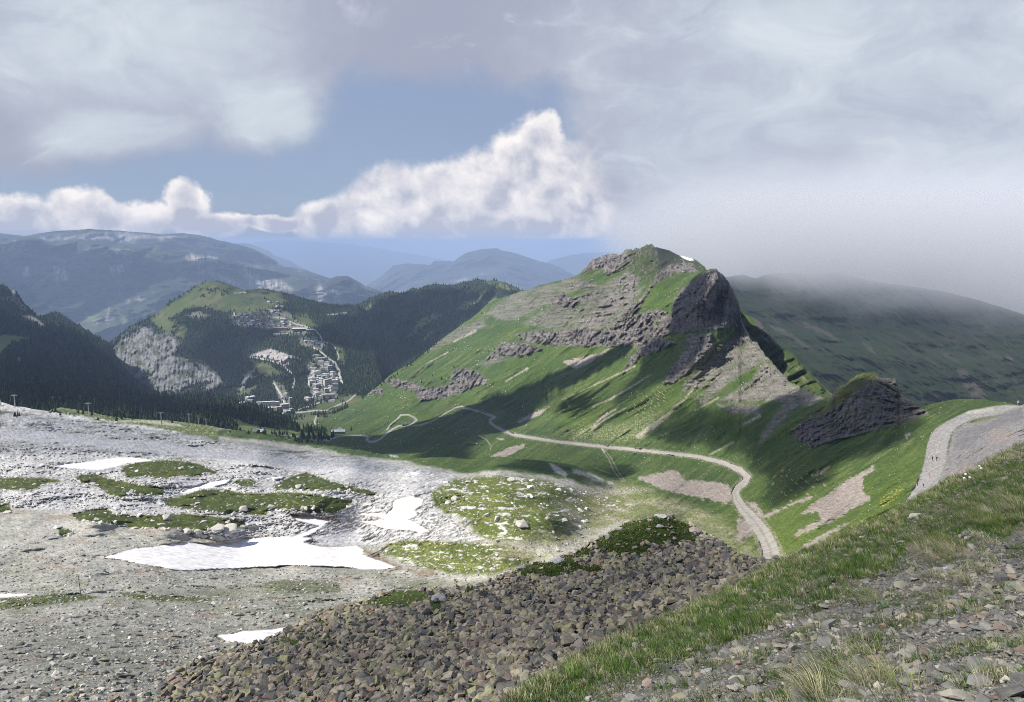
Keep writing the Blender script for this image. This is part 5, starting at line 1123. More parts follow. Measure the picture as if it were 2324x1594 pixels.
place_rocks('stone', SG, (1 - SG.veg * 0.8) * 1.0, 3400, 0.028, 0.15, 2.8, PAL_SL, [.3, .2, .2, .1, .08, .12], FV + RV[:3], FV_ME + RV_ME[:3],
            'flat grey slate stone lying on the thinly grassed near slope', 'loose slate stones on the near slope', 280, sink=0.15, tilt=0.3, distinct=namer('slate stone', PAL_SL, NAME_SL, LM_G, (0.016, 0.022)), stufflabel='smaller slate stones scattered over the near slope', mat=M_ROCKS, power=1.2)
place_rocks('slate_chips', SG, (1 - SG.veg * 0.75), 30000, 0.009, 0.04, 1.4, PAL_SL, [.3, .25, .18, .07, .08, .12], FV, FV_ME, '', '', 0, sink=0.1, tilt=0.35, stufflabel='slate chips covering the near slope', mat=M_ROCKS, power=1.0)
# pale limestone blocks on the humps and the field
PAL_L = [C(.52, .50, .45), C(.44, .42, .38), C(.56, .54, .50), C(.36, .34, .30)]
for me in RV_ME: pass
RVL_ME = [make_mesh('boulder', v, tris=t, mat=M_BOULDO) for v, t in RV]
edge_g = 1 - np.abs(2 * np.clip(SM.green, 0, 1) - 1)
clump = smooth(0.02, 0.3, fbm(SM.PX / 30, SM.PY / 10, SM.PX * 0, 3, .6, 201))
wB_ = (SM.green * 0.03 + edge_g * 1.3 + SM.green * clump * 0.12) * (1 - SM.snow_m) + SM.grr * (0.02 + clump * 0.2) * (1 - SM.snow_m)
place_rocks('boulder', SM, wB_, 2300, 0.6, 4.2, 2.6, PAL_L, [.4, .25, .2, .15], RV, RVL_ME, 'pale limestone boulder among the grassy humps of the stony field', 'pale boulders on the grassy humps', 300, sink=0.28, tilt=0.25,
            distinct=namer('boulder', PAL_L, ['pale', 'greyish', 'whitish', 'grey'], LM_M, (0.0055, 0.0075)), stufflabel='small pale boulders on the grassy humps', mat=M_BOULD, power=1.2, flat=(1, 1, 0.8), yr=(0, 1320))
lowm = SM.lowm * (1 - SM.snow_m) * (1 - SM.karst) * smooth(1180, 1290, SM.PY) * (1 - SM.green)
place_rocks('scattered_stones', SM, lowm, 16000, 0.25, 1.5, 2.6, [C(.40, .39, .35), C(.30, .295, .265), C(.19, .187, .17), C(.50, .48, .43), C(.11, .11, .10)], [.28, .27, .22, .08, .15], RV[:6] + FV[:2], RV_ME, '', '', 0, sink=0.2, tilt=0.25,
            stufflabel='loose grey and pale stones covering the ground at lower left', mat=M_BOULD, power=1.0, flat=(1, 1, .7))
place_rocks('scattered_stones', SM, (SM.slope_m * (1 - SM.roadm)) * smooth(0.1, 0.4, fbm(SM.PX / 40, SM.PY / 20, SM.PX * 0, 3, .6, 205)) + P_('f', [(-100, 200), (500, 280), (800, 350), (700, 250), (300, 220)], 20) * 2, 1500, 0.8, 3.0, 2.2, PAL_L, [.3, .3, .2, .2], RV[:6], RV_ME, '', '', 0, sink=0.2,
            stufflabel='pale stones dotted over the green slopes', mat=M_BOULD, power=0.4) if False else None
qs = scatter(SM, SM.slope_m * (1 - SM.roadm) * smooth(0.05, 0.35, fbm(SM.PX / 40, SM.PY / 20, SM.PX * 0, 3, .6, 205)), 1400, 0.6)
V, T, CC = join_copies(RV[:6], SM.at(*qs), rot_mats(1400), 0.5 * RNG.uniform(0.3, 1.0, 1400) * grid_val(SM, SM.D, *qs) / 420 * 0.9, palette(PAL_L, 1400, [.3, .3, .2, .2]))
tag(obj('scattered_stones', make_mesh('scattered_stones', V, tris=T, mat=M_BOULD, col=CC)), 'pale stones dotted over the green slopes', None, None, 'stuff')

# the broken rock thins out down to the left
tp_ = np.interp(SM.PX, [300, 380, 540, 679, 760], [1600, 1545, 1478, 1420, 1385])
bandL = smooth(90, 0, tp_ - SM.PY) * (SM.PX < 780) * (SM.PX > 120) * (SM.PY > 1380) * (1 - SM.snow_m)
qs = scatter(SM, bandL, 2200, 1.0)
V, T, CC = join_copies(RV[:6] + FV[:2], SM.at(*qs), rot_mats(2200), 0.5 * 0.22 * (7.0 ** (RNG.random(2200) ** 2.4)), palette(PAL_SCREE, 2200))
tag(obj('scattered_stones', make_mesh('scattered_stones', V, tris=T, mat=M_ROCKS, col=CC)), 'broken rocks thinning out at the foot of the heap, lower left', None, None, 'stuff')

# hand placed stones
def boulder(S, px_, py_, w_px, ratio, col_, label, vi=0, rz=0.0, tilt=0.1, mes=None, group=None, name='boulder', dup=0.9, sink=0.1):
    p = S.at([px_], [py_])[0]; d = float(p[1]); w = w_px * d / F_PX
    o = bpy.data.objects.new(name, (mes or BOV)[vi % len(mes or BOV)]); COL.objects.link(o)
    o.location = p + np.array([0, 0, w * 0.5 * ratio * (1 - sink * 2) - w * 0.1 * ratio])
    o.rotation_euler = (tilt, tilt * 0.5, rz); o.scale = (w * 0.5, w * 0.5 * dup, w * 0.5 * ratio)
    o.color = (*[float(x) for x in col_], 1); tag(o, label, 'rock' if name != 'boulder' else 'boulder', group)
    return o

def bev_rock(seed, n=16):
    V, T = rock_variant(seed, n, (1, 0.85, 0.8))
    bm = bmesh.new()
    vs = [bm.verts.new(v) for v in V]
    for t in T: bm.faces.new([vs[i] for i in t])
    bmesh.ops.recalc_face_normals(bm, faces=bm.faces)
    bmesh.ops.dissolve_limit(bm, angle_limit=0.3, verts=bm.verts, edges=bm.edges)
    bmesh.ops.bevel(bm, geom=bm.edges[:], offset=0.07, segments=1, affect='EDGES', profile=0.6)
    bmesh.ops.triangulate(bm, faces=bm.faces)
    bmesh.ops.subdivide_edges(bm, edges=bm.edges[:], cuts=1, use_grid_fill=True)
    for v in bm.verts:
        n_ = float(fbm(v.co.x * 1.7 + seed, v.co.y * 1.7, v.co.z * 1.7, 3, 0.6, 5)); v.co *= 1 + 0.09 * n_
    me = bpy.data.meshes.new('boulder'); bm.to_mesh(me); bm.free(); me.materials.append(M_ROCKO)
    return me
BOV = [bev_rock(300 + i) for i in range(7)]
TAN, GRY, DGR, PNK, ORG, PAL = C(.27, .25, .20), C(.22, .22, .205), C(.10, .10, .10), C(.24, .17, .145), C(.30, .22, .15), C(.42, .41, .37)
def hi_(k, x, y): return zz(k, [(x, y)])[0]
for k, x, y, w, r, colr_, lab, vi, rz in (
    ('i', 1010, 760, 72, .42, TAN, 'large tan rock half buried in the near slope, the biggest stone there', 0, 0.5), ('i', 800, 1000, 30, .8, DGR, 'dark upright wedge of slate leaning beside a tan block', 1, 1.0), ('i', 880, 1045, 42, .45, ORG, 'tan block with an orange edge beside a dark wedge', 2, 0.2),
    ('i', 390, 1180, 30, .75, DGR, 'dark grey pointed stone at the lower edge of the green turf', 3, 0.3), ('i', 570, 1175, 36, .4, TAN, 'flat tan stone right of the dark pointed one', 4, 0.9), ('i', 725, 1300, 38, .38, PNK, 'brick brown oblong stone near the bottom of the slope', 5, 0.1),
    ('i', 950, 1275, 48, .5, GRY, 'large grey rock beside a tuft near the bottom of the slope', 6, 0.8), ('i', 1280, 1345, 32, .4, PAL, 'pale rounded stone low on the near slope', 0, 0.2), ('i', 1762, 1325, 50, .42, GRY, 'broad grey rock close to the lower right corner', 1, 0.0),
    ('i', 1685, 880, 44, .34, PNK, 'reddish brown slab at the right edge of the slope', 2, 0.4), ('i', 1760, 990, 88, .18, GRY, 'wide flat grey slab near the right edge', 3, 0.1), ('i', 1300, 1190, 32, .5, PNK, 'brown grey angular stone right of the big grey rock', 4, 0.7),
    ('i', 1530, 365, 26, .55, PAL, 'pale stone beside a dark green tuft high on the slope', 5, 0.3), ('i', 905, 350, 32, .4, PNK, 'pinkish brown stone among the straw near the slope edge', 6, 0.2), ('i', 480, 870, 30, .3, PAL, 'whitish flat stone in the deep green turf', 0, 0.2),
    ('i', 960, 462, 22, .25, PAL, 'small flat pale stone in the upper grass', 1, 0.1), ('i', 1220, 1265, 52, .3, GRY, 'long grey slab below the brown grey stone', 2, 0.2), ('i', 1560, 1560, 20, .8, PAL, 'small upright pale stone at the bottom edge', 3, 0.2), ('i', 640, 1250, 26, .5, TAN, 'tan stone above the brick brown one', 5, .5),
    ('i', 1820, 690, 40, .4, ORG, 'orange tinted stones at the right edge below the straw tuft', 6, .3)):
    q = hi_(k, x, y); boulder(SG, q[0], q[1], w * 0.62, r, colr_, lab, vi, rz, name='stone', sink=0.2)
q = hi_('i', 1120, 250); o = boulder(SG, q[0], q[1], 74, .16, PAL, 'long pale slab like a weathered log at the top edge of the slope', 4, 0.5, name='stone', sink=0.1); o.scale[1] *= 0.35
for k, x, y, w, r, colr_, lab, vi, rz in (
    ('g', 1870, 690, 40, .5, C(.30, .30, .30), 'big smooth pale grey boulder on the crest of the scree heap', 0, 0.1), ('g', 1975, 640, 34, .42, C(.24, .25, .25), 'grey tilted slab just behind the big pale boulder', 1, 0.4), ('g', 1370, 745, 24, .7, C(.12, .12, .12), 'dark boulder at the left end of the small grass patch on the heap', 2, 0.1),
    ('h', 1352, 318, 12, 1.1, C(.33, .31, .29), 'upright pale stone on the grassy top of the heap', 3, 0.1), ('h', 1250, 228, 24, .4, C(.30, .31, .31), 'oval pale stone near the summit of the grassy hump', 4, 0.1), ('h', 1170, 245, 14, .4, C(.20, .22, .22), 'small grey stone left of the oval pale stone', 5, 0.4),
    ('h', 1260, 158, 34, .18, C(.36, .35, .33), 'flat pale outcrop on the very top of the grassy hump', 6, 0), ('h', 1490, 265, 34, .5, C(.33, .29, .25), 'pale broken outcrop on the right shoulder of the hump', 0, 0.8), ('h', 1560, 310, 34, .5, C(.34, .30, .26), 'lower pale outcrop on the right shoulder of the hump', 1, 1.0),
    ('h', 960, 245, 26, .3, C(.36, .35, .32), 'pale ledge on the left shoulder of the hump', 2, 0), ('h', 880, 288, 22, .5, C(.36, .34, .30), 'pale block on the left edge of the hump', 3, 0), ('h', 280, 520, 26, .5, C(.20, .20, .20), 'grey rock on the edge left of the long grass strip', 4, 0), ('h', 530, 470, 40, .3, C(.34, .35, .36), 'bluish white flat rock on the skyline of the heap', 5, 0.2),
    ('h', 790, 760, 20, .9, C(.05, .05, .055), 'black square block in the middle of the scree', 6, 0.2), ('h', 505, 820, 24, .7, C(.09, .09, .09), 'dark grey block left of the black one in the scree', 0, 0.1), ('h', 205, 905, 22, .9, C(.04, .045, .055), 'blue black upright block in the left scree', 1, 0.3), ('h', 280, 800, 14, .9, C(.06, .06, .07), 'small dark block above the blue black one', 2, 0.3),
    ('h', 790, 885, 28, .5, C(.10, .10, .09), 'dark slab below the black block', 3, 0.2), ('h', 600, 915, 30, .45, C(.14, .11, .095), 'purple brown slab in the middle scree', 4, 0.1), ('h', 1150, 570, 22, .8, C(.25, .23, .20), 'pale tan block below the grassy hump', 5, 0.3), ('h', 1205, 580, 15, 1.1, C(.12, .13, .12), 'dark pointed stone right of the pale tan block', 6, 0.3),
    ('h', 1330, 575, 22, .8, C(.15, .15, .15), 'grey block at the foot of the hump', 0, 0.6), ('h', 1290, 610, 18, .6, C(.30, .31, .31), 'light grey stone beside the grey block', 1, 0.2), ('h', 1515, 490, 24, .55, C(.07, .07, .08), 'dark flat rock at the right foot of the hump', 2, 0.2), ('h', 440, 600, 20, .8, C(.27, .27, .27), 'pale grey stone below the long grass strip', 3, 0.3),
    ('h', 690, 555, 26, .6, C(.24, .23, .20), 'light rock at the lower edge of the grass strip', 4, 0.3), ('g', 870, 1140, 26, .6, C(.24, .27, .14), 'yellow green lichen covered rock in the lower scree', 5, 0.4), ('g', 770, 1120, 46, .5, C(.08, .085, .09), 'large dark slab in the lower left scree', 6, 0.1),
    ('g', 1420, 1260, 34, .7, C(.13, .13, .13), 'square grey boulder near the bottom of the scree', 0, 0.1), ('g', 290, 1310, 44, .5, C(.10, .11, .12), 'large bluish slab at the bottom left of the scree', 1, 0.5), ('g', 730, 1320, 50, .4, C(.10, .11, .115), 'long dark slab at the bottom edge of the scree', 2, 0.6),
    ('g', 950, 1310, 34, .6, C(.26, .27, .24), 'pale leaning rock at the bottom edge of the scree', 3, 0.6), ('g', 820, 1230, 30, .45, C(.27, .20, .15), 'orange brown slab in the lower scree', 4, 0.2), ('g', 2110, 850, 26, .7, C(.15, .12, .11), 'brown pointed block in the upper scree', 5, 0.1), ('g', 1830, 1130, 40, .4, C(.23, .23, .19), 'pale striped slab in the middle of the scree', 6, 0.3),
    ('g', 160, 1230, 34, .5, C(.30, .22, .18), 'salmon coloured rock at the left end of the scree', 0, 0.4)):
    q = hi_(k, x, y); boulder(SN, q[0], q[1], w, r, colr_, lab, vi, rz, name='rock', sink=0.1)
for k, x, y, w, r, lab, vi in (('g', 500, 245, 44, .7, 'biggest pale block of the low cliff above the large snow patch', 0), ('g', 390, 290, 20, .9, 'rounded pale block standing at the snow edge below the cliff', 1), ('g', 300, 280, 24, .8, 'pale block at the foot of the low cliff, left of the rounded one', 2),
    ('g', 340, 285, 18, 1.0, 'narrow pale block between two larger ones at the snow edge', 3), ('g', 100, 165, 32, .7, 'pale angular block standing on the grass hump left of the snow', 4), ('g', 330, 185, 24, .4, 'flat pale stone on the grass above the low cliff', 5), ('g', 600, 100, 26, .5, 'pale stones at the lower rim of the long green hump', 6),
    ('g', 430, 230, 34, .6, 'pale block at the top of the low cliff', 0), ('g', 230, 250, 28, .7, 'leftmost large pale block of the low cliff', 1), ('g', 660, 235, 26, .8, 'dark grey rounded rock beside the low cliff', 2), ('g', 780, 90, 22, .8, 'pale upright block at the right rim of the long hump', 3),
    ('f', 130, 540, 26, .6, 'pale boulder in the middle of the right hand hump', 4), ('f', 1420, 750, 22, .8, 'large pale boulder on the green hump near the hikers', 5), ('f', 1590, 780, 40, .35, 'long pale ledge right of the large pale boulder', 6), ('f', 1515, 490, 22, .6, 'pale boulder on top of the far green hump', 0),
    ('f', 1150, 620, 22, .9, 'tall pale boulder at the left of the speckled green hump', 1)):
    q = hi_(k, x, y); colr_ = C(.50, .47, .42) if 'dark' not in lab else C(.2, .2, .2)
    o = boulder(SM, q[0], q[1], w, r, colr_, lab, vi, 0.3 * vi, sink=0.1)

# grass
def blades(S, weight, ntuft, nblade, hmin, hmax, spread, pal, wts, width, lean=(-0.25, 0.1), power=1.0, rng=RNG, droop=0.5, bigp=0.0):
    qx, qy = scatter(S, weight, ntuft, power, rng, xr=(1000, 2450), yr=(0, 1700)); base = S.at(qx, qy)
    n = ntuft * nblade; ti = np.repeat(np.arange(ntuft), nblade)
    ht = rng.uniform(hmin, hmax, ntuft) ; big = rng.random(ntuft) < bigp; ht = np.where(big, ht * 1.7, ht)
    h_ = ht[ti] * rng.uniform(0.45, 1.1, n)
    tcol = palette(pal, ntuft, wts, rng, 0.2)[ti] * rng.uniform(0.75, 1.25, (n, 1))
    a = rng.uniform(0, 2 * math.pi, n); rr = spread * np.sqrt(rng.random(n)) * (ht[ti] / hmax)
    b = base[ti].copy(); b[:, 0] += np.cos(a) * rr; b[:, 1] += np.sin(a) * rr; b[:, 2] -= 0.01
    out = np.stack([np.cos(a), np.sin(a)], 1) * rng.uniform(0.15, 0.75, n)[:, None] + np.array(lean)[None]
    w = width * rng.uniform(0.6, 1.3, n); pa = a + math.pi / 2 + rng.normal(0, 0.6, n)
    side = np.stack([np.cos(pa), np.sin(pa), pa * 0], 1) * w[:, None] * 0.5
    def pt(t): 
        q = b.copy(); q[:, :2] += out * (h_ * t * (0.5 + droop * t))[:, None]; q[:, 2] += h_ * (t - 0.35 * droop * t * t); return q
    m_ = pt(0.55); tp = pt(1.0)
    V = np.stack([b - side, b + side, m_ + side * 0.7, m_ - side * 0.7, tp], 1).reshape(-1, 3)
    k = (np.arange(n) * 5)[:, None]; Q = k + np.array([[0, 1, 2, 3]]); T = k + np.array([[3, 2, 4]])
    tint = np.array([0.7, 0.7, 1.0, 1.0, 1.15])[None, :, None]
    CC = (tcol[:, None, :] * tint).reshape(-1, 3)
    return V, Q, T, CC
GPAL = [C(.050, .110, .020), C(.080, .150, .030), C(.14, .19, .05), C(.30, .285, .16), C(.42, .39, .25)]
def grass_obj(name, label, parts):
    VS, QS, TS, CS = [], [], [], []; b = 0
    for V, Q, T, CC in parts:
        VS.append(V); QS.append(Q + b); TS.append(T + b); CS.append(CC); b += len(V)
    me = make_mesh(name, np.concatenate(VS), tris=np.concatenate(TS), quads=np.concatenate(QS), mat=M_BLADE, col=np.concatenate(CS))
    tag(obj(name, me), label, None, None, 'stuff')
gN = SG.greenN
edgeband = smooth(46, 0, SG.PY - SG.top[None])
straw_big = np.maximum.reduce([poly(SG.PX, SG.PY, zz('i', p), 34) * np.clip(0.35 + 1.6 * fbm(SG.P[..., 0] / .35, SG.P[..., 1] / .35, SG.PX * 0, 3, .6, 44), 0, 1) for p in ([(380, 1360), (900, 1300), (1150, 1450), (900, 1600), (350, 1600)], [(1000, 480), (1500, 380), (1700, 450), (1650, 620), (1300, 640)], [(1350, 200), (1900, 60), (1900, 330), (1450, 300)], [(750, 780), (900, 760), (900, 880), (760, 880)], [(1250, 680), (1500, 640), (1500, 800), (1300, 780)])])
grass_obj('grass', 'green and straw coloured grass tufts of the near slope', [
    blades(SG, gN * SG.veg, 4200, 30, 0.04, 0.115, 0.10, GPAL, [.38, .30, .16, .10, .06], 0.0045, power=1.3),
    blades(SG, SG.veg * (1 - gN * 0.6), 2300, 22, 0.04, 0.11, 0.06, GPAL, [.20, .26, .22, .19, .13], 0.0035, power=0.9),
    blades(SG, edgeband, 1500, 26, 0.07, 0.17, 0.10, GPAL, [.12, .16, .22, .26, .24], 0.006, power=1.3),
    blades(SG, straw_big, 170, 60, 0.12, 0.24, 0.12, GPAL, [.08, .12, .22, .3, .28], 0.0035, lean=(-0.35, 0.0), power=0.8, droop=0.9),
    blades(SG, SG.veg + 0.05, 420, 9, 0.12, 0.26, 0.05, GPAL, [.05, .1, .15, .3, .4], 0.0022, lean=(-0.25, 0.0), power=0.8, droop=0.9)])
def blades_n(S, w, nt, nb_, h0, h1, sp, pal, wts, wd): return blades(S, w, nt, nb_, h0, h1, sp, pal, wts, wd, power=1.0)
def blades_sn():
    return blades(SN, SN.green, 2600, 10, 0.05, 0.14, 0.25, [C(.038, .062, .014), C(.06, .08, .02), C(.10, .11, .04)], [.5, .35, .15], 0.03, lean=(0, 0), power=1.0)
grass_obj('grass', 'short dark turf on the scree heap', [blades_sn()])

# ------------------------------------------------------------------ trees
def conifer(seed, levels, sides, jag, trunk=True):
    """crown of ragged drooping tiers, unit height"""
    r = np.random.default_rng(seed); V = []; T = []; Cc = []
    for l in range(levels):
        f = l / levels; z_base = 0.10 + 0.80 * f; z_top = min(1.0, z_base + (0.95 / levels) * 1.55)
        if l == levels - 1: z_top = 1.0
        rad = 0.20 * (1 - f) ** 0.85 + 0.025
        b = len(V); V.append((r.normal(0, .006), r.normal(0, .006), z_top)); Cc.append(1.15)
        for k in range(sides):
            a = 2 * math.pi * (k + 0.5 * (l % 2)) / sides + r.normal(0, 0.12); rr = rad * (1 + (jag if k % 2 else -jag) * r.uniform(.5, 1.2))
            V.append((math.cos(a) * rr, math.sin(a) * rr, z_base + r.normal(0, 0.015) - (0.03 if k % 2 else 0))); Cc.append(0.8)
        for k in range(sides): T.append((b, b + 1 + k, b + 1 + (k + 1) % sides))
    return np.array(V), np.array(T), np.array(Cc)
TVH = [conifer(s, 8, 10, 0.30) for s in range(4)]
TVM = [conifer(20 + s, 4, 6, 0.22) for s in range(5)]
TVL = [conifer(40 + s, 2, 5, 0.15) for s in range(5)]

def tree_points(S, wood, cell, hm, dmin=0, dmax=1e9, prob=1.0, xr=(-40, 2360)):
    gx, gy = np.meshgrid(np.arange(S.cols[0], S.cols[-1], cell), np.arange(S.top.min(), S.bot.max(), cell))
    gx = (gx + RNG.uniform(-.5, .5, gx.shape) * cell).ravel(); gy = (gy + RNG.uniform(-.5, .5, gy.shape) * cell).ravel()
    tp = np.interp(gx, S.cols, S.top); bt = np.interp(gx, S.cols, S.bot)
    ok = (gy > tp + 0.3) & (gy < bt - 1) & (gx > max(xr[0], S.cols[0] + 3)) & (gx < min(xr[1], S.cols[-1] - 3)); gx, gy = gx[ok], gy[ok]
    D_ = grid_val(S, S.D, gx, gy); w = grid_val(S, wood, gx, gy)
    hp = F_PX * hm / D_
    pr = np.minimum(1, (cell / (0.33 * hp)) ** 2 * 1.5) * w * prob
    ok = (RNG.random(len(gx)) < pr) & (D_ > dmin) & (D_ < dmax)
    return gx[ok], gy[ok], D_[ok]

TREES = []      # (pos, height, d)
for S, cell, hm in ((SV, 3.4, 15), (SE_, 3.4, 16), (SF, 3.6, 16)):
    qx, qy, D_ = tree_points(S, np.clip(S.wood, 0, 1) ** 1.3, cell, hm)
    pos = S.at(qx, qy); hh = hm * RNG.uniform(0.65, 1.25, len(qx))
    TREES += [(p, h_, d, x_) for p, h_, d, x_ in zip(pos, hh, D_, qx)]
# edge of the wood on the green slope and by the huts
def extra(S, k, pts, hm, n_each=1, jx=0):
    for (x, y) in zz(k, pts):
        for _ in range(n_each):
            xx, yy = x + RNG.normal(0, jx), y + RNG.normal(0, jx * 0.4); p = S.at([xx], [yy])[0]
            TREES.append((p, hm * RNG.uniform(.7, 1.2), 100.0 + p[1] * 0.2, xx))
extra(SM, 'b', [(1370, 812), (1408, 795), (1000, 968), (470, 1322), (930, 1012), (1140, 912), (862, 1072), (1060, 990), (1320, 560), (1240, 590), (1190, 640), (1500, 450)], 11)
extra(SM, 'b', [(200 + 9 * i, 1318 + 7 * (i % 3) + i * 0.8) for i in range(13)], 13, 1, 1)
extra(SM, 'b', [(350 + 9 * i, 1205 - 7.5 * i) for i in range(12)], 14, 2, 2.5)
extra(SM, 'b', [(560 + 11 * i, 1085 - 6.5 * i) for i in range(20)], 13, 1, 2.5)
extra(SM, 'b', [(800 + 12 * i, 935 - 9.5 * i) for i in range(24)], 12, 1, 2.0)
extra(SM, 'm', [(160 + 12 * i, 345 + 6 * (i % 4)) for i in range(6)], 5, 1, 1)
extra(SM, 'm', [(900, 318), (960, 322), (1380, 378), (1390, 380), (1515, 384), (1760, 376), (1776, 378), (1970, 425), (600, 292), (630, 288), (1040, 340), (1300, 362)], 6, 1, 1)
d_ = np.array([t[2] for t in TREES]); xs = np.array([t[3] for t in TREES]); posn = np.array([t[0] for t in TREES]); hts = np.array([t[1] for t in TREES])
vis = (xs > 0) & (xs < 2324)
order = np.argsort(np.where(vis, d_, 1e9)); near = order[:300]; rest = order[300:]
M_TRUNK = mat_plain('conifer_bark', (0.07, 0.05, 0.038, 1), 0.9)
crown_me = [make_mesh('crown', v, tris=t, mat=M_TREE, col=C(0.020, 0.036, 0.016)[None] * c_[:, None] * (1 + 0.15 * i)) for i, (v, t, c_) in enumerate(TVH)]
def trunk_mesh():
    n = 6; V = []; Q = []
    for z_, r_ in ((-0.06, 0.020), (0.5, 0.012), (0.9, 0.004)):
        for k in range(n): V.append((math.cos(2 * math.pi * k / n) * r_, math.sin(2 * math.pi * k / n) * r_, z_))
    for l in range(2):
        for k in range(n): Q.append((l * n + k, l * n + (k + 1) % n, (l + 1) * n + (k + 1) % n, (l + 1) * n + k))
    return make_mesh('trunk', np.array(V), quads=np.array(Q), mat=M_TRUNK)
trunk_me = trunk_mesh()
for j in near:
    r = bpy.data.objects.new('conifer_tree', None); COL.objects.link(r); r.location = posn[j]; r.empty_display_size = 0.5
    h_ = float(hts[j]); r.scale = (h_ * random.uniform(.85, 1.2), h_ * random.uniform(.85, 1.2), h_); r.rotation_euler[2] = random.uniform(0, 6.28)
    on_slope = xs[j] > 690 and posn[j][1] > 1450 
    ypx = H0 / 2 - F_PX * math.tan(math.atan2(posn[j][2], posn[j][1]) + PITCH)
    sz_ = hts[j] / d_[j]; big = 'tall' if hts[j] > 15 else 'short' if hts[j] < 10 else 'medium'
    lab = f"{big} {['dark green', 'full crowned', 'slender', 'ragged'][j % 4]} conifer {beside(LM_T, xs[j], ypx)}"
    gr = 'conifers along the edge of the forest' if xs[j] < 700 else 'conifers on the open slopes and by the hut'
    tag(r, lab, 'tree', gr)
    obj('crown', crown_me[random.randrange(4)], r); obj('trunk', trunk_me, r)
def tree_stuff(idx, variants, name, label):
    n = len(idx)
    if not n: return
    V, T, CC = None, None, None
    VS, TS, CS = [], [], []; base = 0; which = RNG.integers(0, len(variants), n)
    R = rot_mats(n, 0.03)
    colr = palette([C(.018, .034, .016), C(.026, .044, .018), C(.034, .052, .022), C(.014, .026, .014)], n, [.35, .3, .15, .2])
    for vi, (V_, T_, c_) in enumerate(variants):
        s = np.where(which == vi)[0]
        if not len(s): continue
        hh = hts[idx[s]]; wd = hh * RNG.uniform(0.85, 1.35, len(s)); sc_ = np.stack([wd, wd, hh], 1)
        q = np.einsum('nij,nvj->nvi', R[s], V_[None] * sc_[:, None, :]) + posn[idx[s]][:, None] - np.array([0, 0, 1.0])
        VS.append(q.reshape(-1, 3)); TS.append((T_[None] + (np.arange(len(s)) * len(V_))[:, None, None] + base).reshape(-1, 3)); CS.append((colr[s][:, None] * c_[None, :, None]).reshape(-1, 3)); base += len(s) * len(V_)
    me = make_mesh(name, np.concatenate(VS), tris=np.concatenate(TS), mat=M_TREE, col=np.concatenate(CS)); tag(obj(name, me), label, None, None, 'stuff')
rest = np.array(rest); dr = d_[rest]
tree_stuff(rest[dr < 2000], TVM, 'forest', 'dense dark conifer forest between the limestone field and the village')
tree_stuff(rest[dr >= 2000], TVL, 'forest', 'far dark conifer forest on the hills round the village')
print('trees', len(TREES), 'rest', len(rest))

# ------------------------------------------------------------------ houses
def box_me(bm, cx, cy, z0_, w, d, h, rot=0.0):
    m = Matrix.Translation((cx, cy, z0_ + h / 2)) @ Matrix.Rotation(rot, 4, 'Z') @ Matrix.Diagonal((w, d, h, 1))
    bmesh.ops.create_cube(bm, size=1.0, matrix=m)
def bm_obj(name, bm, mat, parent=None, loc=None):
    me = bpy.data.meshes.new(name); bm.to_mesh(me); bm.free(); me.materials.append(mat); return obj(name, me, parent, loc)
M_CONC = mat_plain('pale_concrete', (0.62, 0.60, 0.56, 1), 0.85, 0.15, 0.12)
M_CONC2 = mat_plain('grey_concrete', (0.33, 0.32, 0.30, 1), 0.85, 0.15, 0.12)
M_WOODB = mat_plain('brown_timber', (0.12, 0.075, 0.05, 1), 0.8, 0.25, 0.3)
M_ROOFW = mat_plain('white_flat_roof', (0.58, 0.56, 0.53, 1), 0.8, 0.12, 0.1)
M_ROOFG = mat_plain('grey_metal_roof', (0.27, 0.28, 0.30, 1), 0.5, 0.15, 0.2)
M_ROOFD = mat_plain('dark_roof', (0.10, 0.105, 0.12, 1), 0.6, 0.2, 0.2)
M_WIN = mat_plain('dark_window_band', (0.13, 0.135, 0.15, 1), 0.25, 0.2, 0.3, 0.5)
M_RED = mat_plain('red_brown_wall', (0.16, 0.06, 0.05, 1), 0.8, 0.25, 0.3)

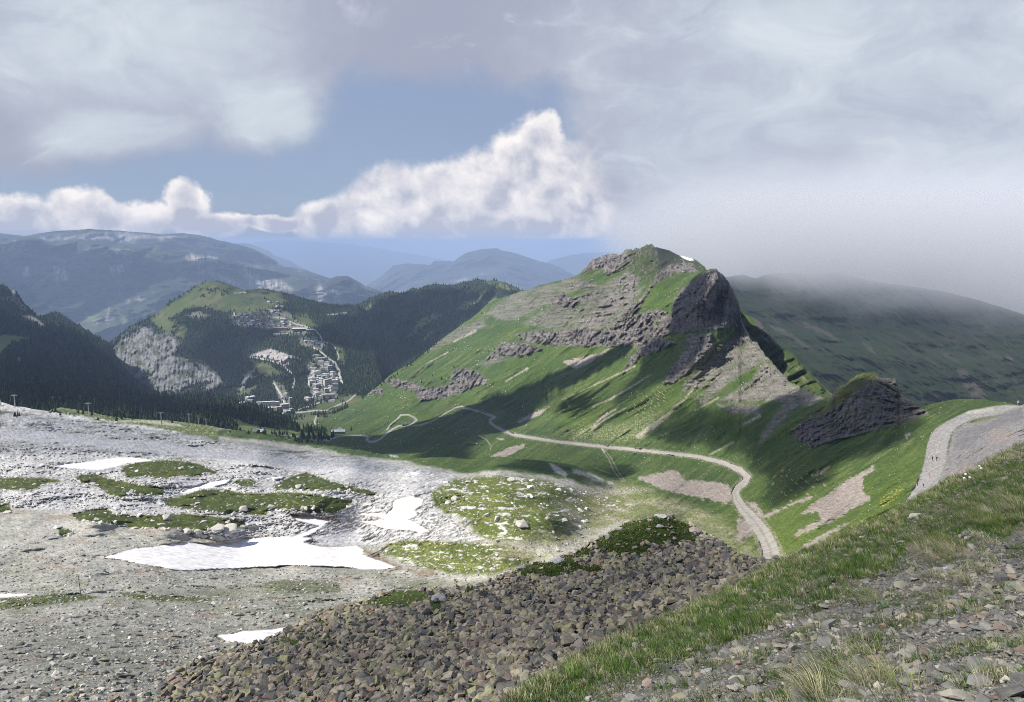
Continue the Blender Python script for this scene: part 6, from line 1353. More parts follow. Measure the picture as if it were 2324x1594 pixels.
def block(S, k, x, y, w_, h_, label, group=None, wall=None, roof=None, dep=0.45, rot=None, bands=0, name='apartment_building', cat='building', gable=False):
    """flat roofed or gabled building standing on the ground at a point of the crop, sizes in crop units"""
    u = {'k': 0.1989, 'a': 0.3472, 'b': 0.3472, 'f': .3472}[k]
    q = zz(k, [(x, y)])[0]; p = S.at([q[0]], [q[1]])[0]; s = p[1] / F_PX * u
    W, H_ = w_ * s, h_ * s; Dp = max(W * dep, 8.0 if name != 'chalet' else 5)
    r = bpy.data.objects.new(name, None); COL.objects.link(r); r.location = (p[0], p[1] + Dp * 0.3, p[2]); r.empty_display_size = 1
    r.rotation_euler[2] = rot if rot is not None else random.uniform(-0.9, 0.9)
    if group:
        wn = {M_CONC: 'white', M_CONC2: 'grey', M_WOODB: 'timber'}.get(wall, 'pale'); rn = {M_ROOFG: 'grey roofed', M_ROOFW: 'white roofed'}.get(roof, 'flat roofed')
        sn_ = 'tall' if h_ > w_ * 1.05 else 'squat' if h_ > w_ * 0.6 else 'wide' if w_ > 60 or (w_ > 26 and name == 'chalet') else 'small'
        label = f"{sn_} {wn} {rn} {'house' if name == 'chalet' else 'block'} {beside(LM_V, *q)}"
    tag(r, label, cat, group)
    wall = wall or M_CONC; roof = roof or M_ROOFW
    bm = bmesh.new(); box_me(bm, 0, 0, -4.0, W, Dp, H_ + 4.0); bm_obj('wall', bm, wall, r)
    bm = bmesh.new()
    if gable:
        e = 0.08 * W; hz = Dp * 0.28
        vs = [bm.verts.new(v) for v in ((-W / 2 - e, -Dp / 2 - e, H_), (W / 2 + e, -Dp / 2 - e, H_), (W / 2 + e, Dp / 2 + e, H_), (-W / 2 - e, Dp / 2 + e, H_), (-W / 2 - e, 0, H_ + hz), (W / 2 + e, 0, H_ + hz))]
        for f in ((0, 1, 5, 4), (2, 3, 4, 5), (0, 4, 3), (1, 2, 5), (0, 3, 2, 1)): bm.faces.new([vs[i] for i in f])
    else:
        box_me(bm, 0, 0, H_ + 0.003, W + 0.6, Dp + 0.6, 0.9)
        box_me(bm, W * random.uniform(-.25, .25), 0, H_ + 0.905, W * 0.2, Dp * 0.4, 2.2)
    bm_obj('roof', bm, roof, r)
    for i in range(bands):
        fz = H_ * (i + 0.45) / bands; fh = H_ / bands * 0.42
        bm = bmesh.new(); box_me(bm, 0, -Dp / 2 - 0.05, fz, W * 0.94, 0.25, fh)
        nwin = max(3, int(W / 6))
        for j in range(nwin + 1): box_me(bm, -W * 0.47 + W * 0.94 * j / nwin, -Dp / 2 - 0.2, fz - 0.1, 0.5, 0.3, fh + 0.2)
        bm_obj('window_row', bm, M_WIN, r)
    return r
LM_V = [(a_[0], a_[1], nm_) for a_, nm_ in zip(zz('k', [(1200, 835), (1366, 1130), (1278, 1215), (1150, 735), (1045, 1240), (1250, 980), (1130, 1060), (620, 1300), (790, 1235), (240, 1365), (445, 1390), (735, 440), (960, 450), (850, 380), (740, 488), (300, 340), (520, 350), (300, 280), (680, 200), (1110, 560), (1220, 590), (270, 20), (650, 125), (1030, 540), (1400, 900)]),
    ['the squat tower block', 'the tall right hand block', 'the block with dark window rows', 'the oval car park', 'the detached white block', 'the middle of the dense village', 'the left side of the dense village', 'the long slab building', 'the tall narrow tower', 'the broad building with a shaded roof', 'the isolated white house', 'the long brown building',
     'the white gabled brown building', 'the white cube shaped house', 'the low terrace building', 'the left end of the upper village', 'the middle of the upper village', 'the wooded houses at left', 'the brown chalets of the top', 'the timber cluster', 'the road bend', 'the top meadow', 'the meadow rim', 'the upper end of the timber cluster', 'the wide bend of the upper road'])]
gd = 'white blocks of the dense village'
for i, (x, y, w_, h_) in enumerate([(1105, 905, 80, 35), (1130, 955, 90, 50), (1215, 930, 50, 60), (1300, 905, 50, 62), (1330, 965, 60, 55), (1250, 978, 70, 42), (1185, 990, 60, 36), (1095, 1012, 80, 35), (1090, 1062, 70, 46), (1140, 1095, 70, 42), (1205, 1068, 55, 78),
        (1255, 1078, 48, 76), (1300, 1055, 50, 64), (1355, 1062, 66, 56), (1310, 1130, 56, 56), (1262, 1158, 56, 54), (1140, 1140, 60, 36), (1150, 1192, 70, 46), (1205, 1232, 50, 46), (1170, 1020, 46, 40), (1330, 1015, 44, 40), (1225, 1000, 40, 40), (1385, 1010, 46, 34)]):
    block(SV, 'k', x, y, w_, h_, 'pale flat roofed apartment block in the dense village below the road', gd, M_CONC if i % 3 else M_CONC2, M_ROOFW, 0.5 + 0.3 * (i % 2), bands=3 if h_ > 42 else 2)
block(SV, 'k', 1200, 838, 55, 56, 'squat pale tower block at the top of the dense village', None, bands=4); block(SV, 'k', 1268, 862, 62, 62, 'white slab block right of the squat tower at the top of the village', None, bands=4)
block(SV, 'k', 1366, 1135, 60, 92, 'tall white block at the right edge of the dense village', None, bands=6, rot=0.2); block(SV, 'k', 1278, 1222, 150, 54, 'long low block with dark window rows at the bottom of the dense village', None, wall=M_CONC2, bands=3, rot=0.1, dep=0.25)
block(SV, 'k', 1320, 1255, 72, 18, 'low white lift station building below the dense village', None, bands=0, rot=0.1, name='lift_station'); block(SV, 'k', 1045, 1245, 84, 40, 'white block set apart left of the dense village foot', None, bands=2)
block(SV, 'k', 1112, 1228, 40, 26, 'small white block between the detached block and the village', None, bands=1)
block(SV, 'k', 1150, 735, 100, 12, 'flat pale car park building in the loop of the upper road', None, wall=M_CONC2, rot=0.1, dep=0.5); block(SV, 'k', 1190, 770, 90, 14, 'second flat pale deck just below the car park', None, wall=M_CONC2, rot=0.1, dep=0.5)
gl = 'pale blocks of the lower village'
for i, (x, y, w_, h_) in enumerate([(390, 1228, 110, 30), (385, 1275, 60, 40), (300, 1292, 70, 30), (640, 1348, 110, 26), (780, 1335, 90, 54), (820, 1385, 60, 26), (800, 1180, 40, 26), (490, 1285, 60, 26), (135, 1378, 60, 22), (860, 1362, 50, 26)]):
    block(SV, 'k', x, y, w_, h_, 'pale low block of the lower village behind the forest tongue', gl, M_CONC if i % 2 else M_CONC2, M_ROOFW, 0.6, bands=2)
block(SV, 'k', 620, 1302, 200, 48, 'long slab building with dark rows of balconies in the lower village', None, wall=M_CONC2, bands=4, rot=0.05, dep=0.2); block(SV, 'k', 600, 1388, 140, 22, 'long low pale building below the slab with balconies', None, bands=1, rot=0.05, dep=0.25)
block(SV, 'k', 240, 1370, 120, 34, 'broad pale building with a shaded roof at the far left of the lower village', None, rot=-0.2, bands=1); block(SV, 'k', 790, 1236, 46, 78, 'tall narrow tower in the lower village', None, bands=6); block(SV, 'k', 852, 1285, 38, 76, 'grey tower right of the tall narrow one', None, wall=M_CONC2, bands=6)
block(SV, 'k', 715, 1352, 66, 40, 'tan building beside the low blocks of the lower village', None, wall=mat_plain('tan_render', (0.36, 0.27, 0.19, 1)), bands=2); block(SV, 'k', 445, 1393, 55, 26, 'isolated white house in the forest tongue', None, bands=0)
block(SV, 'k', 735, 442, 165, 36, 'long brown timber building with white roof in the upper village', None, wall=M_RED, bands=2, rot=0.0, dep=0.25); block(SV, 'k', 960, 452, 150, 34, 'second long brown timber building with white gables, right of the first', None, wall=M_WOODB, bands=2, rot=0.1, dep=0.25, gable=True)
block(SV, 'k', 1072, 458, 76, 24, 'short brown building at the right end of the upper village', None, wall=M_WOODB, bands=1, rot=0.1, gable=True); block(SV, 'k', 742, 488, 165, 12, 'low pale terrace building under the long brown one', None, bands=0, rot=0.0, dep=0.2)
block(SV, 'k', 850, 385, 28, 28, 'white cube shaped house above the brown timber buildings', None); block(SV, 'k', 1468, 262, 46, 24, 'white lift station on the wooded ridge', None, name='lift_station', rot=0.2)
rs = random.Random(5)
def chalets(n, xr_, yr_, lab, gr, wmin, wmax, slope_=0.0):
    for _ in range(n):
        x = rs.uniform(*xr_); y = rs.uniform(*yr_) + (x - xr_[0]) * slope_
        w_ = rs.uniform(wmin, wmax)
        block(SV, 'k', x, y, w_, w_ * 0.45, lab, gr, wall=rs.choice([M_WOODB, M_CONC, M_CONC2]), roof=rs.choice([M_ROOFW, M_ROOFG, M_ROOFG]), dep=0.8, name='chalet', cat='house', gable=True)
chalets(46, (240, 800), (325, 385), 'small house in the pale rows of the upper village', 'small houses in the rows of the upper village', 18, 34, 0.03)
chalets(20, (170, 460), (255, 300), 'small grey chalet among trees above the upper village', 'grey chalets among the trees', 16, 30)
chalets(16, (600, 780), (170, 250), 'brown chalet on the slope at the top of the upper village', 'brown chalets below the top meadow', 18, 32)
chalets(26, (1010, 1230), (530, 570), 'dark timber chalet with pale roof in the cluster left of the road bend', 'timber chalets of the road bend cluster', 20, 36, 0.33)
chalets(5, (200, 340), (15, 28), 'tiny house on the green top meadow', 'tiny houses on the top meadow', 14, 26); chalets(4, (600, 700), (120, 135), 'chalet at the lower rim of the top meadow', 'chalets at the rim of the top meadow', 20, 30)

# huts near the path
def hut(S, k, x, y, w_, h_, label, wall, roof, rot=0.0, dep=0.6, name='mountain_hut'):
    r = block(S, k, x, y, w_, h_, label, None, wall, roof, dep, rot, 0, name, 'hut', True)
    W = w_ * 0.3472 * r.location.y / F_PX; Hh = h_ * 0.3472 * r.location.y / F_PX; Dp = max(W * dep, 8)
    for i in range(5):
        bm = bmesh.new(); box_me(bm, -W * 0.4 + W * 0.2 * i, -Dp / 2 - 0.05, Hh * 0.35, W * 0.09, 0.2, Hh * 0.35); bm_obj('window', bm, M_WIN, r)
    bm = bmesh.new(); box_me(bm, W * 0.2, Dp * 0.1, Hh, 1.2, 1.2, Dp * 0.36); bm_obj('chimney', bm, M_CONC2, r)
    return r
M_STONEW = mat_plain('stone_wall', (0.26, 0.25, 0.235, 1), 0.9, 0.2, 0.5)
hut(SM, 'b', 385, 1345, 80, 20, 'long stone mountain hut with grey gabled roofs beside the path', M_STONEW, M_ROOFG, 0.05, 0.45); hut(SM, 'b', 395, 1326, 30, 14, 'taller rear part of the mountain hut with a grey gable', M_STONEW, M_ROOFG, 1.5, 0.8)
hut(SM, 'b', 822, 1290, 38, 11, 'small dark shed on the shaded slope beside the path', M_WOODB, M_ROOFD, 0.1, 0.5, 'shed')
hut(SM, 'a', 1668, 1332, 36, 8, 'low dark shed left of the pair beside the forest tongue', M_WOODB, M_ROOFD, -0.3, 0.5, 'shed'); hut(SM, 'a', 1705, 1330, 46, 12, 'shed with a long blue grey roof beside the forest tongue', M_WOODB, M_ROOFG, -0.5, 0.7, 'shed')

# ------------------------------------------------------------------ ski lift pylons, poles
M_STEEL = mat_plain('galvanised_steel', (0.38, 0.39, 0.40, 1), 0.5, 0.15, 2.0, 0.5, 0.3)
M_DARKM = mat_plain('dark_metal', (0.04, 0.04, 0.045, 1), 0.5, 0.2, 2.0)
def cyl(bm, p0, p1, r0, r1, n=10):
    p0, p1 = Vector(p0), Vector(p1); d = p1 - p0
    m = Matrix.Translation((p0 + p1) / 2) @ d.to_track_quat('Z', 'Y').to_matrix().to_4x4()
    bmesh.ops.create_cone(bm, cap_ends=True, segments=n, radius1=r0, radius2=r1, depth=d.length, matrix=m)
def pylon(S, k, x, y, top_y, label, rot=0.3, arm=1.0, dark=False):
    q = zz(k, [(x, y), (x, top_y)]); p = S.at([q[0][0]], [q[0][1]])[0]; H_ = (q[0][1] - q[1][1]) * p[1] / F_PX
    r = bpy.data.objects.new('lift_pylon', None); COL.objects.link(r); r.location = p; r.rotation_euler[2] = rot; tag(r, label, 'lift pylon')
    mt = M_STEEL
    bm = bmesh.new(); cyl(bm, (0, 0, -1), (0, 0, H_ * 0.96), 0.55, 0.36); bm_obj('mast', bm, mt, r)
    bm = bmesh.new(); box_me(bm, 0, 0, H_ * 0.93, 6.2 * arm, 0.45, 0.5); box_me(bm, 0, 0, H_ * 0.985, 3.0 * arm, 0.3, 0.3); cyl(bm, (-1.4 * arm, 0, H_ * 0.95), (-1.4 * arm, 0, H_), .15, .15, 6); cyl(bm, (1.4 * arm, 0, H_ * 0.95), (1.4 * arm, 0, H_), .15, .15, 6); bm_obj('crossarm', bm, mt, r)
    for sx in (-1, 1):
        bm = bmesh.new(); box_me(bm, sx * 3.0 * arm, 0, H_ * 0.90, 0.3, 3.4, 0.3)
        for i in range(4): cyl(bm, (sx * 3.0 * arm - .15, -1.3 + i * 0.87, H_ * 0.90 + 0.1), (sx * 3.0 * arm + .15, -1.3 + i * 0.87, H_ * 0.90 + 0.1), 0.28, 0.28, 8)
        bm_obj('pulley_row', bm, M_DARKM, r)
    bm = bmesh.new()
    for i in range(int(H_ / 0.9)): box_me(bm, 0.65, 0, 0.5 + i * 0.9, 0.35, 0.06, 0.06)
    box_me(bm, 0.83, 0, 0.2, 0.06, 0.06, H_ * 0.9); bm_obj('ladder', bm, mt, r)
    return r
pylon(SM, 'm', 172, 240, 97, 'leftmost lift pylon, standing on the pale rock edge', 0.1); pylon(SM, 'm', 1018, 345, 186, 'lift pylon with a double crossarm standing before the green strip', 0.2)
pylon(SM, 'm', 1848, 442, 296, 'lift pylon on the bright strip in front of the forest', 0.2); pylon(SF, 'm', 608, 200, 122, 'lift pylon with a long arm deep in the dark wood at left', 0.1, 1.3)
pylon(SF, 'm', 1086, 240, 140, 'slim lift mast in the wood behind the double armed pylon', 1.2, 0.6); pylon(SM, 'm', 2165, 398, 290, 'small lift pylon at the forest edge, right of the bright strip', 0.3, 0.8)
pylon(SM, 'm', 2272, 432, 330, 'thin grey mast at the forest edge, second from right', 1.4, 0.4); pylon(SM, 'a', 1348, 1262, 1220, 'rightmost small lift pylon at the forest edge', 0.3, 0.8)
def marker(S, k, x, y, ty, label, r_=0.04, col_=None, name='marker_pole', lean=(0, 0), plate=None, px_pole=None):
    q = zz(k, [(x, y), (x, ty)]); p = S.at([q[0][0]], [q[0][1]])[0]; H_ = (q[0][1] - q[1][1]) * p[1] / F_PX
    r = bpy.data.objects.new(name, None); COL.objects.link(r); r.location = p; r.rotation_euler = (lean[0], lean[1], 0); tag(r, label, 'pole' if not plate else 'sign')
    bm = bmesh.new(); cyl(bm, (0, 0, -0.3), (0, 0, H_), r_ * 1.2, r_ * 0.8, 8); bm_obj('pole', bm, col_ or M_DARKM, r)
    if not plate:
        for t in (0.35, 0.55): 
            bm = bmesh.new(); cyl(bm, (0, 0, H_ * t), (0, 0, H_ * t + 0.08), r_ * 2.4, r_ * 2.4, 8); bm_obj('collar', bm, M_DARKM, r)
    if plate:
        bm = bmesh.new(); box_me(bm, 0, -r_ * 1.6, H_ * (1 - plate[1]), plate[0], 0.06, H_ * plate[1]); bm_obj('sign_plate', bm, M_ROOFW, r)
    return r
marker(SM, 'j', 742, 580, 358, 'thin dark leaning pole standing on the lower left stony ground', 0.075, lean=(0, -0.05))
marker(SM, 'f', 1580, 385, 332, 'signpost with pale plates on the green hump in the middle', 0.12, M_STEEL, 'signpost', plate=(1.6, 0.3))
marker(SM, 'l', 1655, 128, 62, 'white sign on a post at the crest of the saddle, far right', 0.07, M_STEEL, 'signpost', plate=(0.9, 0.45))
marker(SM, 'e', 812, 750, 715, 'short dark stake on the limestone left of the long hump', 0.12)

# ------------------------------------------------------------------ avalanche fences
M_PLANK = mat_plain('weathered_planks', (0.55, 0.43, 0.26, 1), 0.85, 0.25, 3.0)
M_PLANKO = mat_plain('orange_planks', (0.40, 0.24, 0.14, 1), 0.85, 0.25, 3.0)
def fence_proto(mat):
    parts = []
    for i in range(5):
        bm = bmesh.new(); box_me(bm, 0, 0, 0, 1.0, 0.035, 0.15); bm.verts.ensure_lookup_table(); me = bpy.data.meshes.new('plank'); bm.to_mesh(me); bm.free(); me.materials.append(mat); parts.append(('plank', me, i))
    bm = bmesh.new(); cyl(bm, (0, 0, -0.1), (0, 0, 1.0), 0.02, 0.02, 6); cyl(bm, (0, 0, 0.8), (0, 0.35, -0.05), 0.014, 0.014, 6); me = bpy.data.meshes.new('post'); bm.to_mesh(me); bm.free(); me.materials.append(mat); parts.append(('post', me, 0))
    return parts
FP, FPO = fence_proto(M_PLANK), fence_proto(M_PLANKO)
LM_F = [(a_[0], a_[1], nm_) for k_, p_, nm_ in (('o', (640, 400), 'the lower fence field upper left end'), ('o', (760, 560), 'the left part of the lower fence field'), ('o', (1050, 480), 'the middle of the lower fence field'), ('o', (1350, 400), 'the tall orange fence'), ('o', (1650, 350), 'the lower fence field upper right end'),
    ('o', (860, 900), 'the two short fences at the bottom'), ('o', (1020, 1060), 'the stony strip'), ('o', (1500, 720), 'the right part of the lower fence field'), ('o', (1100, 720), 'the centre of the lower fence field'), ('n', (280, 690), 'the left end of the tower fence field'), ('n', (440, 760), 'the bottom of the tower fence field'),
    ('n', (660, 680), 'the longest fence under the tower'), ('n', (560, 560), 'the middle of the tower fence field'), ('n', (740, 310), 'the orange topmost fence'), ('n', (840, 500), 'the right edge of the tower fence field'), ('n', (740, 480), 'the bright short fence'), ('c', (1130, 830), 'the gully head beside the tower')) for a_ in zz(k_, [p_])]
def snow_fence(S, x1, y1, x2, y2, hgt, label, group, parts, tilt_=0.0):
    """wooden snow fence between two points of the ground"""
    a, b = S.at([x1], [y1])[0], S.at([x2], [y2])[0]
    a, b = Vector(a), Vector(b); L = (b - a).length
    lim = hgt * 4.5 if hgt > 1.4 else hgt * 3.0
    mid = (a + b) / 2; dirv = (b - a).normalized()
    if L > lim: L = lim
    r = bpy.data.objects.new('snow_fence', None); COL.objects.link(r)
    ang = math.atan2(dirv.y, dirv.x); pit = -math.asin(max(-.9, min(.9, dirv.z)))
    r.matrix_world = Matrix.Translation(mid) @ Matrix.Rotation(ang, 4, 'Z') @ Matrix.Rotation(pit, 4, 'Y') @ Matrix.Rotation(tilt_, 4, 'X')
    if group: label = label.split(' on the ')[0].split(' in the ')[0] + ' ' + beside(LM_F, (x1 + x2) / 2, (y1 + y2) / 2)
    tag(r, label, 'snow fence', group)
    for nm, me, i in parts:
        if nm == 'plank':
            o = obj('plank', me, r); o.location = (0, 0, hgt * (0.08 + i * 0.19)); o.scale = (L, 2.0, hgt)
        else:
            for sx in (-0.36, 0.36):
                o = obj('post', me, r); o.location = (sx * L, 0.12, 0); o.scale = (hgt * 2, hgt * 1.4, hgt)
    return r
FR = [((970, 130), (915, 160)), ((690, 295), (640, 340)), ((650, 365), (590, 392)), ((632, 430), (572, 500)), ((800, 300), (768, 370)), ((765, 405), (755, 505)), ((765, 520), (755, 625)), ((590, 600), (545, 665)), ((885, 410), (880, 480)), ((672, 660), (668, 775)), ((765, 790), (785, 865)),
      ((865, 850), (858, 945)), ((890, 640), (890, 730)), ((1000, 735), (975, 825)), ((995, 490), (1018, 605)), ((1085, 345), (1092, 440)), ((1105, 590), (1115, 675)), ((1215, 480), (1235, 530)), ((1325, 305), (1380, 410)), ((1335, 540), (1340, 640)), ((1475, 430), (1468, 475)), ((1590, 270), (1612, 370)),
      ((1680, 380), (1672, 430)), ((1575, 490), (1605, 600)), ((1220, 695), (1250, 780)), ((1460, 665), (1515, 770)), ((1765, 615), (1740, 725)), ((1100, 840), (1102, 975)), ((1380, 840), (1350, 910)), ((1005, 985), (965, 1085)), ((1855, 230), (1825, 290)), ((945, 295), (905, 330))]
for i, (a, b) in enumerate(FR):
    (x1, y1), (x2, y2) = zz('o', [a, b]); snow_fence(SM, x1, y1, x2, y2, 1.3, 'small wooden snow fence on the green slope above the winding road', 'wooden snow fences above the winding road', FPO if i % 3 == 0 else FP, 1.0)
FM = [((255, 675), (290, 700)), ((375, 600), (400, 635)), ((345, 655), (370, 672)), ((430, 640), (475, 668)), ((400, 755), (470, 795)), ((385, 745), (430, 720)), ((500, 683), (565, 703)), ((460, 590), (478, 605)), ((530, 565), (565, 598)), ((525, 628), (570, 640)), ((620, 668), (705, 688)), ((610, 600), (660, 632)),
      ((620, 545), (665, 572)), ((555, 510), (585, 532)), ((600, 478), (640, 480)), ((640, 508), (665, 515)), ((715, 475), (775, 498)), ((720, 530), (770, 560)), ((735, 425), (765, 455)), ((695, 395), (720, 420)), ((730, 345), (780, 390)), ((720, 288), (765, 320)), ((650, 350), (680, 372)), ((805, 500), (875, 525)),
      ((820, 450), (870, 485)), ((810, 400), (850, 430)), ((550, 435), (600, 442)), ((480, 500), (510, 520)), ((410, 715), (470, 718)), ((740, 575), (790, 590)), ((690, 590), (720, 600)), ((480, 540), (505, 552)), ((380, 560), (400, 580)), ((845, 350), (870, 370)), ((520, 480), (545, 500))]
for i, (a, b) in enumerate(FM):
    (x1, y1), (x2, y2) = zz('n', [a, b]); snow_fence(SM, x1, y1, x2, y2, 2.0, 'pale wooden snow fence on the slope under the rock tower', 'wooden snow fences under the rock tower', FP, 0.5)
for i, (a, b) in enumerate([((1090, 810), (1170, 828)), ((1085, 832), (1145, 850)), ((1095, 850), (1140, 866))]):
    (x1, y1), (x2, y2) = zz('c', [a, b]); snow_fence(SM, x1, y1, x2, y2, 1.8, 'long pale snow fence in the gully right of the rock tower', 'long snow fences in the gully', FP)

# ------------------------------------------------------------------ people
def skin_mesh(name, joints, edges, mat_of, mats):
    """one continuous body grown along a skeleton, coloured by height bands of the clothing"""
    me = bpy.data.meshes.new(name); me.from_pydata([j[0] for j in joints], edges, [])
    o = bpy.data.objects.new(name, me); COL.objects.link(o)
    sk = o.modifiers.new('skin', 'SKIN'); sk.use_smooth_shade = True
    for i, j in enumerate(joints):
        v = me.skin_vertices[0].data[i]; v.radius = j[1] if isinstance(j[1], tuple) else (j[1], j[1]); v.use_root = (i == 0)
    ss = o.modifiers.new('sub', 'SUBSURF'); ss.levels = 1; ss.render_levels = 1
    dg = bpy.context.evaluated_depsgraph_get(); ev = o.evaluated_get(dg); m2 = bpy.data.meshes.new_from_object(ev)
    bpy.data.objects.remove(o)
    m2.name = name; m2.materials.clear()
    for m in mats: m2.materials.append(m)
    for p in m2.polygons: p.material_index = mat_of(p.center); p.use_smooth = True
    return m2
M_SKIN = mat_plain('skin', (0.45, 0.28, 0.20, 1), 0.6); M_BLK = mat_plain('black_cloth', (0.015, 0.015, 0.018, 1), 0.9); M_BLUE = mat_plain('navy_cloth', (0.03, 0.04, 0.08, 1), 0.9)
M_PINK = mat_plain('pink_cloth', (0.55, 0.20, 0.20, 1), 0.85); M_WHT = mat_plain('white_cloth', (0.6, 0.58, 0.56, 1), 0.85); M_HAIR = mat_plain('dark_hair', (0.03, 0.02, 0.015, 1), 0.8); M_GREY = mat_plain('grey_cloth', (0.12, 0.12, 0.13, 1), 0.9)
def person(S, px_, py_, hpx, label, top, bottom, stride=0.25, face=0.0, pack=None, group=None, arms=0.15, lean=0.05):
    p = S.at([px_], [py_])[0]; H_ = min(1.85, max(1.1, hpx * p[1] / F_PX)); k = H_ / 1.75
    s = stride
    J = [((0, 0, .95), (.15, .11)), ((0, lean * .5, 1.15), (.14, .10)), ((0, lean, 1.38), (.17, .11)), ((0, lean * 1.1, 1.50), .06), ((0, lean * 1.3, 1.56), .06), ((0, lean * 1.5, 1.66), .095), ((0, lean * 1.5, 1.73), .07),
         ((.19, lean, 1.42), .065), ((.24, lean + arms * .4, 1.14), .048), ((.22, lean + arms * 1.6, .92), .036), ((.215, lean + arms * 2.1, .84), .04), ((-.19, lean, 1.42), .065), ((-.24, lean - arms * .6, 1.14), .048), ((-.22, lean - arms * .6, .90), .036), ((-.215, lean - arms * .5, .82), .04),
         ((.09, 0, .86), .095), ((.10, s * .75, .50), .065), ((.10, s, .10), .042), ((.10, s + .15, .04), .04), ((-.09, 0, .86), .095), ((-.10, -s * .35, .48), .065), ((-.10, -s * 1.1, .12), .042), ((-.10, -s * 1.1 + .15, .04), .04)]
    E = [(0, 1), (1, 2), (2, 3), (3, 4), (4, 5), (5, 6), (2, 7), (7, 8), (8, 9), (9, 10), (2, 11), (11, 12), (12, 13), (13, 14), (0, 15), (15, 16), (16, 17), (17, 18), (0, 19), (19, 20), (20, 21), (21, 22)]
    def mo(c_):
        if c_.z > 1.52: return 3 if (c_.z > 1.69 or c_.y < lean * 1.5 - 0.02) else 2
        if abs(c_.x) > .17 and c_.z < 0.90: return 2
        if c_.z > 0.96 or abs(c_.x) > .19: return 0
        return 1 if c_.z > 0.10 else 4
    me = skin_mesh('body', J, E, mo, [top, bottom, M_SKIN, M_HAIR, M_BLK])
    r = bpy.data.objects.new('person', None); COL.objects.link(r); r.location = p; r.rotation_euler[2] = face; r.scale = (k, k, k); tag(r, label, 'person', group)
    obj('body', me, r)
    if pack:
        bm = bmesh.new(); box_me(bm, 0, lean - 0.20, 1.08, 0.30, 0.18, 0.44); bmesh.ops.bevel(bm, geom=bm.edges[:], offset=0.05, segments=2, affect='EDGES'); bm_obj('backpack', bm, pack, r)
    return r
def pz(k, x, y): return zz(k, [(x, y)])[0]
for (k, x, y, hp, lab, tp_, bt_, st_, fc, pk) in (
    ('l', 437, 928, 14, 'left of the two hikers in black walking side by side on the broad grey road', M_BLK, M_BLK, .2, 0.2, None), ('l', 500, 928, 15, 'right of the two hikers in black on the broad grey road, with a wider jacket', M_BLK, M_BLK, .15, 0.1, M_BLK),
    ('l', 390, 1175, 13, 'hiker in pink and white walking alone down the grey road', M_PINK, M_WHT, .3, 2.6, None), ('l', 225, 1283, 9, 'small dark figure at the left edge of the grey road', M_BLK, M_GREY, .2, 2.9, None), ('l', 307, 1300, 10, 'hiker in navy just right of the small dark figure on the road', M_BLUE, M_GREY, .25, 2.9, M_GREY),
    ('f', 1758, 622, 9, 'left hiker of the pair standing on the pale rocks in mid field', M_BLK, M_GREY, .1, 0.6, None), ('f', 1775, 624, 9, 'right hiker of the pair on the pale rocks in mid field', M_BLUE, M_BLK, .1, -0.6, M_BLK), ('f', 2005, 808, 9, 'lone hiker on the thin path just beyond the grassy heap', M_BLUE, M_GREY, .25, 3.0, M_GREY),
    ('f', 1340, 460, 6, 'lone small figure left of the far group of hikers', M_GREY, M_BLK, .2, 1.5, None), ('f', 1417, 455, 7, 'first of the far group of hikers on the path behind the field', M_BLK, M_BLK, .2, 1.5, None), ('f', 1440, 458, 8, 'middle walker of the far group, with a light top', M_WHT, M_BLK, .2, 1.5, None), ('f', 1455, 460, 7, 'last walker of the far group, in navy', M_BLUE, M_BLK, .2, 1.5, None)):
    q = pz(k, x, y); person(SM, q[0], q[1], hp, lab, tp_, bt_, st_, fc, pk)

# white seed heads along the slope edge
M_FLUFF = mat_plain('white_fluff', (0.75, 0.74, 0.68, 1), 0.95, 0.05); M_STEM = mat_plain('green_stem', (0.08, 0.12, 0.03, 1), 0.8)
def flower(px_, py_, label, w=6.0):
    p = SG.at([px_], [py_ + 14])[0]; s = w * p[1] / F_PX * 0.5; topz = 14 * p[1] / F_PX
    r = bpy.data.objects.new('flower', None); COL.objects.link(r); r.location = p; tag(r, label, 'flower')
    bm = bmesh.new(); cyl(bm, (0, 0, -.02), (0, 0, topz), s * .12, s * .08, 6); bm_obj('stem', bm, M_STEM, r)
    bm = bmesh.new(); bmesh.ops.create_icosphere(bm, subdivisions=2, radius=s, matrix=Matrix.Translation((0, 0, topz)))
    for v in bm.verts: v.co = Vector((0, 0, topz)) + (v.co - Vector((0, 0, topz))) * random.uniform(.75, 1.2) * (1.0 if v.co.z > topz else 0.8)
    bm_obj('seed_head', bm, M_FLUFF, r)
for x, y, lab in ((1105, 1000, 'white fluffy seed head, upper left of the pair at the slope edge'), (1128, 1030, 'white fluffy seed head, lower right of the pair at the slope edge'), (907, 1112, 'top one of three white seed heads at the slope edge'), (885, 1172, 'lower left of three white seed heads at the slope edge'), (967, 1155, 'right one of three white seed heads at the slope edge')):
    q = pz('l', x, y); flower(q[0], q[1], lab)
for k, x, y, lab in (('i', 195, 1052, 'small pale lilac flower cushion at the lower edge of the turf'), ('i', 1335, 640, 'small lilac flower cushion beside the straw tuft')):
    q = pz(k, x, y); p = SG.at([q[0]], [q[1]])[0]
    r = bpy.data.objects.new('flower_cushion', None); COL.objects.link(r); r.location = p; tag(r, lab, 'flower')
    mm = mat_plain('lilac_petals', (0.50, 0.46, 0.62, 1), 0.8)
    for i in range(7):
        bm = bmesh.new(); bmesh.ops.create_icosphere(bm, subdivisions=1, radius=0.011 + 0.004 * (i % 3), matrix=Matrix.Translation((random.gauss(0, .028), random.gauss(0, .02), 0.02 + random.uniform(0, .015)))); bm_obj('blossom', bm, mm, r)

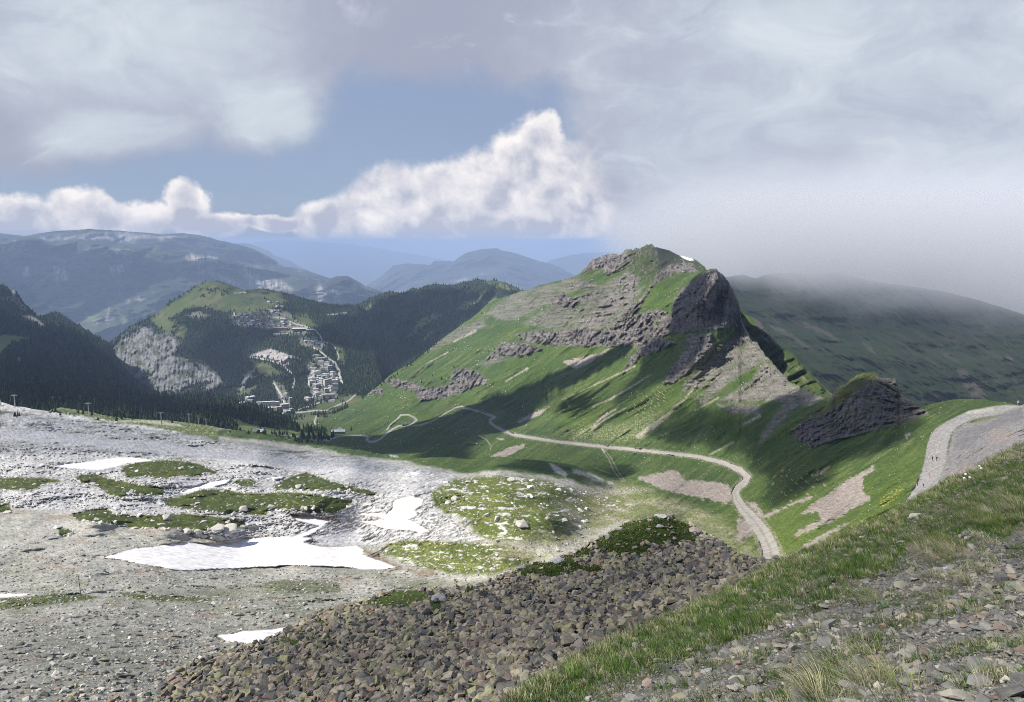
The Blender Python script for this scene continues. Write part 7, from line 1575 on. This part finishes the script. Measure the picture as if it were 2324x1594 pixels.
# ------------------------------------------------------------------ unseen clouds added to shade the scene
def mat_cloud(name, trans):
    m = bpy.data.materials.new(name); m.use_nodes = True; t = NT(m.node_tree); t.n.clear()
    d = t.node('ShaderNodeBsdfDiffuse', inp={'Color': (0.85, 0.86, 0.88, 1), 'Roughness': 1.0}); tr = t.node('ShaderNodeBsdfTranslucent', inp={'Color': (0.8, 0.82, 0.85, 1)})
    mx = t.node('ShaderNodeMixShader', inp={0: 0.5}); t.l.new(d.outputs[0], mx.inputs[1]); t.l.new(tr.outputs[0], mx.inputs[2])
    tp = t.node('ShaderNodeBsdfTransparent'); m2 = t.node('ShaderNodeMixShader', inp={0: trans}); t.l.new(mx.outputs[0], m2.inputs[1]); t.l.new(tp.outputs[0], m2.inputs[2])
    o = t.node('ShaderNodeOutputMaterial'); t.l.new(m2.outputs[0], o.inputs['Surface']); return m
L_ = np.array(SUN[:])
def ground(px_, py_, d):
    x, z_ = ray(px_, py_); return np.array([float(x) * d, d, float(z_) * d])
def cumulus(name, target, height, rx, ry, rz_, label, rot=0.0, trans=0.1, seed=1, puff=0.28):
    s = (height - target[2]) / L_[2]; c_ = target + L_ * s
    bm = bmesh.new(); bmesh.ops.create_icosphere(bm, subdivisions=5, radius=1.0)
    co = np.array([v.co[:] for v in bm.verts])
    n_ = fbm(co[:, 0] * 1.6 + seed, co[:, 1] * 1.6, co[:, 2] * 1.6, 5, 0.55, seed)
    co2 = co * (1 + puff * 1.6 * n_)[:, None]; co2[:, 2] = np.where(co2[:, 2] < -0.3, -0.3 + (co2[:, 2] + 0.3) * 0.15, co2[:, 2])
    ca, sa = math.cos(rot), math.sin(rot); x = co2[:, 0] * rx; y = co2[:, 1] * ry
    P3 = np.stack([x * ca - y * sa, x * sa + y * ca, co2[:, 2] * rz_], 1)
    T = np.array([[v.index for v in f.verts] for f in bm.faces]); bm.free()
    me = make_mesh(name, P3, tris=T, mat=MATC[trans], smooth_=True); o = obj(name, me, None, c_); tag(o, label, 'cloud')
    e = math.degrees(math.atan2(c_[2], math.hypot(c_[0], c_[1]))); print('cloud', label, [round(v) for v in c_], 'elev', round(e, 1), 'az', round(math.degrees(math.atan2(c_[0], c_[1])), 1))
    return o
MATC = {t: mat_cloud('cloud_%d' % int(t * 100), t) for t in (0.0, 0.1, 0.25, 0.45, 0.6, 0.8)}
def cloud_over(S, pts, height, thick, label, trans, seed=1, n=70, rag=0.10):
    """flat based unseen cloud, its outline shaped so the shadow covers a given stretch of ground"""
    pts = np.array(pts, float); q = []
    for i in range(len(pts)):
        for t in np.linspace(0, 1, 6)[:-1]: q.append(pts[i] * (1 - t) + pts[(i + 1) % len(pts)] * t)
    q = np.array(q); W = S.at(q[:, 0], q[:, 1]) if S is not None else np.array([ground(*p_) for p_ in q])
    s = (height - W[:, 2]) / L_[2]; O = W + L_[None] * s[:, None]; O = O[:, :2]
    lo, hi = O.min(0), O.max(0); size = (hi - lo).max(); st = size / n; pad = 3
    gx = np.arange(lo[0] - pad * st, hi[0] + pad * st, st); gy = np.arange(lo[1] - pad * st, hi[1] + pad * st, st); X, Y = np.meshgrid(gx, gy, indexing='ij')
    dmin = np.full(X.shape, 1e9); ins = np.zeros(X.shape, bool)
    for i in range(len(O)):
        x1, y1 = O[i]; x2, y2 = O[(i + 1) % len(O)]; dx, dy = x2 - x1, y2 - y1
        t = np.clip(((X - x1) * dx + (Y - y1) * dy) / (dx * dx + dy * dy + 1e-9), 0, 1); dmin = np.minimum(dmin, np.hypot(X - x1 - t * dx, Y - y1 - t * dy))
        if y1 != y2: ins ^= ((y1 > Y) != (y2 > Y)) & (X < dx * (Y - y1) / dy + x1)
    sd = np.where(ins, dmin, -dmin) + size * rag * fbm(X / size * 7 + seed, Y / size * 7, X * 0, 5, 0.6, seed)
    m = sd > 0
    bul = np.sqrt(np.clip(sd, 0, None) / (sd.max() + 1e-9)); nz = fbm(X / size * 9, Y / size * 9, X * 0 + seed, 5, 0.6, seed + 3)
    top = height + thick * bul * (0.8 + 0.7 * nz); bot = height - 0.12 * thick * bul
    nx, ny = X.shape; idx = np.arange(nx * ny).reshape(nx, ny)
    cm = (m[:-1, :-1] & m[1:, :-1] & m[1:, 1:] & m[:-1, 1:])
    Q = np.stack([idx[:-1, :-1], idx[1:, :-1], idx[1:, 1:], idx[:-1, 1:]], -1)[cm]
    V = np.concatenate([np.stack([X, Y, top], -1).reshape(-1, 3), np.stack([X, Y, bot], -1).reshape(-1, 3)]); Q = np.concatenate([Q, Q[:, ::-1] + nx * ny])
    used = np.zeros(len(V), bool); used[Q.ravel()] = True; rm = np.cumsum(used) - 1; V = V[used]; Q = rm[Q]
    c_ = V.mean(0); me = make_mesh('cloud', V - c_, quads=Q, mat=MATC[trans], smooth_=True); o = obj('cloud', me, None, c_); tag(o, label, 'cloud')
    el_ = math.degrees(math.atan2(V[:, 2].max(), 1)) ; e = np.degrees(np.arctan2(V[:, 2], np.hypot(V[:, 0], V[:, 1]))); a_ = np.degrees(np.arctan2(V[:, 0], V[:, 1]))
    print('cloud', label, 'elev', e.min().round(1), e.max().round(1), 'az', a_.min().round(1), a_.max().round(1))
    return o
cloud_over(SM, [(640, 1008), (720, 990), (870, 985), (930, 965), (1000, 945), (1050, 922), (1110, 905), (1190, 880), (1280, 840), (1380, 800), (1440, 785), (1420, 815), (1330, 862), (1260, 900), (1210, 935), (1195, 965), (1150, 975), (1080, 990), (1050, 1030), (990, 1040), (900, 1035), (800, 1022), (700, 1010)], 800, 90, 'unseen ragged shade cloud added high over the valley floor', 0.0, 2, 90, 0.03)
cloud_over(SM, [(1110, 1062), (1180, 1040), (1260, 1050), (1330, 1068), (1390, 1050), (1440, 1075), (1400, 1092), (1300, 1085), (1200, 1075)], 500, 40, 'unseen small shade cloud added over the small green humps', 0.25, 12, 60, 0.05)
cloud_over(SM, zz('c', [(790, 540), (930, 350), (1075, 290), (1190, 400), (1270, 620), (1290, 700), (1180, 850), (1020, 980), (700, 1090), (440, 1240), (350, 1230), (560, 1000), (560, 830), (760, 740)]), 760, 60, 'unseen shade cloud added high above the rock tower', 0.25, 13, 90, 0.03)
cloud_over(SM, [(1440, 985), (1560, 940), (1700, 935), (1790, 900), (1870, 905), (1960, 852), (2050, 905), (2100, 945), (2040, 1010), (1900, 1060), (1820, 1130), (1750, 1150), (1712, 1060), (1600, 1020)], 620, 60, 'unseen shade cloud added above the slope by the knob', 0.25, 14, 90, 0.05)
cloud_over(SM, [(0, 930), (200, 955), (420, 985), (620, 1010), (820, 1040), (1000, 1066), (960, 1080), (760, 1066), (560, 1048), (330, 1035), (120, 1030), (-60, 1040), (-60, 930)], 560, 50, 'unseen long thin shade cloud added over the upper limestone field', 0.8, 15, 90, 0.03)
cloud_over(SN, [(335, 1655), (400, 1535), (700, 1405), (1000, 1345), (1300, 1262), (1500, 1178), (1640, 1240), (1780, 1275), (1500, 1450), (1200, 1650)], 420, 30, 'unseen small pale shade cloud added high above the scree heap', 0.6, 16, 50, 0.03)
cloud_over(SG, [(1100, 1700), (1500, 1420), (1760, 1285), (2060, 1150), (2330, 1010), (2440, 980), (2440, 1700)], 400, 12, 'unseen wisp of shade cloud added high above the near slope', 0.8, 17, 50, 0.03)
cloud_over(SF, [(-80, 690), (60, 720), (180, 750), (250, 785), (320, 890), (430, 920), (560, 935), (700, 975), (560, 975), (300, 945), (-80, 920)], 1300, 150, 'unseen long shade cloud added high over the left forest', 0.25, 4, 90, 0.04)
cloud_over(SE_, [(840, 690), (900, 665), (1000, 655), (1090, 660), (1100, 690), (1040, 740), (960, 800), (880, 850), (820, 880), (780, 860), (800, 760)], 1700, 150, 'unseen shade cloud added high over the wooded ridge', 0.25, 5, 70, 0.05)
cloud_over(SV, [(480, 740), (600, 700), (640, 760), (560, 800), (600, 850), (520, 880), (430, 800)], 1700, 120, 'unseen shade cloud added high over the wooded hill side', 0.45, 6, 60, 0.08)
far_pts = [(-100, 600, 13200), (200, 590, 13000), (420, 640, 12400), (640, 650, 13400), (600, 700, 12400), (300, 740, 11000), (0, 720, 11500), (-100, 700, 11800)]
cloud_over(None, far_pts, 3200, 300, 'unseen wide far shade cloud added over the blue wooded range', 0.1, 8, 90, 0.06)

# fog bank lying over the crest at right
def fog():
    x0, x1, y0, y1, z0_, z1_ = 350.0, 9000.0, 1850.0, 6500.0, -720.0, 540.0
    bm = bmesh.new(); bmesh.ops.create_cube(bm, size=1.0, matrix=Matrix.Translation(((x0 + x1) / 2, (y0 + y1) / 2, (z0_ + z1_) / 2)) @ Matrix.Diagonal((x1 - x0, y1 - y0, z1_ - z0_, 1)))
    me = bpy.data.meshes.new('fog'); bm.to_mesh(me); bm.free()
    m = bpy.data.materials.new('fog_bank'); m.use_nodes = True; t = NT(m.node_tree); t.n.clear()
    g = t.node('ShaderNodeNewGeometry'); P_o = g.outputs['Position']; s = t.node('ShaderNodeSeparateXYZ', inp={0: P_o})
    n_, _ = t.noise(P_o, 0.0022, 3, 0.55)
    zb = t.m('MULTIPLY_ADD', t.m('MINIMUM', s.outputs[0], 2300.0), -0.205, -35.0)
    hgt = t.m('ADD', t.m('SUBTRACT', s.outputs[2], zb), t.m('MULTIPLY', t.m('SUBTRACT', n_, 0.5), 560.0))
    d = t.ss(hgt, 0.0, 320.0)
    d = t.m('MULTIPLY', d, t.ss(s.outputs[0], 450.0, 1100.0)); d = t.m('MULTIPLY', d, t.ss(s.outputs[1], 2150.0, 2900.0)); d = t.m('MULTIPLY', d, t.ss(s.outputs[1], 5200.0, 6400.0, 1.0, 0.0))
    d = t.m('MULTIPLY', d, t.ss(s.outputs[0], 7000.0, 8800.0, 1.0, 0.0)); d = t.m('MULTIPLY', d, t.ss(s.outputs[2], -80.0, 400.0, 1.0, 0.0))
    v = t.node('ShaderNodeVolumePrincipled', inp={'Color': (0.90, 0.905, 0.925, 1), 'Anisotropy': 0.0}); t.set(v.inputs['Density'], t.m('MULTIPLY', d, 0.0034))
    o = t.node('ShaderNodeOutputMaterial'); t.l.new(v.outputs[0], o.inputs['Volume']); me.materials.append(m)
    m.cycles.volume_step_rate = 1.0
    ob = obj('fog', me); tag(ob, 'bank of cloud lying over the mountain crest at right', None, None, 'stuff')
fog()
